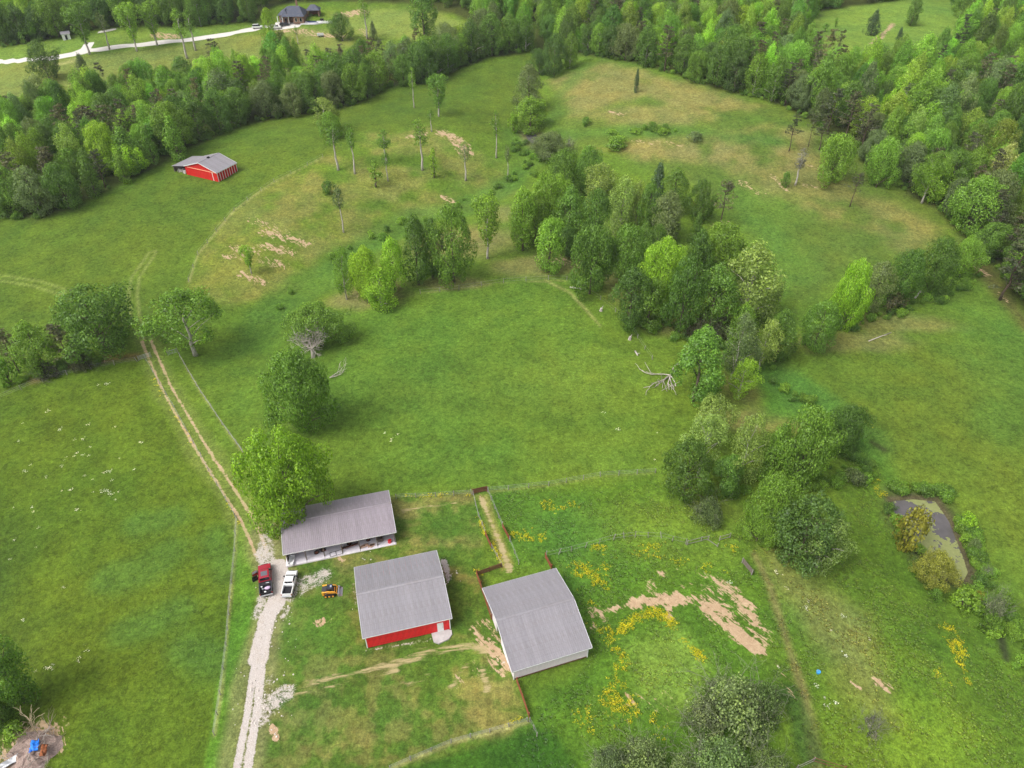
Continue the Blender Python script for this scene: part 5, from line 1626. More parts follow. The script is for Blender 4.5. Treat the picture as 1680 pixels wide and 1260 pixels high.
# open-front shed ----------------------------------------------------------------------------------------
c, L, D, rz = rect_from([(466, 916), (649, 877.5), (639.3, 808.3), (463.5, 843)], 2.9)
zb = zg(c.x, c.y)
sh = thing('open_shed', 'long open-front shed with mauve-grey metal roof and concrete floor', 'shed', (c.x, c.y, zb), rz)
X0, X1, Y0, Y1, yr, zf = gable(sh, L, D, 2.9, 4.1, M_WOOD, M_ROOFB, 0.3, skip=('front',), split=0.58)
MB().box(X0 - 0.3, X1 + 0.05, Y0 - 0.45, Y1 - 0.1, -0.35, 0.09).build('concrete_floor', M_CONC, sh)
nb = 6
for k in range(nb + 1):
    xp = X0 + 0.1 + (X1 - X0 - 0.2) * k / nb
    MB().box(xp - 0.08, xp + 0.08, Y0 + 0.02, Y0 + 0.18, 0.09, zf(Y0) - 0.22).build('post', M_WOOD, sh)
    MB().box(xp - 0.03, xp + 0.03, Y0 - 0.44, Y0 + 0.6, 0.09, 0.098).build('floor_joint', M_DARK, sh)
MB().box(X0, X1, Y0 + 0.03, Y0 + 0.17, zf(Y0) - 0.2, zf(Y0) - 0.03).build('header_beam', M_WOOD, sh)
SHED = (sh, X0, X1, Y0, Y1)
def in_shed(x, y, z=0.09):
    return Matrix.Rotation(rz, 4, 'Z').to_3x3() @ Vector((x, y, 0)) + Vector((c.x, c.y, zb + z))
SHED_RZ = rz
# what stands in the shed
def wheel(parent, p, r, w, axis='y', rim=M_STEEL, name='wheel'):
    mb = MB()
    N = 18
    pr = [(r * 0.62, -w / 2), (r * 0.93, -w / 2), (r, -w * 0.32), (r, w * 0.32), (r * 0.93, w / 2), (r * 0.62, w / 2)]
    vs, fs = [], []
    for k in range(N):
        a = 2 * math.pi * k / N
        for q, h in pr:
            u, v = q * math.cos(a), q * math.sin(a)
            vs.append((p[0] + u, p[1] + h, p[2] + v) if axis == 'y' else (p[0] + h, p[1] + u, p[2] + v))
    m = len(pr)
    for k in range(N):
        for j in range(m):
            fs.append((k * m + j, k * m + (j + 1) % m, ((k + 1) % N) * m + (j + 1) % m, ((k + 1) % N) * m + j))
    mb.add(vs, fs)
    wh = mb.build(name, None, parent)
    ty = wh
    wh.data.materials.append(M_BLACK)
    MB().cyl(p, axis, r * 0.63, w * 0.6, 14).build('rim', rim, wh)
    return wh

lx = lambda f: X0 + (X1 - X0) * f
im = thing('farm_implement', 'old rusty hay implement with two dark wheels under the shed eave', 'implement', in_shed(lx(0.29), Y0 + 1.5), SHED_RZ + 0.2)
for yy in (-0.55, 0.55):
    wheel(im, (yy * 1.0, -0.55, 0.45), 0.45, 0.22, 'y', M_RUST)
MB().box(-0.7, 0.7, -0.35, -0.25, 0.4, 0.5).build('axle', M_RUST, im)
MB().tube([(0, -0.3, 0.5), (0, 0.8, 0.6), (0.2, 2.2, 0.5)], 0.06, 6).build('drawbar', M_RUST, im)
mb = MB()
for k in range(6):
    mb = MB()
    mb.tube([(-0.7 + 0.28 * k, 0.6, 0.9), (-0.7 + 0.28 * k, 0.9, 0.5), (-0.7 + 0.28 * k, 0.8, 0.1)], 0.025, 4)
    mb.build('tine', M_RUST, im)
ht = thing('hay_wagon', 'dark low wagon piled with scrap at the back of the shed', 'wagon', in_shed(lx(0.66), Y0 + 2.1), SHED_RZ)
MB().box(-2.4, 2.4, -0.7, 0.9, 0.75, 0.9).build('deck', M_RUST, ht)
for a in (-1.6, 1.6):
    for b in (-0.72, 0.92):
        wheel(ht, (a, b, 0.4), 0.4, 0.2, 'y', M_RUST)
for k in range(14):
    s = R.uniform(0.15, 0.45)
    px_, py_ = R.uniform(-2.0, 2.0), R.uniform(-0.4, 0.6)
    MB().hexa([(px_ - s, py_ - s * .7, .9), (px_ + s, py_ - s, .9), (px_ + s, py_ + s, .9), (px_ - s, py_ + s * .6, .9), (px_ - s * .8, py_ - s * .6, .9 + s * R.uniform(.6, 1.6)), (px_ + s * .7, py_ - s * .8, .9 + s), (px_ + s * .9, py_ + s * .7, .9 + s * 1.2), (px_ - s * .7, py_ + s * .5, .9 + s * .9)]).build('scrap_piece', R.choice([M_DARK, M_RUST, M_WOOD, M_DARK]), ht)
for fr, lab, col, wd in ((0.575, 'dark disc harrow frame near the middle bay of the shed', M_DARK, 1.3), (0.86, 'grey weathered crate near the end bay of the shed', M_WOOD, 0.9)):
    t = thing('disc_harrow' if 'disc' in lab else 'wooden_crate', lab, 'implement' if 'disc' in lab else 'crate', in_shed(lx(fr), Y0 + 1.0), SHED_RZ + 0.15)
    if 'disc' in lab:
        for k in range(7):
            MB().cyl((-wd + k * wd / 3, 0, 0.3), 'x', 0.3, 0.03, 14).build('disc', M_RUST, t)
        MB().box(-wd - 0.1, wd + 0.1, -0.05, 0.05, 0.25, 0.35).build('axle', M_DARK, t)
        MB().box(-wd, wd, -0.5, -0.4, 0.55, 0.65).build('frame_bar', M_RUST, t)
    else:
        for k in range(5):
            MB().box(-wd / 2, wd / 2, -0.35, -0.32, 0.02 + k * 0.15, 0.14 + k * 0.15).build('plank', M_WOOD, t)
            MB().box(-wd / 2, wd / 2, 0.32, 0.35, 0.02 + k * 0.15, 0.14 + k * 0.15).build('plank', M_WOOD, t)
        MB().box(-wd / 2, wd / 2, -0.31, 0.31, 0.0, 0.05).build('base', M_WOOD, t)
        for a in (-wd / 2, wd / 2 - 0.05):
            MB().box(a, a + 0.05, -0.31, 0.31, 0.06, 0.75).build('end_board', M_WOOD, t)
t = thing('pipe_gate', 'thin dark pipe gate lying on the shed floor edge', 'gate', in_shed(lx(0.44), Y0 + 0.1, 0.12), SHED_RZ + 0.1)
for a, b in (((-1.0, -.4, .03), (1.1, -.4, .03)), ((-1.0, .5, .03), (1.1, .5, .03)), ((-1.0, -.4, .03), (-1.0, .5, .03)), ((1.1, -.4, .03), (1.1, .5, .03)), ((0, -.4, .03), (0, .5, .03))):
    MB().tube([a, b], 0.035, 6).build('rail', M_DARK, t)
t = thing('white_tank', 'white half-round trough at the truck end of the shed floor', 'trough', in_shed(lx(0.035), Y0 + 0.35, 0.09), SHED_RZ + 1.35)
pr = [(0.45 * math.cos(a), 0.5 - 0.45 * math.sin(a)) for a in np.linspace(0, math.pi, 10)]
pr = pr + [(0.39 * math.cos(a), 0.5 - 0.39 * math.sin(a)) for a in np.linspace(math.pi, 0, 10)]
MB().prism(pr, 'x', -0.95, 0.95).build('shell', M_WHITE, t)
MB().prism([(0.45 * math.cos(a), 0.5 - 0.45 * math.sin(a)) for a in np.linspace(0, math.pi, 10)], 'x', -0.99, -0.95).build('end_plate', M_WHITE, t)
MB().prism([(0.45 * math.cos(a), 0.5 - 0.45 * math.sin(a)) for a in np.linspace(0, math.pi, 10)], 'x', 0.95, 0.99).build('end_plate', M_WHITE, t)
t = thing('red_reel', 'small red wire reel on the floor at the far end of the shed', 'reel', in_shed(lx(0.945), Y0 + 0.25), SHED_RZ)
MB().cyl((0, 0, 0.03), 'z', 0.32, 0.05, 16).build('flange', M_RED, t)
MB().cyl((0, 0, 0.25), 'z', 0.16, 0.4, 12).build('core', M_STEEL, t)
MB().cyl((0, 0, 0.47), 'z', 0.32, 0.05, 16).build('flange', M_RED, t)
t = thing('feed_sack_pile', 'tan heap of feed sacks spilled on the shed floor', 'sacks', in_shed(lx(0.74), Y0 + 0.5), SHED_RZ)
M_SACK = mat_plain('tan_sack', lin(196, 160, 138, 0.85), 0.9, 0.1, 0, 0.15, 4)
for k in range(7):
    a, b, q = R.uniform(-1.1, 1.1), R.uniform(-0.35, 0.35), R.uniform(0, 0.6)
    mb = MB()
    mb.prism([(-.2, 0), (.2, 0), (.26, .08), (.2, .17), (-.2, .17), (-.26, .08)], 'x', -.38, .38)
    o = mb.build('sack', M_SACK, t)
    o.location, o.rotation_euler = (a, b, 0.0 if k < 5 else 0.18), (0, 0, q)

# far red barn with lean-to ------------------------------------------------------------------------------
zb = G(345, 283).z
fc = [Gz(a, b, zb + 3.0) for a, b in ((355, 283.5), (388.5, 266.5), (360, 246.5))]
u = fc[1] - fc[0]
v = fc[2] - fc[1]
u.z = v.z = 0
Lw, Dp = u.length, v.length
ang = math.atan2(u.y, u.x)
cc = fc[0] + u / 2 + Vector((-u.y, u.x, 0)).normalized() * Dp * 0.5
fb = thing('far_red_barn', 'far red barn with grey roof, white battens and an open lean-to', 'barn', (cc.x, cc.y, zb - 0.15), ang)
LL, DD = Lw, Dp
X0, X1, Y0, Y1, yr, zf = gable(fb, LL, DD, 3.0, 5.2, M_REDW, M_ROOF, 0.25, skip=(), front_panels=1.3, wide=1.2)
nbt = 8
for k in range(nbt + 1):
    xb = X0 + 0.1 + (X1 - X0 - 0.2) * k / nbt
    MB().box(xb - 0.09, xb + 0.09, Y0 - 0.09, Y0 - 0.035, 0.05, zf(Y0) - 0.1).build('batten', M_TRIM, fb)
MB().box(X0 - 0.06, X0 - 0.005, Y0 + 0.4, Y1 - 1.0, 2.75, 2.95).build('trim_board', mat_plain('cream_trim', lin(236, 170, 140), 0.7), fb)
MB().box(X0 - 0.06, X0 - 0.005, Y0 + 1.8, Y0 + 2.05, 0.0, 2.74).build('trim_board', M_TRIM, fb)
# lean-to on the back slope, open towards the gable end
ll = 5.6
MB().hexa([(X0 - 0.3, Y1 + ll, 2.05), (X1 + 0.2, Y1 + ll, 2.05), (X1 + 0.2, Y1 - 0.1, 3.0), (X0 - 0.3, Y1 - 0.1, 3.0), (X0 - 0.3, Y1 + ll, 2.13), (X1 + 0.2, Y1 + ll, 2.13), (X1 + 0.2, Y1 - 0.1, 3.08), (X0 - 0.3, Y1 - 0.1, 3.08)]).build('lean_to_roof', M_ROOF, fb)
for k in range(3):
    yy = Y1 + ll * (0.33 + 0.31 * k)
    MB().box(X0, X0 + 0.14, yy - 0.07, yy + 0.07, 0, 2.9 - 0.95 * (0.33 + 0.31 * k)).build('post', M_WOOD, fb)
MB().box(X0, X1, Y1 + ll - 0.5, Y1 + ll - 0.4, 0, 2.02).build('lean_to_wall', M_WOOD, fb)
MB().box(X0 + 3.4, X0 + 3.5, Y1 + 0.1, Y1 + ll - 0.6, 0, 2.0).build('interior_shade_sheet', M_DARK, fb)  # black sheet standing in for the shade deep under the lean-to
MB().box(-0.5, 0.3, yr - 0.28, yr + 0.28, 5.0, 5.55).build('ridge_vent', M_DARK, fb)
for k, (a, b) in enumerate(((0.6, 1.0), (1.2, 2.6), (0.7, 3.7))):
    s = fb.matrix_basis @ Vector((X0 + a, Y1 + b, 0.1))
    bl = thing('straw_bale', ('pale round bale deepest under the far barn lean-to', 'pale round bale in the middle of the far barn lean-to', 'pale round bale at the open corner of the far barn lean-to')[k], 'bale', s, ang + 0.3 * k, 'bales under the far lean-to')
    MB().cyl((0, 0, 0.55), 'x', 0.55, 1.1, 16).build('straw_roll', mat_plain('pale_straw', lin(206, 200, 196, 0.8), 0.95, 0.05, 0, 0.2, 6) if k == 0 else bpy.data.materials['pale_straw'], bl)
    for q in (-0.3, 0.3):
        MB().cyl((q, 0, 0.55), 'x', 0.565, 0.04, 16).build('twine', M_WHITE, bl)

# house on the ridge ------------------------------------------------------------------------------------------
hb = G(478, 41)
hz = zg(hb.x, hb.y + 5)
hs_ = proj((hb.x, hb.y, hb.z))[2] / F_PX                 # metres per photograph pixel there
HX = lambda px: (px - 478) * hs_
house = thing('brick_house', 'brick house with dark hipped roofs at the end of the white driveway', 'house', (hb.x, hb.y + 1, hz - 0.2), 0.06)
def hip(parent, x0, x1, y0, y1, z0, z1, ridge='x', name='roof', k=0.5):
    mb = MB()
    yc, xc = (y0 + y1) / 2, (x0 + x1) / 2
    if ridge == 'x':
        e = min((y1 - y0) / 2 * k * 1.6, (x1 - x0) / 2 * 0.9)
        r0, r1 = (x0 + e, yc, z1), (x1 - e, yc, z1)
        vs = [(x0, y0, z0), (x1, y0, z0), (x1, y1, z0), (x0, y1, z0), r0, r1]
        fs = [(0, 1, 5, 4), (1, 2, 5), (2, 3, 4, 5), (3, 0, 4), (3, 2, 1, 0)]
    else:
        e = min((x1 - x0) / 2 * k * 1.6, (y1 - y0) / 2 * 0.9)
        r0, r1 = (xc, y0 + e, z1), (xc, y1 - e, z1)
        vs = [(x0, y0, z0), (x1, y0, z0), (x1, y1, z0), (x0, y1, z0), r0, r1]
        fs = [(0, 1, 4), (1, 2, 5, 4), (2, 3, 5), (3, 0, 4, 5), (3, 2, 1, 0)]
    mb.add(vs, fs)
    return mb.build(name, M_SLATE, parent)
def win(parent, x, z, w, h, y):
    f = MB().box(x - w / 2 - .08, x + w / 2 + .08, y - .06, y - .002, z - .08, z + h + .08).build('window', M_TRIM, parent)
    MB().box(x - w / 2, x + w / 2, y - .09, y - .065, z, z + h).build('pane', M_GLASS, f)
xa, xb, xc, xd = HX(456), HX(470), HX(482), HX(500)
MB().box(xa + .5, xc, 2.0, 12.0, 0, 3.1).build('wall', M_BRICK, house)
MB().box(xc, xd - .3, -1.0, 11.0, 0, 3.1).build('wall', M_BRICK, house)
hip(house, xa - .2, xc + 2, 1.4, 12.8, 3.1, 6.0, 'x')
hip(house, xc - 5.0, xd + .2, -1.6, 12.0, 3.1, 6.6, 'x', k=0.28)
hip(house, xa + 2.2, xb + 1.6, -0.6, 6.0, 3.0, 5.6, 'y')
MB().box(xa + 2.6, xb + 1.2, 0.0, 2.0, 0, 3.0).build('porch_wall', M_BRICK, house)
for q in (xa + 2.5, xb + 1.3, xa + .2):
    MB().box(q - .15, q + .15, -.5, -.2, 0, 3.0).build('porch_column', M_WHITE, house)
for q in (xc + 1.4, xc + 3.6, xd - 1.6):
    win(house, q, 0.9, 0.9, 1.5, -1.0)
win(house, xa + 1.6, 1.0, 0.8, 1.4, 2.0)
MB().box(xb - .6, xb + .4, -.07, -.01, 0.05, 2.2).build('door', M_DARK, house)
MB().box(xc + 1.0, xc + 1.8, 6.0, 6.8, 6.4, 8.6).build('chimney', M_BRICK, house)
pv = thing('pavilion', 'brick pavilion with dark hipped roof behind the swimming pool', 'pavilion', (hb.x + HX(508), hb.y + 12, zg(hb.x + HX(508), hb.y + 12)), 0.06)
for a in (-2.7, 2.7):
    for b in (-2.2, 2.2):
        MB().box(a - .3, a + .3, b - .3, b + .3, 0, 2.7).build('brick_pier', M_BRICK, pv)
hip(pv, -3.4, 3.4, -3.0, 3.0, 2.7, 4.9, 'x')
MB().box(-2.4, 2.4, 2.1, 2.3, 0, 2.6).build('back_wall', M_BRICK, pv)
MB().box(-1.0, 1.0, 1.2, 1.8, 0, 1.0).build('counter', M_BROWN, pv)
pq = G(512, 36)
pl = thing('swimming_pool', 'dark blue pool in its white deck beside the brick house', 'pool', (pq.x, pq.y, pq.z + 0.02), 0.06)
MB().prism([(-5.2, -3), (2.0, -3.6), (5.4, -2), (5.0, 3.4), (-2.6, 4.6), (-5.2, 3)], 'z', -0.5, 0.12).build('deck', M_CONC, pl)
MB().prism([(-3.4, 2.0), (-1.2, -2.2), (3.4, -2.2), (1.0, 2.0)][::1], 'z', 0.13, 0.18).build('pool_cover', mat_plain('navy_cover', lin(46, 62, 96, 0.9), 0.5), pl)
MB().cyl((4.6, 1.2, 0.6), 'z', 0.9, 1.0, 14).build('hot_tub', M_DARK, pl)
fp = G(534, 38.5)
pf = thing('white_fence', 'short white vinyl fence running from the pool deck to the trees', 'fence', (fp.x, fp.y, fp.z), 0.03)
for k in range(7):
    MB().box(-3.6 + 1.2 * k, -3.48 + 1.2 * k, -.06, .06, -.2, 1.3).build('post', M_WHITE, pf)
for k in range(6):
    MB().box(-3.47 + 1.2 * k, -2.41 + 1.2 * k, -.03, .03, 0.1, 1.15).build('panel', M_WHITE, pf)
tr = G(526, 60)
tl = thing('utility_trailer', 'small white trailer parked on the bank below the pool', 'trailer', (tr.x, tr.y, tr.z), 0.3)
MB().box(-1.5, 1.5, -.9, .9, .55, .7).build('deck', M_STEEL, tl)
MB().box(-1.5, 1.5, -.9, -.84, .7, 1.35).build('side_board', M_WHITE, tl)
MB().box(-1.5, 1.5, .84, .9, .7, 1.35).build('side_board', M_WHITE, tl)
MB().box(-1.5, -1.44, -.83, .83, .7, 1.35).build('end_board', M_WHITE, tl)
for b in (-1.0, 1.0):
    wheel(tl, (0, b, .35), .35, .2)
MB().tube([(1.5, 0, .6), (2.7, 0, .5)], .05, 6).build('drawbar', M_STEEL, tl)
sp_ = G(110, 64)
ws = thing('white_shed', 'tiny white shed half hidden by trees above the white driveway', 'shed', (sp_.x, sp_.y, sp_.z), 0.5)
MB().box(-1.7, 1.7, -1.3, 1.3, -.2, 2.4).build('wall', M_WHITE, ws)
MB().prism([(-1.6, 2.41), (1.6, 2.41), (0, 3.4)], 'x', -2, 2).build('roof', M_ROOF, ws)
MB().box(-.5, .4, -1.36, -1.305, 0, 2.0).build('door', M_DARK, ws)
pp = G(330, 43.5)
up_ = thing('utility_pole', 'pale utility pole standing by the white driveway lawn', 'pole', (pp.x, pp.y, pp.z), 0.4)
MB().tube([(0, 0, -.5), (0, 0, 10.2)], [.2, .13], 8).build('pole', M_PALE, up_)
MB().box(-1.1, 1.1, -.06, .06, 9.4, 9.55).build('cross_arm', M_PALE, up_)
for q in (-.9, 0.3, .9):
    MB().cyl((q, 0, 9.66), 'z', .06, .2, 8).build('insulator', M_WHITE, up_)
# ------------------------------------------------------------------ vehicles
def paint(name, col, rough=0.25):
    t = NT(name)
    n = t.noise(t.obj(), 2.0, 4, 0.6)
    c = t.mix(t.mr(n, 0.35, 0.75, 0, 0.18), col, tuple(x * 0.7 + 0.03 for x in col))
    b = t.bsdf(c, rough, 0.5)
    b.inputs['Coat Weight'].default_value = 0.4
    return t.m
M_PRED, M_PWHITE, M_PYEL, M_PDARK = paint('red_car_paint', lin(150, 22, 44)), paint('white_car_paint', (0.80, 0.80, 0.79)), paint('yellow_machine_paint', lin(232, 168, 54), 0.45), paint('dark_car_paint', (0.03, 0.035, 0.05))
M_BEDBLK = mat_plain('black_bed_liner', (0.022, 0.021, 0.024), 0.8, 0.2, 0, 0.3, 6)
M_PLAST = mat_plain('dark_grey_plastic', (0.045, 0.045, 0.05), 0.7, 0.3)
M_LENS_GLINT = mat_plain('lamp_lens_and_sky_glint', (0.6, 0.62, 0.64), 0.15, 0.5)  # lamp lenses; its pale tone also paints sky reflection on a door pane
M_TAIL = mat_plain('red_lamp_lens', (0.30, 0.012, 0.012), 0.2, 0.5)

def bevel(o, w=0.05, seg=2):
    m = o.modifiers.new('bevel', 'BEVEL')
    m.width, m.segments, m.limit_method, m.angle_limit = w, seg, 'ANGLE', math.radians(35)
    return o

def pickup(name, label, rear, front, z, M, L, W, cab0, cab1, roof_h=1.85, bed_mat=None, side_mat=None, open_doors=False, load=(), sunroof=False, box_rail=None):
    """Rear and front bumper centres given in the world; cab between cab0 and cab1 (measured from the rear)."""
    d = front - rear
    t = thing(name, label, 'pickup', ((rear.x + front.x) / 2, (rear.y + front.y) / 2, z), math.atan2(d.y, d.x))
    h = L / 2
    x = lambda q: q - h
    hood, bedz, w2 = 1.12, 1.10, W / 2
    ws = x(cab1)
    body = MB().prism([(x(cab0), 0.42), (h - 0.25, 0.42), (h - 0.06, 0.55), (h - 0.06, 0.92), (h - 0.22, hood - 0.04), (ws + 0.15, hood + 0.06), (x(cab0), hood + 0.06)], 'y', -w2, w2).build('body', M, t)
    bevel(body, 0.09, 3)
    zc = hood + 0.05
    top0, top1, wt = x(cab0) + 0.16, ws - 0.72, w2 * 0.78
    cab = MB().hexa([(x(cab0) + .02, -w2 + .06, zc), (ws, -w2 + .06, zc), (ws, w2 - .06, zc), (x(cab0) + .02, w2 - .06, zc), (top0, -wt, roof_h), (top1, -wt, roof_h), (top1, wt, roof_h), (top0, wt, roof_h)]).build('cab', M, t)
    bevel(cab, 0.06, 2)
    def pane(p, name='window'):
        n = (Vector(p[1]) - Vector(p[0])).cross(Vector(p[3]) - Vector(p[0])).normalized() * 0.022
        q = [Vector(v) - n * 0.3 for v in p] + [Vector(v) + n for v in p]
        MB().hexa(q).build(name, M_GLASS, t)
    f = lambda a, b, k: tuple(a[i] + (b[i] - a[i]) * k for i in range(3))
    pane([f((ws, -w2 + .06, zc), (top1, -wt, roof_h), .14)[:1] + (-w2 * .80,) + f((ws, 0, zc), (top1, 0, roof_h), .14)[2:], f((ws, 0, zc), (top1, 0, roof_h), .14)[:1] + (w2 * .80,) + f((ws, 0, zc), (top1, 0, roof_h), .14)[2:],
          f((ws, 0, zc), (top1, 0, roof_h), .88)[:1] + (w2 * .70,) + f((ws, 0, zc), (top1, 0, roof_h), .88)[2:], f((ws, 0, zc), (top1, 0, roof_h), .88)[:1] + (-w2 * .70,) + f((ws, 0, zc), (top1, 0, roof_h), .88)[2:]], 'windscreen')
    r0 = x(cab0) + .02
    g = lambda k: (r0 + (top0 - r0) * k, zc + (roof_h - zc) * k)
    pane([(g(.25)[0], w2 * .74, g(.25)[1]), (g(.25)[0], -w2 * .74, g(.25)[1]), (g(.85)[0], -w2 * .68, g(.85)[1]), (g(.85)[0], w2 * .68, g(.85)[1])], 'rear_window')
    for s in (-1, 1):
        yw = lambda k: s * (w2 - .06 + (wt - w2 + .06) * k)
        n_side = 2 if cab1 - cab0 > 2.3 else 1
        xa, xb = x(cab0) + .3, ws - .45
        for k in range(n_side):
            a = xa + (xb - xa) * k / n_side + .04
            b = xa + (xb - xa) * (k + 1) / n_side - .04
            p = [(a, yw(.12), zc + (roof_h - zc) * .12), (b + (.2 if k == n_side - 1 else 0), yw(.12), zc + (roof_h - zc) * .12), (b - (.12 if k == n_side - 1 else 0), yw(.84), zc + (roof_h - zc) * .84), (a + .05, yw(.84), zc + (roof_h - zc) * .84)]
            pane(p if s < 0 else [p[1], p[0], p[3], p[2]], 'side_window')
        for k in range(n_side):
            a, b = x(cab0) + .08 + k * (ws - x(cab0)) / n_side * .96, x(cab0) + .02 + (k + 1) * (ws - x(cab0)) / n_side * .96
            dr = MB().box(a, b, s * (w2 + .004) - .012, s * (w2 + .004) + .012, .5, hood + .02).build('door', M, t)
            MB().box(a + .1, a + .26, s * (w2 + .03) - .012, s * (w2 + .03) + .012, .92, .97).build('door_handle', M_PLAST, dr)
        m_ = MB().box(ws - .5, ws - .32, s * (w2 + .14) - .11, s * (w2 + .14) + .11, 1.12, 1.34).build('mirror', M_PLAST, t)
        MB().box(h - .16, h - .02, s * w2 * .78 - .17, s * w2 * .78 + .17, .72, .92).build('headlight', M_LENS_GLINT, t)
        MB().box(-h - .012, -h + .06, s * w2 * .92 - .07, s * w2 * .92 + .07, .72, 1.04).build('tail_light', M_TAIL, t)
        sm = side_mat or M
        o = MB().box(-h + .02, x(cab0) - .03, s * (w2 - .07) - .065, s * (w2 - .07) + .065, .5, bedz + .04).build('bed_side', sm, t)
        bevel(o, .04, 2)
        if box_rail:
            MB().box(-h + .04, x(cab0) - .05, s * (w2 - .07) - .07, s * (w2 - .07) + .07, bedz + .042, bedz + .075).build('bed_rail', box_rail, t)
    bm_ = bed_mat or M_BEDBLK
    MB().box(-h + .06, x(cab0) - .04, -w2 + .14, w2 - .14, .55, .66).build('bed_floor', bm_, t)
    MB().box(x(cab0) - .10, x(cab0) - .03, -w2 + .14, w2 - .14, .67, bedz + .03).build('bed_front', side_mat or M, t)
    MB().box(-h, -h + .07, -w2 + .13, w2 - .13, .58, bedz + .03).build('tailgate', side_mat or M, t)
    for s, nm in ((h - .02, 'front_bumper'), (-h - .16, 'rear_bumper')):
        bevel(MB().box(s, s + .16, -w2 * .96, w2 * .96, .42, .66).build(nm, M_STEEL if nm[0] == 'r' else M_PLAST, t), .04, 2)
    MB().box(h - .04, h + .004, -w2 * .55, w2 * .55, .67, .95).build('grille', M_PLAST, t)
    for xx in (-h + 1.05, h - .95):
        for s in (-1, 1):
            wheel(t, (xx, s * (w2 - .14), .38), .38, .27)
    if sunroof:
        MB().box(top0 + .35, top1 - .35, -wt * .66, wt * .62, roof_h + .004, roof_h + .02).build('sunroof', mat_plain('grey_sunroof', (0.11, 0.11, 0.13), 0.3, 0.5), t)
    if open_doors:
        xs = ws - .28
        for k, (xh, ang, lab) in enumerate(((xs, 1.15, 'front'), (x(cab0) + 1.15, 1.25, 'rear'))):
            o = MB().box(-1.0, 0, 0, .07, .5, 1.14).box(-.95, -.05, .02, .05, 1.141, 1.72).build('door', M if k == 0 else M_BEDBLK, t)
            o['label'] = 'wide open %s door on the driver side' % lab
            o.location, o.rotation_euler = (xh, w2 + .03, 0), (0, 0, -ang)
            gl_ = MB().box(-.9, -.1, .0, .018, 1.18, 1.66).build('door_glass', M_LENS_GLINT if k == 0 else M_GLASS, o)  # front pane is pale: the sky's reflection is put into its colour
    return t, h, x, bedz, w2

zt0 = zg(*tuple(G(434, 950))[:2])
rear, front = Gz(436.5, 973.5, zt0 + 0.9), Gz(433.5, 925.5, zt0 + 0.9)
Lr = min(6.2, max(5.6, (front - rear).length))
mid = (rear + front) / 2
dv = (front - rear).normalized() * Lr / 2
t, h, xx, bz, w2 = pickup('pickup_truck', 'red crew-cab pickup with its doors open and a loaded black bed', mid - dv, mid + dv, zt0, M_PRED, Lr, 2.0, 2.25, 4.75, 1.92, open_doors=True, sunroof=True, side_mat=M_BEDBLK, box_rail=M_PLAST)
RT = t.matrix_basis.copy()
def in_red(a, b, c_):
    return RT @ Vector((a, b, c_))
def blobby(mb, c_, s, seed):
    rr = random.Random(seed)
    N, Mx = 10, 6
    vs, fs = [], []
    for j in range(Mx + 1):
        th = math.pi * j / Mx
        for k in range(N):
            a = 2 * math.pi * k / N
            q = 1 + rr.uniform(-.12, .12)
            vs.append((c_[0] + s[0] * math.sin(th) * math.cos(a) * q, c_[1] + s[1] * math.sin(th) * math.sin(a) * q, c_[2] + s[2] * math.cos(th) * q))
    for j in range(Mx):
        for k in range(N):
            fs.append((j * N + k, (j + 1) * N + k, (j + 1) * N + (k + 1) % N, j * N + (k + 1) % N))
    return mb.add(vs, fs)
M_SACKW = mat_plain('pale_lilac_sack', lin(214, 190, 220, 0.85), 0.85, 0.1, 0, 0.1, 4)
cg = 'odds and ends in the red pickup bed'
o = blobby(MB(), (0, 0, 0), (.30, .52, .2), 3).build('feed_bag', M_SACKW, None, True, in_red(-h + 1.05, -.3, .86), RT.to_euler().z)
tag(o, 'pale lilac feed bag lying crosswise in the red pickup bed', 'bag', cg)
o = blobby(MB(), (0, 0, 0), (.22, .16, .14), 4).build('white_jug', M_WHITE, None, True, in_red(-h + .42, .1, .80), RT.to_euler().z + .6)
tag(o, 'small white jug by the tailgate of the red pickup', 'jug', cg)
tb = thing('tool_box', 'black tool box across the front of the red pickup bed', 'tool box', in_red(xx(2.25) - .45, 0, .66), RT.to_euler().z, cg)
MB().box(-.25, .25, -.8, .8, 0, .4).build('box', M_PLAST, tb)
MB().box(-.27, .27, -.82, .82, .405, .46).build('lid', M_BEDBLK, tb)
MB().tube([(0, -.6, .5), (.05, -.1, .52)], .05, 6).build('pale_bar', M_LENS_GLINT, tb)
for k, (a, b, l_) in enumerate(((1.0, .45, 'grey bucket on the driver side of the red pickup bed'), (1.5, .62, 'white bucket behind the tool box in the red pickup bed'))):
    bk = thing('bucket', l_, 'bucket', in_red(-h + a, b, .66), 0, cg)
    MB().cyl((0, 0, .17), 'z', .13, .34, 14, .16).build('pail', M_STEEL if k == 0 else M_WHITE, bk)
    MB().tube([(-.16, 0, .33), (-.1, .05, .46), (.1, .05, .46), (.16, 0, .33)], .012, 5).build('handle', M_PLAST, bk)

zt1 = zg(*tuple(G(475, 958))[:2])
rear, front = Gz(470.3, 973.3, zt1 + 0.9), Gz(479.0, 938.5, zt1 + 0.9)
mid = (rear + front) / 2
Lw = min(5.3, max(4.7, (front - rear).length))
dv = (front - rear).normalized() * Lw / 2
t2, h, xx, bz, w2 = pickup('pickup_truck', 'small white pickup with an empty dark bed beside the shed', mid - dv, mid + dv, zt1, M_PWHITE, Lw, 1.72, 1.9, 3.75, 1.68)

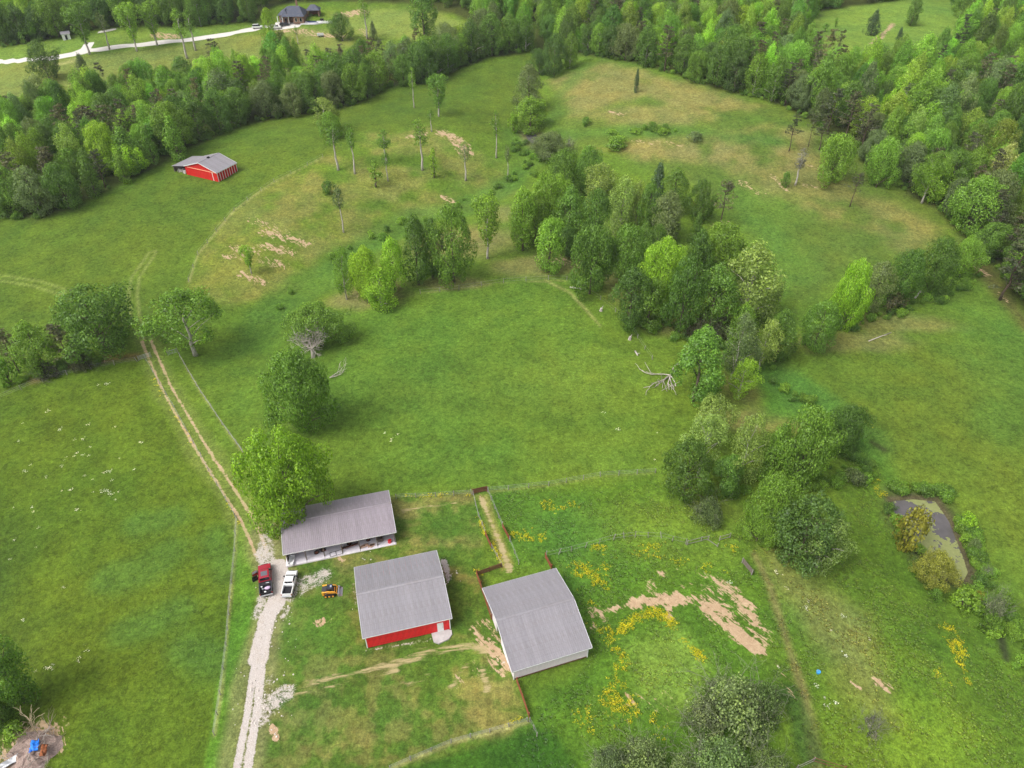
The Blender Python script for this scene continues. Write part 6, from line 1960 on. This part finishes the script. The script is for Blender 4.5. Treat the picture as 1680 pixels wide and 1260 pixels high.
# compact track loader ---------------------------------------------------------------------------------
lp, lq = G(526, 974.5), G(560, 971.0)
cl_ = (lp + lq) / 2
lo = thing('track_loader', 'yellow compact track loader with a grey bucket on the mown grass', 'loader', (cl_.x, cl_.y, zg(cl_.x, cl_.y)), math.atan2(lq.y - lp.y, lq.x - lp.x))
lo.scale = (0.82, 0.78, 0.78)
for s in (-1, 1):
    y0_, y1_ = (s * .95 - .2, s * .95 + .2)
    tk = MB().prism([(-1.2, .12), (-1.0, 0), (.75, 0), (1.0, .2), (.95, .5), (.6, .68), (-.9, .68), (-1.25, .45)], 'y', y0_, y1_).build('track', M_BLACK, lo)
    for k in range(9):
        MB().box(-1.05 + k * .22, -.95 + k * .22, y0_ - .004, y1_ + .004, .681, .71).build('track_lug', M_BLACK, tk)
    for q in (-.9, -.2, .5):
        MB().cyl((q, s * 1.17, .33), 'y', .2, .05, 12).build('roller', M_PYEL, tk)
    arm = MB().tube([(-1.35, s * .88, 1.5), (-.2, s * .88, 1.62), (.95, s * .86, 1.35), (1.45, s * .82, .55)], [.13, .12, .11, .1], 6).build('lift_arm', M_PYEL, lo)
    MB().tube([(-.9, s * .86, .8), (-.35, s * .86, 1.45)], .06, 6).build('cylinder', M_STEEL, arm)
    MB().box(-1.5, -1.15, s * .86 - .14, s * .86 + .14, .6, 1.6).build('rear_tower', M_PYEL, lo)
bevel(MB().box(-1.5, .9, -.7, .7, .35, 1.05).build('chassis', M_PYEL, lo), .06)
bevel(MB().box(-1.55, -.65, -.66, .66, 1.06, 1.5).build('engine_cover', M_PLAST, lo), .06)
cb = MB().hexa([(-.6, -.6, 1.06), (.75, -.6, 1.06), (.75, .6, 1.06), (-.6, .6, 1.06), (-.5, -.56, 2.1), (.5, -.56, 2.1), (.5, .56, 2.1), (-.5, .56, 2.1)]).build('cab', M_PLAST, lo)
MB().box(-.52, .54, -.58, .58, 2.105, 2.16).build('cab_roof', M_PDARK, lo)
MB().box(.1, .42, -.2, .3, 2.165, 2.2).build('roof_hatch', mat_plain('pale_hatch', lin(150, 160, 180), 0.3, 0.5), lo)
for s in (-1, 1):
    MB().box(-.4, .45, s * .6 - .012, s * .6 + .012, 1.25, 1.95).build('side_window', M_GLASS, lo)
MB().tube([(1.25, -.8, .9), (1.25, .8, .9)], .07, 6).build('cross_tube', M_PYEL, lo)
bu = MB().prism([(1.45, .05), (2.2, .03), (2.25, .1), (1.62, .2), (1.55, .75), (1.7, .85), (1.5, .9), (1.38, .6)], 'y', -1.05, 1.05).build('bucket', M_STEEL, lo)
for s in (-1, 1):
    MB().prism([(1.45, .06), (2.2, .04), (1.66, .84), (1.48, .86)], 'y', s * 1.06 - .02, s * 1.06 + .02).build('bucket_cheek', M_STEEL, bu)

# vehicles by the house ------------------------------------------------------------------------------------
def car(label, p, rz_, M, L=4.8, roof=1.7, name='parked_car'):
    t = thing(name, label, 'car', p, rz_, 'vehicles parked by the brick house')
    h = L / 2
    bevel(MB().prism([(-h, .4), (h - .1, .4), (h, .7), (h - .25, .98), (h - 1.3, 1.1), (-h + .1, 1.12), (-h, .9)], 'y', -.92, .92).build('body', M, t), .1, 2)
    cbn = MB().hexa([(-h + .2, -.86, 1.1), (h - 1.3, -.86, 1.1), (h - 1.3, .86, 1.1), (-h + .2, .86, 1.1), (-h + .55, -.68, roof), (h - 2.1, -.68, roof), (h - 2.1, .68, roof), (-h + .55, .68, roof)]).build('cabin', M_GLASS, t)
    MB().box(-h + .5, h - 2.05, -.7, .7, roof + .004, roof + .05).build('roof', M, t)
    for a in (-h + .9, h - .95):
        for s in (-1, 1):
            wheel(t, (a, s * .82, .34), .34, .24)
    for s in (-1, 1):
        MB().box(h - .12, h + .012, s * .66 - .16, s * .66 + .16, .68, .84).build('headlight', M_LENS_GLINT, t)
    return t
p = G(423, 46.5)
car('white sport utility vehicle on the driveway left of the bright tree', (p.x, p.y, p.z), 0.25, M_PWHITE, 5.2, 1.85)
p = G(467, 42.5)
car('dark car parked against the house on the white driveway', (p.x, p.y, p.z + .02), 0.35, M_PDARK, 4.8, 1.5)
p = G(452.5, 47.5)
a_ = Vector((p.x - 2.4, p.y - .6, p.z)); b_ = Vector((p.x + 2.4, p.y + .6, p.z))
t3, *_ = pickup('pickup_truck', 'white pickup half hidden by the bright tree at the house', a_, b_, p.z + .02, M_PWHITE, 5.2, 1.9, 2.1, 4.1, 1.8)
t3['group'] = 'vehicles parked by the brick house'

# ------------------------------------------------------------------ fences
M_WIRE = mat_plain('fence_wire', (0.30, 0.30, 0.29), 0.5, 0.3, 0.3)
def fence(name, label, px, every=4.0, h=1.35, post=M_GREYP, thick=0.075, wires=3, boards=0, bmat=None, lean=0.05, bh=0.16, group=None, cat='fence'):
    P = [Vector(G(*q)) for q in px]
    c0 = P[0]
    t = thing(name, label, cat, c0, 0, group)
    tops = []
    for k in range(len(P) - 1):
        a, b = P[k], P[k + 1]
        n = max(1, round((b - a).length / every))
        for j in range(n + (1 if k == len(P) - 2 else 0)):
            q = a.lerp(b, j / n)
            tops.append(Vector((q.x, q.y, zg(q.x, q.y))) - c0)
    me = MB().tube([(0, 0, -.3), (0, 0, h)], [thick, thick * .9], 6).mesh(name + '_post', post)
    for q in tops:
        o = put(me, 'post', t, q)
        o.rotation_euler = (R.gauss(0, lean), R.gauss(0, lean), R.random() * 6)
    for w in range(wires):
        z = h * (0.35 + 0.6 * w / max(1, wires - 1))
        MB().tube([q + Vector((0, 0, z)) for q in tops], 0.014, 3).build('wire', M_WIRE, t)
    for a, b in zip(tops[:-1], tops[1:]):
        d = (b - a)
        L = math.hypot(d.x, d.y)
        ang = math.atan2(d.y, d.x)
        for w in range(boards):
            z = h * (0.30 + 0.62 * w / max(1, boards - 1))
            o = MB().hexa([(.02, -.11, z - bh / 2), (L - .02, -.11, z - bh / 2 + d.z), (L - .02, -.065, z - bh / 2 + d.z), (.02, -.065, z - bh / 2), (.02, -.11, z + bh / 2), (L - .02, -.11, z + bh / 2 + d.z), (L - .02, -.065, z + bh / 2 + d.z), (.02, -.065, z + bh / 2)]).build('board', bmat, t)
            o.location, o.rotation_euler = a, (R.gauss(0, .01), R.gauss(0, .012), ang)
    return t
bf = 'rust-brown board fences by the white barn'
fence('board_fence', 'rust-brown board fence along the near side of the white barn', [(782.5, 945), (795, 981), (806, 1016)], 2.6, 1.5, M_BROWN, .09, 0, 5, M_BROWN, bh=.2, group=bf)
fence('board_fence', 'faded brown board fence crossing below the straw lane', [(783, 945), (823, 931)], 2.4, 1.3, M_BROWN2, .09, 0, 4, M_BROWN2, bh=.2, group=bf)
fence('board_fence', 'short brown board fence on the yard side of the straw lane', [(797, 879), (806, 899)], 2.4, 1.3, M_BROWN, .08, 0, 4, M_BROWN, bh=.2, group=bf)
fence('board_fence', 'short brown board fence on the weedy side of the straw lane', [(825, 866), (836, 887)], 2.4, 1.3, M_BROWN2, .08, 0, 4, M_BROWN, bh=.2, group=bf)
fence('board_fence', 'short rust-brown board fence meeting the far corner of the white barn', [(895, 916), (905, 935)], 2.0, 1.4, M_BROWN, .09, 0, 4, M_BROWN, bh=.2, group=bf)
fence('board_fence', 'rust-brown board fence running down from the low corner of the white barn', [(848, 1119), (858, 1147), (868, 1177)], 2.4, 1.4, M_BROWN, .09, 0, 4, M_BROWN, bh=.2, group=bf)
fence('board_gate', 'dull brown board gate closing the far end of the straw lane', [(776, 811.5), (799, 806.5)], 1.9, 1.5, M_BROWN2, .1, 0, 5, M_BROWN2, bh=.26, cat='gate')
wf = 'wire fences of the farm'
fence('wire_fence', 'wire fence along the yard side of the straw lane', [(776, 812), (785, 848), (797, 878)], 2.4, 1.2, group=wf)
fence('wire_fence', 'wire fence along the yellow flowers at the lower straw lane', [(807, 900), (824, 930)], 2.2, 1.1, group=wf)
fence('wire_fence', 'wire fence along the weedy side of the straw lane', [(800, 807), (812, 835), (824, 864)], 2.2, 1.25, group=wf)
fence('wire_fence', 'wire fence from the lane boards down to the white barn', [(836, 888), (844, 908), (851, 926)], 2.2, 1.2, group=wf)
fence('wire_fence', 'leaning post fence across the paddock below the copse', [(896, 914), (937, 905), (1006, 886), (1042, 881), (1085, 883), (1103, 888), (1125, 893)], 2.5, 1.4, thick=.07, wires=2, lean=.12, group=wf)
fence('wire_fence', 'long wire fence beside the left hay field and gravel drive', [(389, 852), (386, 905), (378, 985), (372, 1060), (362, 1140), (352, 1206)], 3.2, 1.2, thick=.06, wires=3, group=wf)
fence('wire_fence', 'wire fence along the meadow side of the rutted track', [(295, 585), (330, 645), (365, 697), (400, 745)], 3.2, 1.2, wires=4, group=wf)
fence('wire_fence', 'wire fence between the left hay field and rutted track', [(240, 592), (285, 668), (330, 750), (386, 848)], 5.0, 1.2, wires=2, group=wf)
fence('wire_fence', 'fence under the dark oak along the top of the left hay field', [(0, 655), (70, 625), (150, 606), (225, 593)], 4.0, 1.3, wires=3, lean=.1, group=wf)
fence('wire_fence', 'overgrown fence along the mown yard above the dark weeds', [(640, 1262), (740, 1219), (866, 1184)], 3.0, 1.1, wires=3, group=wf)
fence('wire_fence', 'fence along the top edge of the centre meadow', [(690, 482), (753, 475), (826, 464), (900, 459), (930, 460)], 5.0, 1.3, wires=2, group=wf)
fence('wire_fence', 'fence between the centre meadow and the weedy paddock', [(801, 807), (900, 797), (985, 782), (1075, 776)], 4.0, 1.25, wires=3, group=wf)
fence('wire_fence', 'fence from the open-front shed to the lane gate', [(650, 818), (715, 815), (774, 811)], 3.0, 1.2, wires=3, group=wf)
fence('wire_fence', 'old overgrown fence curving up the pasture toward the creek', [(310, 462), (325, 418), (384, 346), (450, 299), (530, 258)], 6.0, 1.2, wires=2, lean=.1, group=wf)
fence('wire_fence', 'fence along the rich green creek-side trees', [(935, 462), (985, 492), (1035, 535), (1070, 590)], 5.0, 1.2, wires=2, group=wf)
fence('wire_fence', 'wire fence in the grass below the broken rail by the brush', [(869, 1184), (876, 1196), (881, 1208)], 2.0, 1.1, wires=2, group=wf)
rf = 'bleached rail fences'
fence('rail_fence', 'sagging bleached rail fence below the copse', [(1127, 894), (1150, 888), (1161, 886)], 2.2, 1.2, M_GREYP, .08, 0, 2, M_GREYP, bh=.12, group=rf)
fence('rail_fence', 'broken bleached rail leaning down beside the sagging one', [(1161, 886), (1177, 897)], 3.0, 0.9, M_GREYP, .08, 0, 1, M_GREYP, bh=.14, group=rf)
fence('rail_fence', 'separate bleached rail closest to the bright copse tree', [(1180, 887), (1197, 882)], 2.2, 1.2, M_GREYP, .08, 0, 2, M_GREYP, bh=.12, group=rf)
fence('rail_fence', 'bleached rail at the picture bottom beside the worn path', [(1306, 1262), (1334, 1249)], 2.4, 1.2, M_GREYP, .08, 0, 2, M_GREYP, bh=.12, group=rf)
fence('rail_fence', 'brown rail running off the picture bottom from the bleached one', [(1334, 1249), (1384, 1264)], 2.6, 1.2, M_BROWN2, .08, 0, 2, M_BROWN2, bh=.12, group=rf)
def pipe_gate(label, a, b):
    A, B_ = G(*a), G(*b)
    d = B_ - A
    L = math.hypot(d.x, d.y)
    t = thing('pipe_gate', label, 'gate', A, math.atan2(d.y, d.x), 'pipe gates at the rutted track')
    for z in (.35, .65, .95, 1.25):
        MB().tube([(0, 0, z), (L, 0, z)], .035, 6).build('rail', M_STEEL, t)
    for q in (0, L):
        MB().tube([(q, 0, -.2), (q, 0, 1.45)], .07, 7).build('post', M_GREYP, t)
    MB().tube([(L / 2, 0, .35), (L / 2, 0, 1.25)], .03, 5).build('upright', M_STEEL, t)
pipe_gate('pipe gate on the oak side of the rutted track', (228, 592), (249, 587))
pipe_gate('pipe gate on the meadow side of the rutted track', (276, 584), (293, 580.5))
p = G(1223, 934)
t = thing('feed_bunk', 'dark leaning panel at the paddock corner below the copse', 'panel', p, math.radians(112))
for k in range(4):
    MB().box(-1.4, 1.4, -.35 + k * .02, -.31 + k * .02, .1 + k * .3, .37 + k * .3).build('plank', M_WOOD, t)
for q in (-1.3, 1.3):
    MB().box(q - .06, q + .06, -.28, -.18, -.2, 1.35).build('post', M_GREYP, t)

# ------------------------------------------------------------------ fallen wood, brush pile, odds and ends
def limb_pile(name, label, at_px, dirs, L, r, seed, cat='branch', mat=M_DEAD, kids=3, depth=2, rise=0.0):
    p = G(*at_px)
    t = thing(name, label, cat, (p.x, p.y, p.z + .15))
    rng = np.random.default_rng(seed)
    for k, (dx, dy, dz) in enumerate(dirs):
        mb = MB()
        branches(mb, (0, 0, .25), (dx, dy, dz), L * (0.8 + .35 * rng.random()), r, depth, rng, kids, .22, .6, .03, rise)
        mb.build('limb', mat, t)
    return t
limb_pile('dead_limb', 'big bleached dead limb sprawled beside the rich green tree', (1099, 618), [(-.5, -.9, -.02), (-.8, -.7, .0), (-.2, -1, -.03), (-.65, -.8, .02), (.25, -1, -.02), (-1, .05, .02), (.1, .5, .05), (-.35, -.9, .04)], 6.4, .15, 3, depth=1, kids=4)
limb_pile('dead_limb', 'pale fallen branch right of the tall lane tree', (541, 622), [(1, .5, .1), (1, .2, .1), (.8, .8, .2)], 2.4, .09, 4)
def log(label, a, b, r, mat=M_PALE):
    A, B_ = G(*a), G(*b)
    t = thing('fallen_log', label, 'log', (A.x, A.y, A.z))
    d = B_ - A
    MB().tube([(0, 0, r * .8), (d.x * .5, d.y * .5, d.z * .5 + r), (d.x, d.y, d.z + r * .7)], [r, r * .9, r * .7], 8).build('trunk', mat, t, True)
    MB().tube([(d.x * .6, d.y * .6, d.z * .6 + r), (d.x * .6 + .7, d.y * .6 - .5, d.z * .6 + r + .5)], [r * .4, r * .15], 5).build('branch_stub', mat, t)
log('white fallen log at the forward edge of the middle grove', (935, 472), (955, 475.5), .22)
log('short white log lying in the grass right of the centre meadow', (1042, 577), (1046, 584), .2)
log('leaning pale dead trunk under the deep green row trees', (1501, 490), (1512, 476), .25)
log('grey fallen trunk in the grass under the ball-shaped tree row', (1425, 560), (1462, 546), .12, M_DEAD)
for a, b, lab in ((1033, 557, 'grey stump at the right edge of the centre meadow'), (986, 510, 'small broken stump below the fallen log tree')):
    p = G(a, b)
    t = thing('stump', lab, 'stump', p)
    MB().tube([(0, 0, -.2), (0, 0, .2), (.05, 0, .8)], [.5, .36, .3], 9).build('stem', M_DEAD, t)
    MB().tube([(.1, 0, .7), (.5, .3, 1.3)], [.12, .05], 5).build('splinter', M_DEAD, t)
p = G(1342, 1104)
t = thing('bucket', 'light blue bucket lying in the grass below the thorn bushes', 'bucket', p, .4)
M_BLUEP = mat_plain('light_blue_plastic', lin(70, 160, 220, 0.9), 0.5, 0.3)
MB().cyl((0, 0, .2), 'z', .26, .4, 14, .32).build('pail', M_BLUEP, t)
MB().tube([(-.3, 0, .38), (-.2, .1, .6), (.2, .1, .6), (.3, 0, .38)], .02, 5).build('handle', M_STEEL, t)

bp = G(70, 1228)
pile = thing('brush_pile', 'heap of cut brush and rubbish at the bottom left picture edge', 'brush pile', bp)
rng = np.random.default_rng(77)
M_BRUSH = bark_material('dry_brush', lin(110, 92, 84), lin(176, 156, 146))
hp = MB()
N_ = 20
vs = [(0, 0, 1.3)]
fs = []
for j in range(1, 5):
    for k in range(N_):
        a = 2 * math.pi * k / N_
        q = j / 4
        rr = q * (1 + .15 * math.sin(3 * a) + .1 * rng.normal() * (j > 1))
        vs.append((3.6 * rr * math.cos(a) - 1.0, 4.6 * rr * math.sin(a) - 1.0, 1.3 * (1 - q ** 1.6) + .15 * rng.normal() * (j < 4) - .1))
for k in range(N_):
    fs.append((0, 1 + k, 1 + (k + 1) % N_))
for j in range(3):
    for k in range(N_):
        fs.append((1 + j * N_ + k, 1 + (j + 1) * N_ + k, 1 + (j + 1) * N_ + (k + 1) % N_, 1 + j * N_ + (k + 1) % N_))
hp.add(vs, fs)
hp.build('heap', M_BRUSH, pile)
pile.scale = (0.9, 0.85, 0.9)
for k in range(70):
    a, q = rng.random() * 6.28, rng.random() ** .5
    x, y = 3.6 * q * math.cos(a) - 1, 4.6 * q * math.sin(a) - 1
    z = 1.3 * (1 - q ** 1.6) + .1
    mb = MB()
    dd = Vector((rng.normal(), rng.normal(), .25 * rng.random()))
    branches(mb, (x, y, z), dd, .9 + 1.2 * rng.random(), .035 + .03 * rng.random(), 1, rng, 3, .4, .6, .012)
    mb.build('branch', M_DEAD if k % 3 == 0 else M_BRUSH, pile)
p = G(66, 1206)
limb_pile('dead_weed_stalk', 'tall straw-coloured dead sapling standing in the brush pile', (66, 1207), [(.05, .1, 1), (-.2, .2, 1), (.15, .15, 1)], 2.6, .05, 9, 'sapling', bark_material('straw_stem', lin(150, 134, 110), lin(196, 180, 150)), rise=0.04)
def crumple(name, label, cat, px, s, mat, seed, up=.9):
    p = G(*px)
    rng = np.random.default_rng(seed)
    n = 7
    vs, fs = [], []
    for i in range(n):
        for j in range(n):
            u, v = i / (n - 1) - .5, j / (n - 1) - .5
            vs.append((u * s[0] + .08 * rng.normal(), v * s[1] + .08 * rng.normal(), up + .16 * rng.normal() + .4 * (1 - 2 * abs(u)) * (1 - 2 * abs(v))))
    for i in range(n - 1):
        for j in range(n - 1):
            fs.append((i * n + j, (i + 1) * n + j, (i + 1) * n + j + 1, i * n + j + 1))
    o = MB().add(vs, fs).build(name, mat, None, True, p, 0.3)
    m = o.modifiers.new('thickness', 'SOLIDIFY')
    m.thickness = .03
    return tag(o, label, cat)
crumple('tarp', 'crumpled bright blue tarp on the brush pile', 'tarp', (63, 1231), (1.0, 1.5), mat_plain('blue_tarp', lin(46, 130, 236, 0.95), 0.5, 0.3, 0, 0.2, 5), 5, 1.4)
crumple('rusty_sheet', 'rust-orange metal sheet on the brush pile next to the tarp', 'metal sheet', (78, 1238), (0.8, 1.6), mat_plain('orange_rust', lin(150, 92, 60, 0.85), 0.85, 0.15, 0, 0.3, 4), 6, 1.3)
crumple('roofing_sheet', 'pale grey metal roofing sheet half under weeds at the picture corner', 'metal sheet', (33, 1243), (1.1, 4.4), M_STEEL, 7, .35).rotation_euler.z = -0.9
# small stones by the drive and barn, too many to count
def stones():
    rng = np.random.default_rng(8)
    mb = MB()
    spots = [(436, 1150, 3.2, 70), (450, 1203, .7, 9), (456, 1150, 2.0, 40), (466, 1008, 1.2, 24), (734, 934, 1.6, 34), (738, 948, .9, 14), (586, 1000, 1.0, 8), (412, 1195, .9, 10), (425, 1160, 2, 30), (452, 1060, 3.0, 30), (405, 1130, 2.5, 30), (440, 985, 3, 30), (828, 1092, 1.2, 12), (480, 960, 1.5, 14), (600, 914, 1.2, 10)]
    for a, b, rad, n in spots:
        p = G(a, b)
        for k in range(n // 2):
            x, y = p.x + rng.normal() * rad * .6, p.y + rng.normal() * rad * .8
            s = .05 + .13 * rng.random() ** 2
            blobby(mb, (x, y, zg(x, y) + s * .3), (s, s * (0.7 + .5 * rng.random()), s * .7), int(rng.integers(1e6))) if s > .11 else mb.hexa([(x - s, y - s, zg(x, y) - .02), (x + s, y - s * .8, zg(x, y) - .02), (x + s * .8, y + s, zg(x, y) - .02), (x - s * .8, y + s, zg(x, y) - .02), (x - s * .6, y - s * .6, zg(x, y) + s), (x + s * .7, y - s * .5, zg(x, y) + s * .8), (x + s * .6, y + s * .7, zg(x, y) + s), (x - s * .7, y + s * .6, zg(x, y) + s * .9)])
    tag(mb.build('loose_stones', mat_plain('pale_limestone', lin(212, 204, 194, 0.85), 0.9, 0.1, 0, 0.2, 3)), 'loose pale stones along the gravel drive and barn wall', kind='stuff')
stones()
for (a, b), r_, rough_ in (((66, 610), 2.0, 1),):
    pass

# ------------------------------------------------------------------ tall weeds, tufts and yellow flower heads
def tuft_mesh(name, nb, h, w, seed, mat, tip=None):
    rng = np.random.default_rng(seed)
    V, T = [], []
    for k in range(nb):
        a = rng.random() * 6.283
        lean = 0.9 + 1.3 * rng.random()
        b = np.array([math.cos(a), math.sin(a), 0]) * 0.12 * rng.random()
        d = np.array([math.cos(a) * lean, math.sin(a) * lean, 1.0])
        s = np.array([-math.sin(a), math.cos(a), 0]) * w * (0.6 + .8 * rng.random())
        hh = h * (0.5 + .7 * rng.random())
        V += [b - s * .5, b + s * .5, b + d * hh * .6 + s * .5, b + d * hh * .6 - s * .5]
        T += [rng.random()] * 4
    me = raw_mesh(name, np.array(V), np.arange(len(V)).reshape(-1, 4), mat)
    add_float(me, 'tint', np.array(T))
    return me
TC = bpy.data.collections.new('tuft_sources')
for k in range(4):
    TC.objects.link(bpy.data.objects.new('tuft_source_%d' % k, tuft_mesh('tuft_%d' % k, 16, .19, .16, 200 + k, M_LEAF)))
FC = bpy.data.collections.new('flower_sources')
def flower_mesh(k):
    rng = np.random.default_rng(300 + k)
    V, T = [], []
    for j in range(14):
        c_ = np.array([rng.normal() * .28, rng.normal() * .28, .35 + .3 * rng.random()])
        s = .05 + .05 * rng.random()
        n = unit(rng.normal(size=3) + np.array([0, 0, 1.6]))
        u = unit(np.cross(n, [1, 0.2, 0]))
        v = np.cross(n, u)
        V += [c_ - u * s - v * s, c_ + u * s - v * s, c_ + u * s + v * s, c_ - u * s + v * s]
        T += [.4 + .6 * rng.random()] * 4
    me = raw_mesh('flower_%d' % k, np.array(V), np.arange(len(V)).reshape(-1, 4), M_LEAF)
    add_float(me, 'tint', np.array(T))
    return me
for k in range(3):
    FC.objects.link(bpy.data.objects.new('flower_source_%d' % k, flower_mesh(k)))
def ground_sample(weight, n, rmax):
    """n ground points drawn in proportion to weight times area."""
    area = RR.ravel() ** 2 * (RR.ravel() < rmax)
    w = weight * area
    w = w / w.sum()
    i = NR.choice(NG, n, p=w)
    q = 0.0013 * RR.ravel()[i]
    return i, GX[i] + NR.normal(0, 1, n) * np.maximum(q, .15), GY[i] + NR.normal(0, 1, n) * np.maximum(q, .15)
free = (GRV < .2) & (TRK < .3) & (M1[:, 0] < .3) & (sdist(GX, GY, POND) < -.3)
wgt = free * (0.05 + 1.2 * M2[:, 1] * sstep(fbm(GX, GY, 3.5, 700, 3), .42, .6)) * (1 - .9 * M2[:, 2])
i, x, y = ground_sample(wgt, 26000, 190)
jit = NR.uniform(.8, 1.2, (len(i), 1)) * np.array([[1.08, 1, .9]])
gc = np.concatenate([COL[i] * jit * 1.4, np.ones((len(i), 1))], 1)
s = NR.uniform(.35, 0.8, len(i)) * (0.6 + .7 * M2[i, 1])
scatter('tall_grass', np.stack([x, y, zt(x, y) - .03], 1), NR.random(len(i)) * 6.283, np.stack([s, s, s], 1), NR.integers(0, 4, len(i)), TC, 'tufts of tall grass and broad-leaved weeds in the pastures', gc)
i, x, y = ground_sample(np.clip(M1[:, 3] - .15, 0, 1) ** 1.0 * sstep(fbm(GX, GY, 2.2, 720, 3), .40, .62), 1150, 400)
gc = np.tile(np.array([[*lin(196, 192, 34, .8), 1.0]]), (len(i), 1))
s = NR.uniform(.25, .7, len(i))
scatter('yellow_wildflowers', np.stack([x, y, zt(x, y)], 1), NR.random(len(i)) * 6.283, np.stack([s, s, s * .8], 1), NR.integers(0, 3, len(i)), FC, 'drifts of yellow wildflowers in the paddock', gc)
i, x, y = ground_sample(np.clip(M2[:, 0], 0, 1) ** 1.5 * sstep(fbm(GX, GY, 3.0, 730, 3), .48, .66), 90, 300)
gc = np.tile(np.array([[.62, .64, .60, 1.0]]), (len(i), 1))
s = NR.uniform(.35, .9, len(i))
scatter('white_wildflowers', np.stack([x, y, zt(x, y)], 1), NR.random(len(i)) * 6.283, np.stack([s, s, s * .8], 1), NR.integers(0, 3, len(i)), FC, 'scattered white wildflowers in the hay field', gc)

# ------------------------------------------------------------------ haze: pale even air that softens the far hills
hz_ = MB().box(-5600, 5600, -2600, 5600, float(GZ.min()) - 1.2, max(CAM_H, float(GZ.max()) + 32.0) + 4.0).build('haze', None)
ht_ = bpy.data.materials.new('haze_air')
ht_.use_nodes = True
ht_.node_tree.nodes.clear()
ho, hv = ht_.node_tree.nodes.new('ShaderNodeOutputMaterial'), ht_.node_tree.nodes.new('ShaderNodeVolumePrincipled')
hv.inputs['Color'].default_value = (0.90, 0.94, 1.0, 1)
hv.inputs['Density'].default_value = 0.00008
ht_.node_tree.links.new(hv.outputs[0], ho.inputs['Volume'])
hz_.data.materials.append(ht_)
tag(hz_, 'thin pale haze over the far woods', kind='stuff')
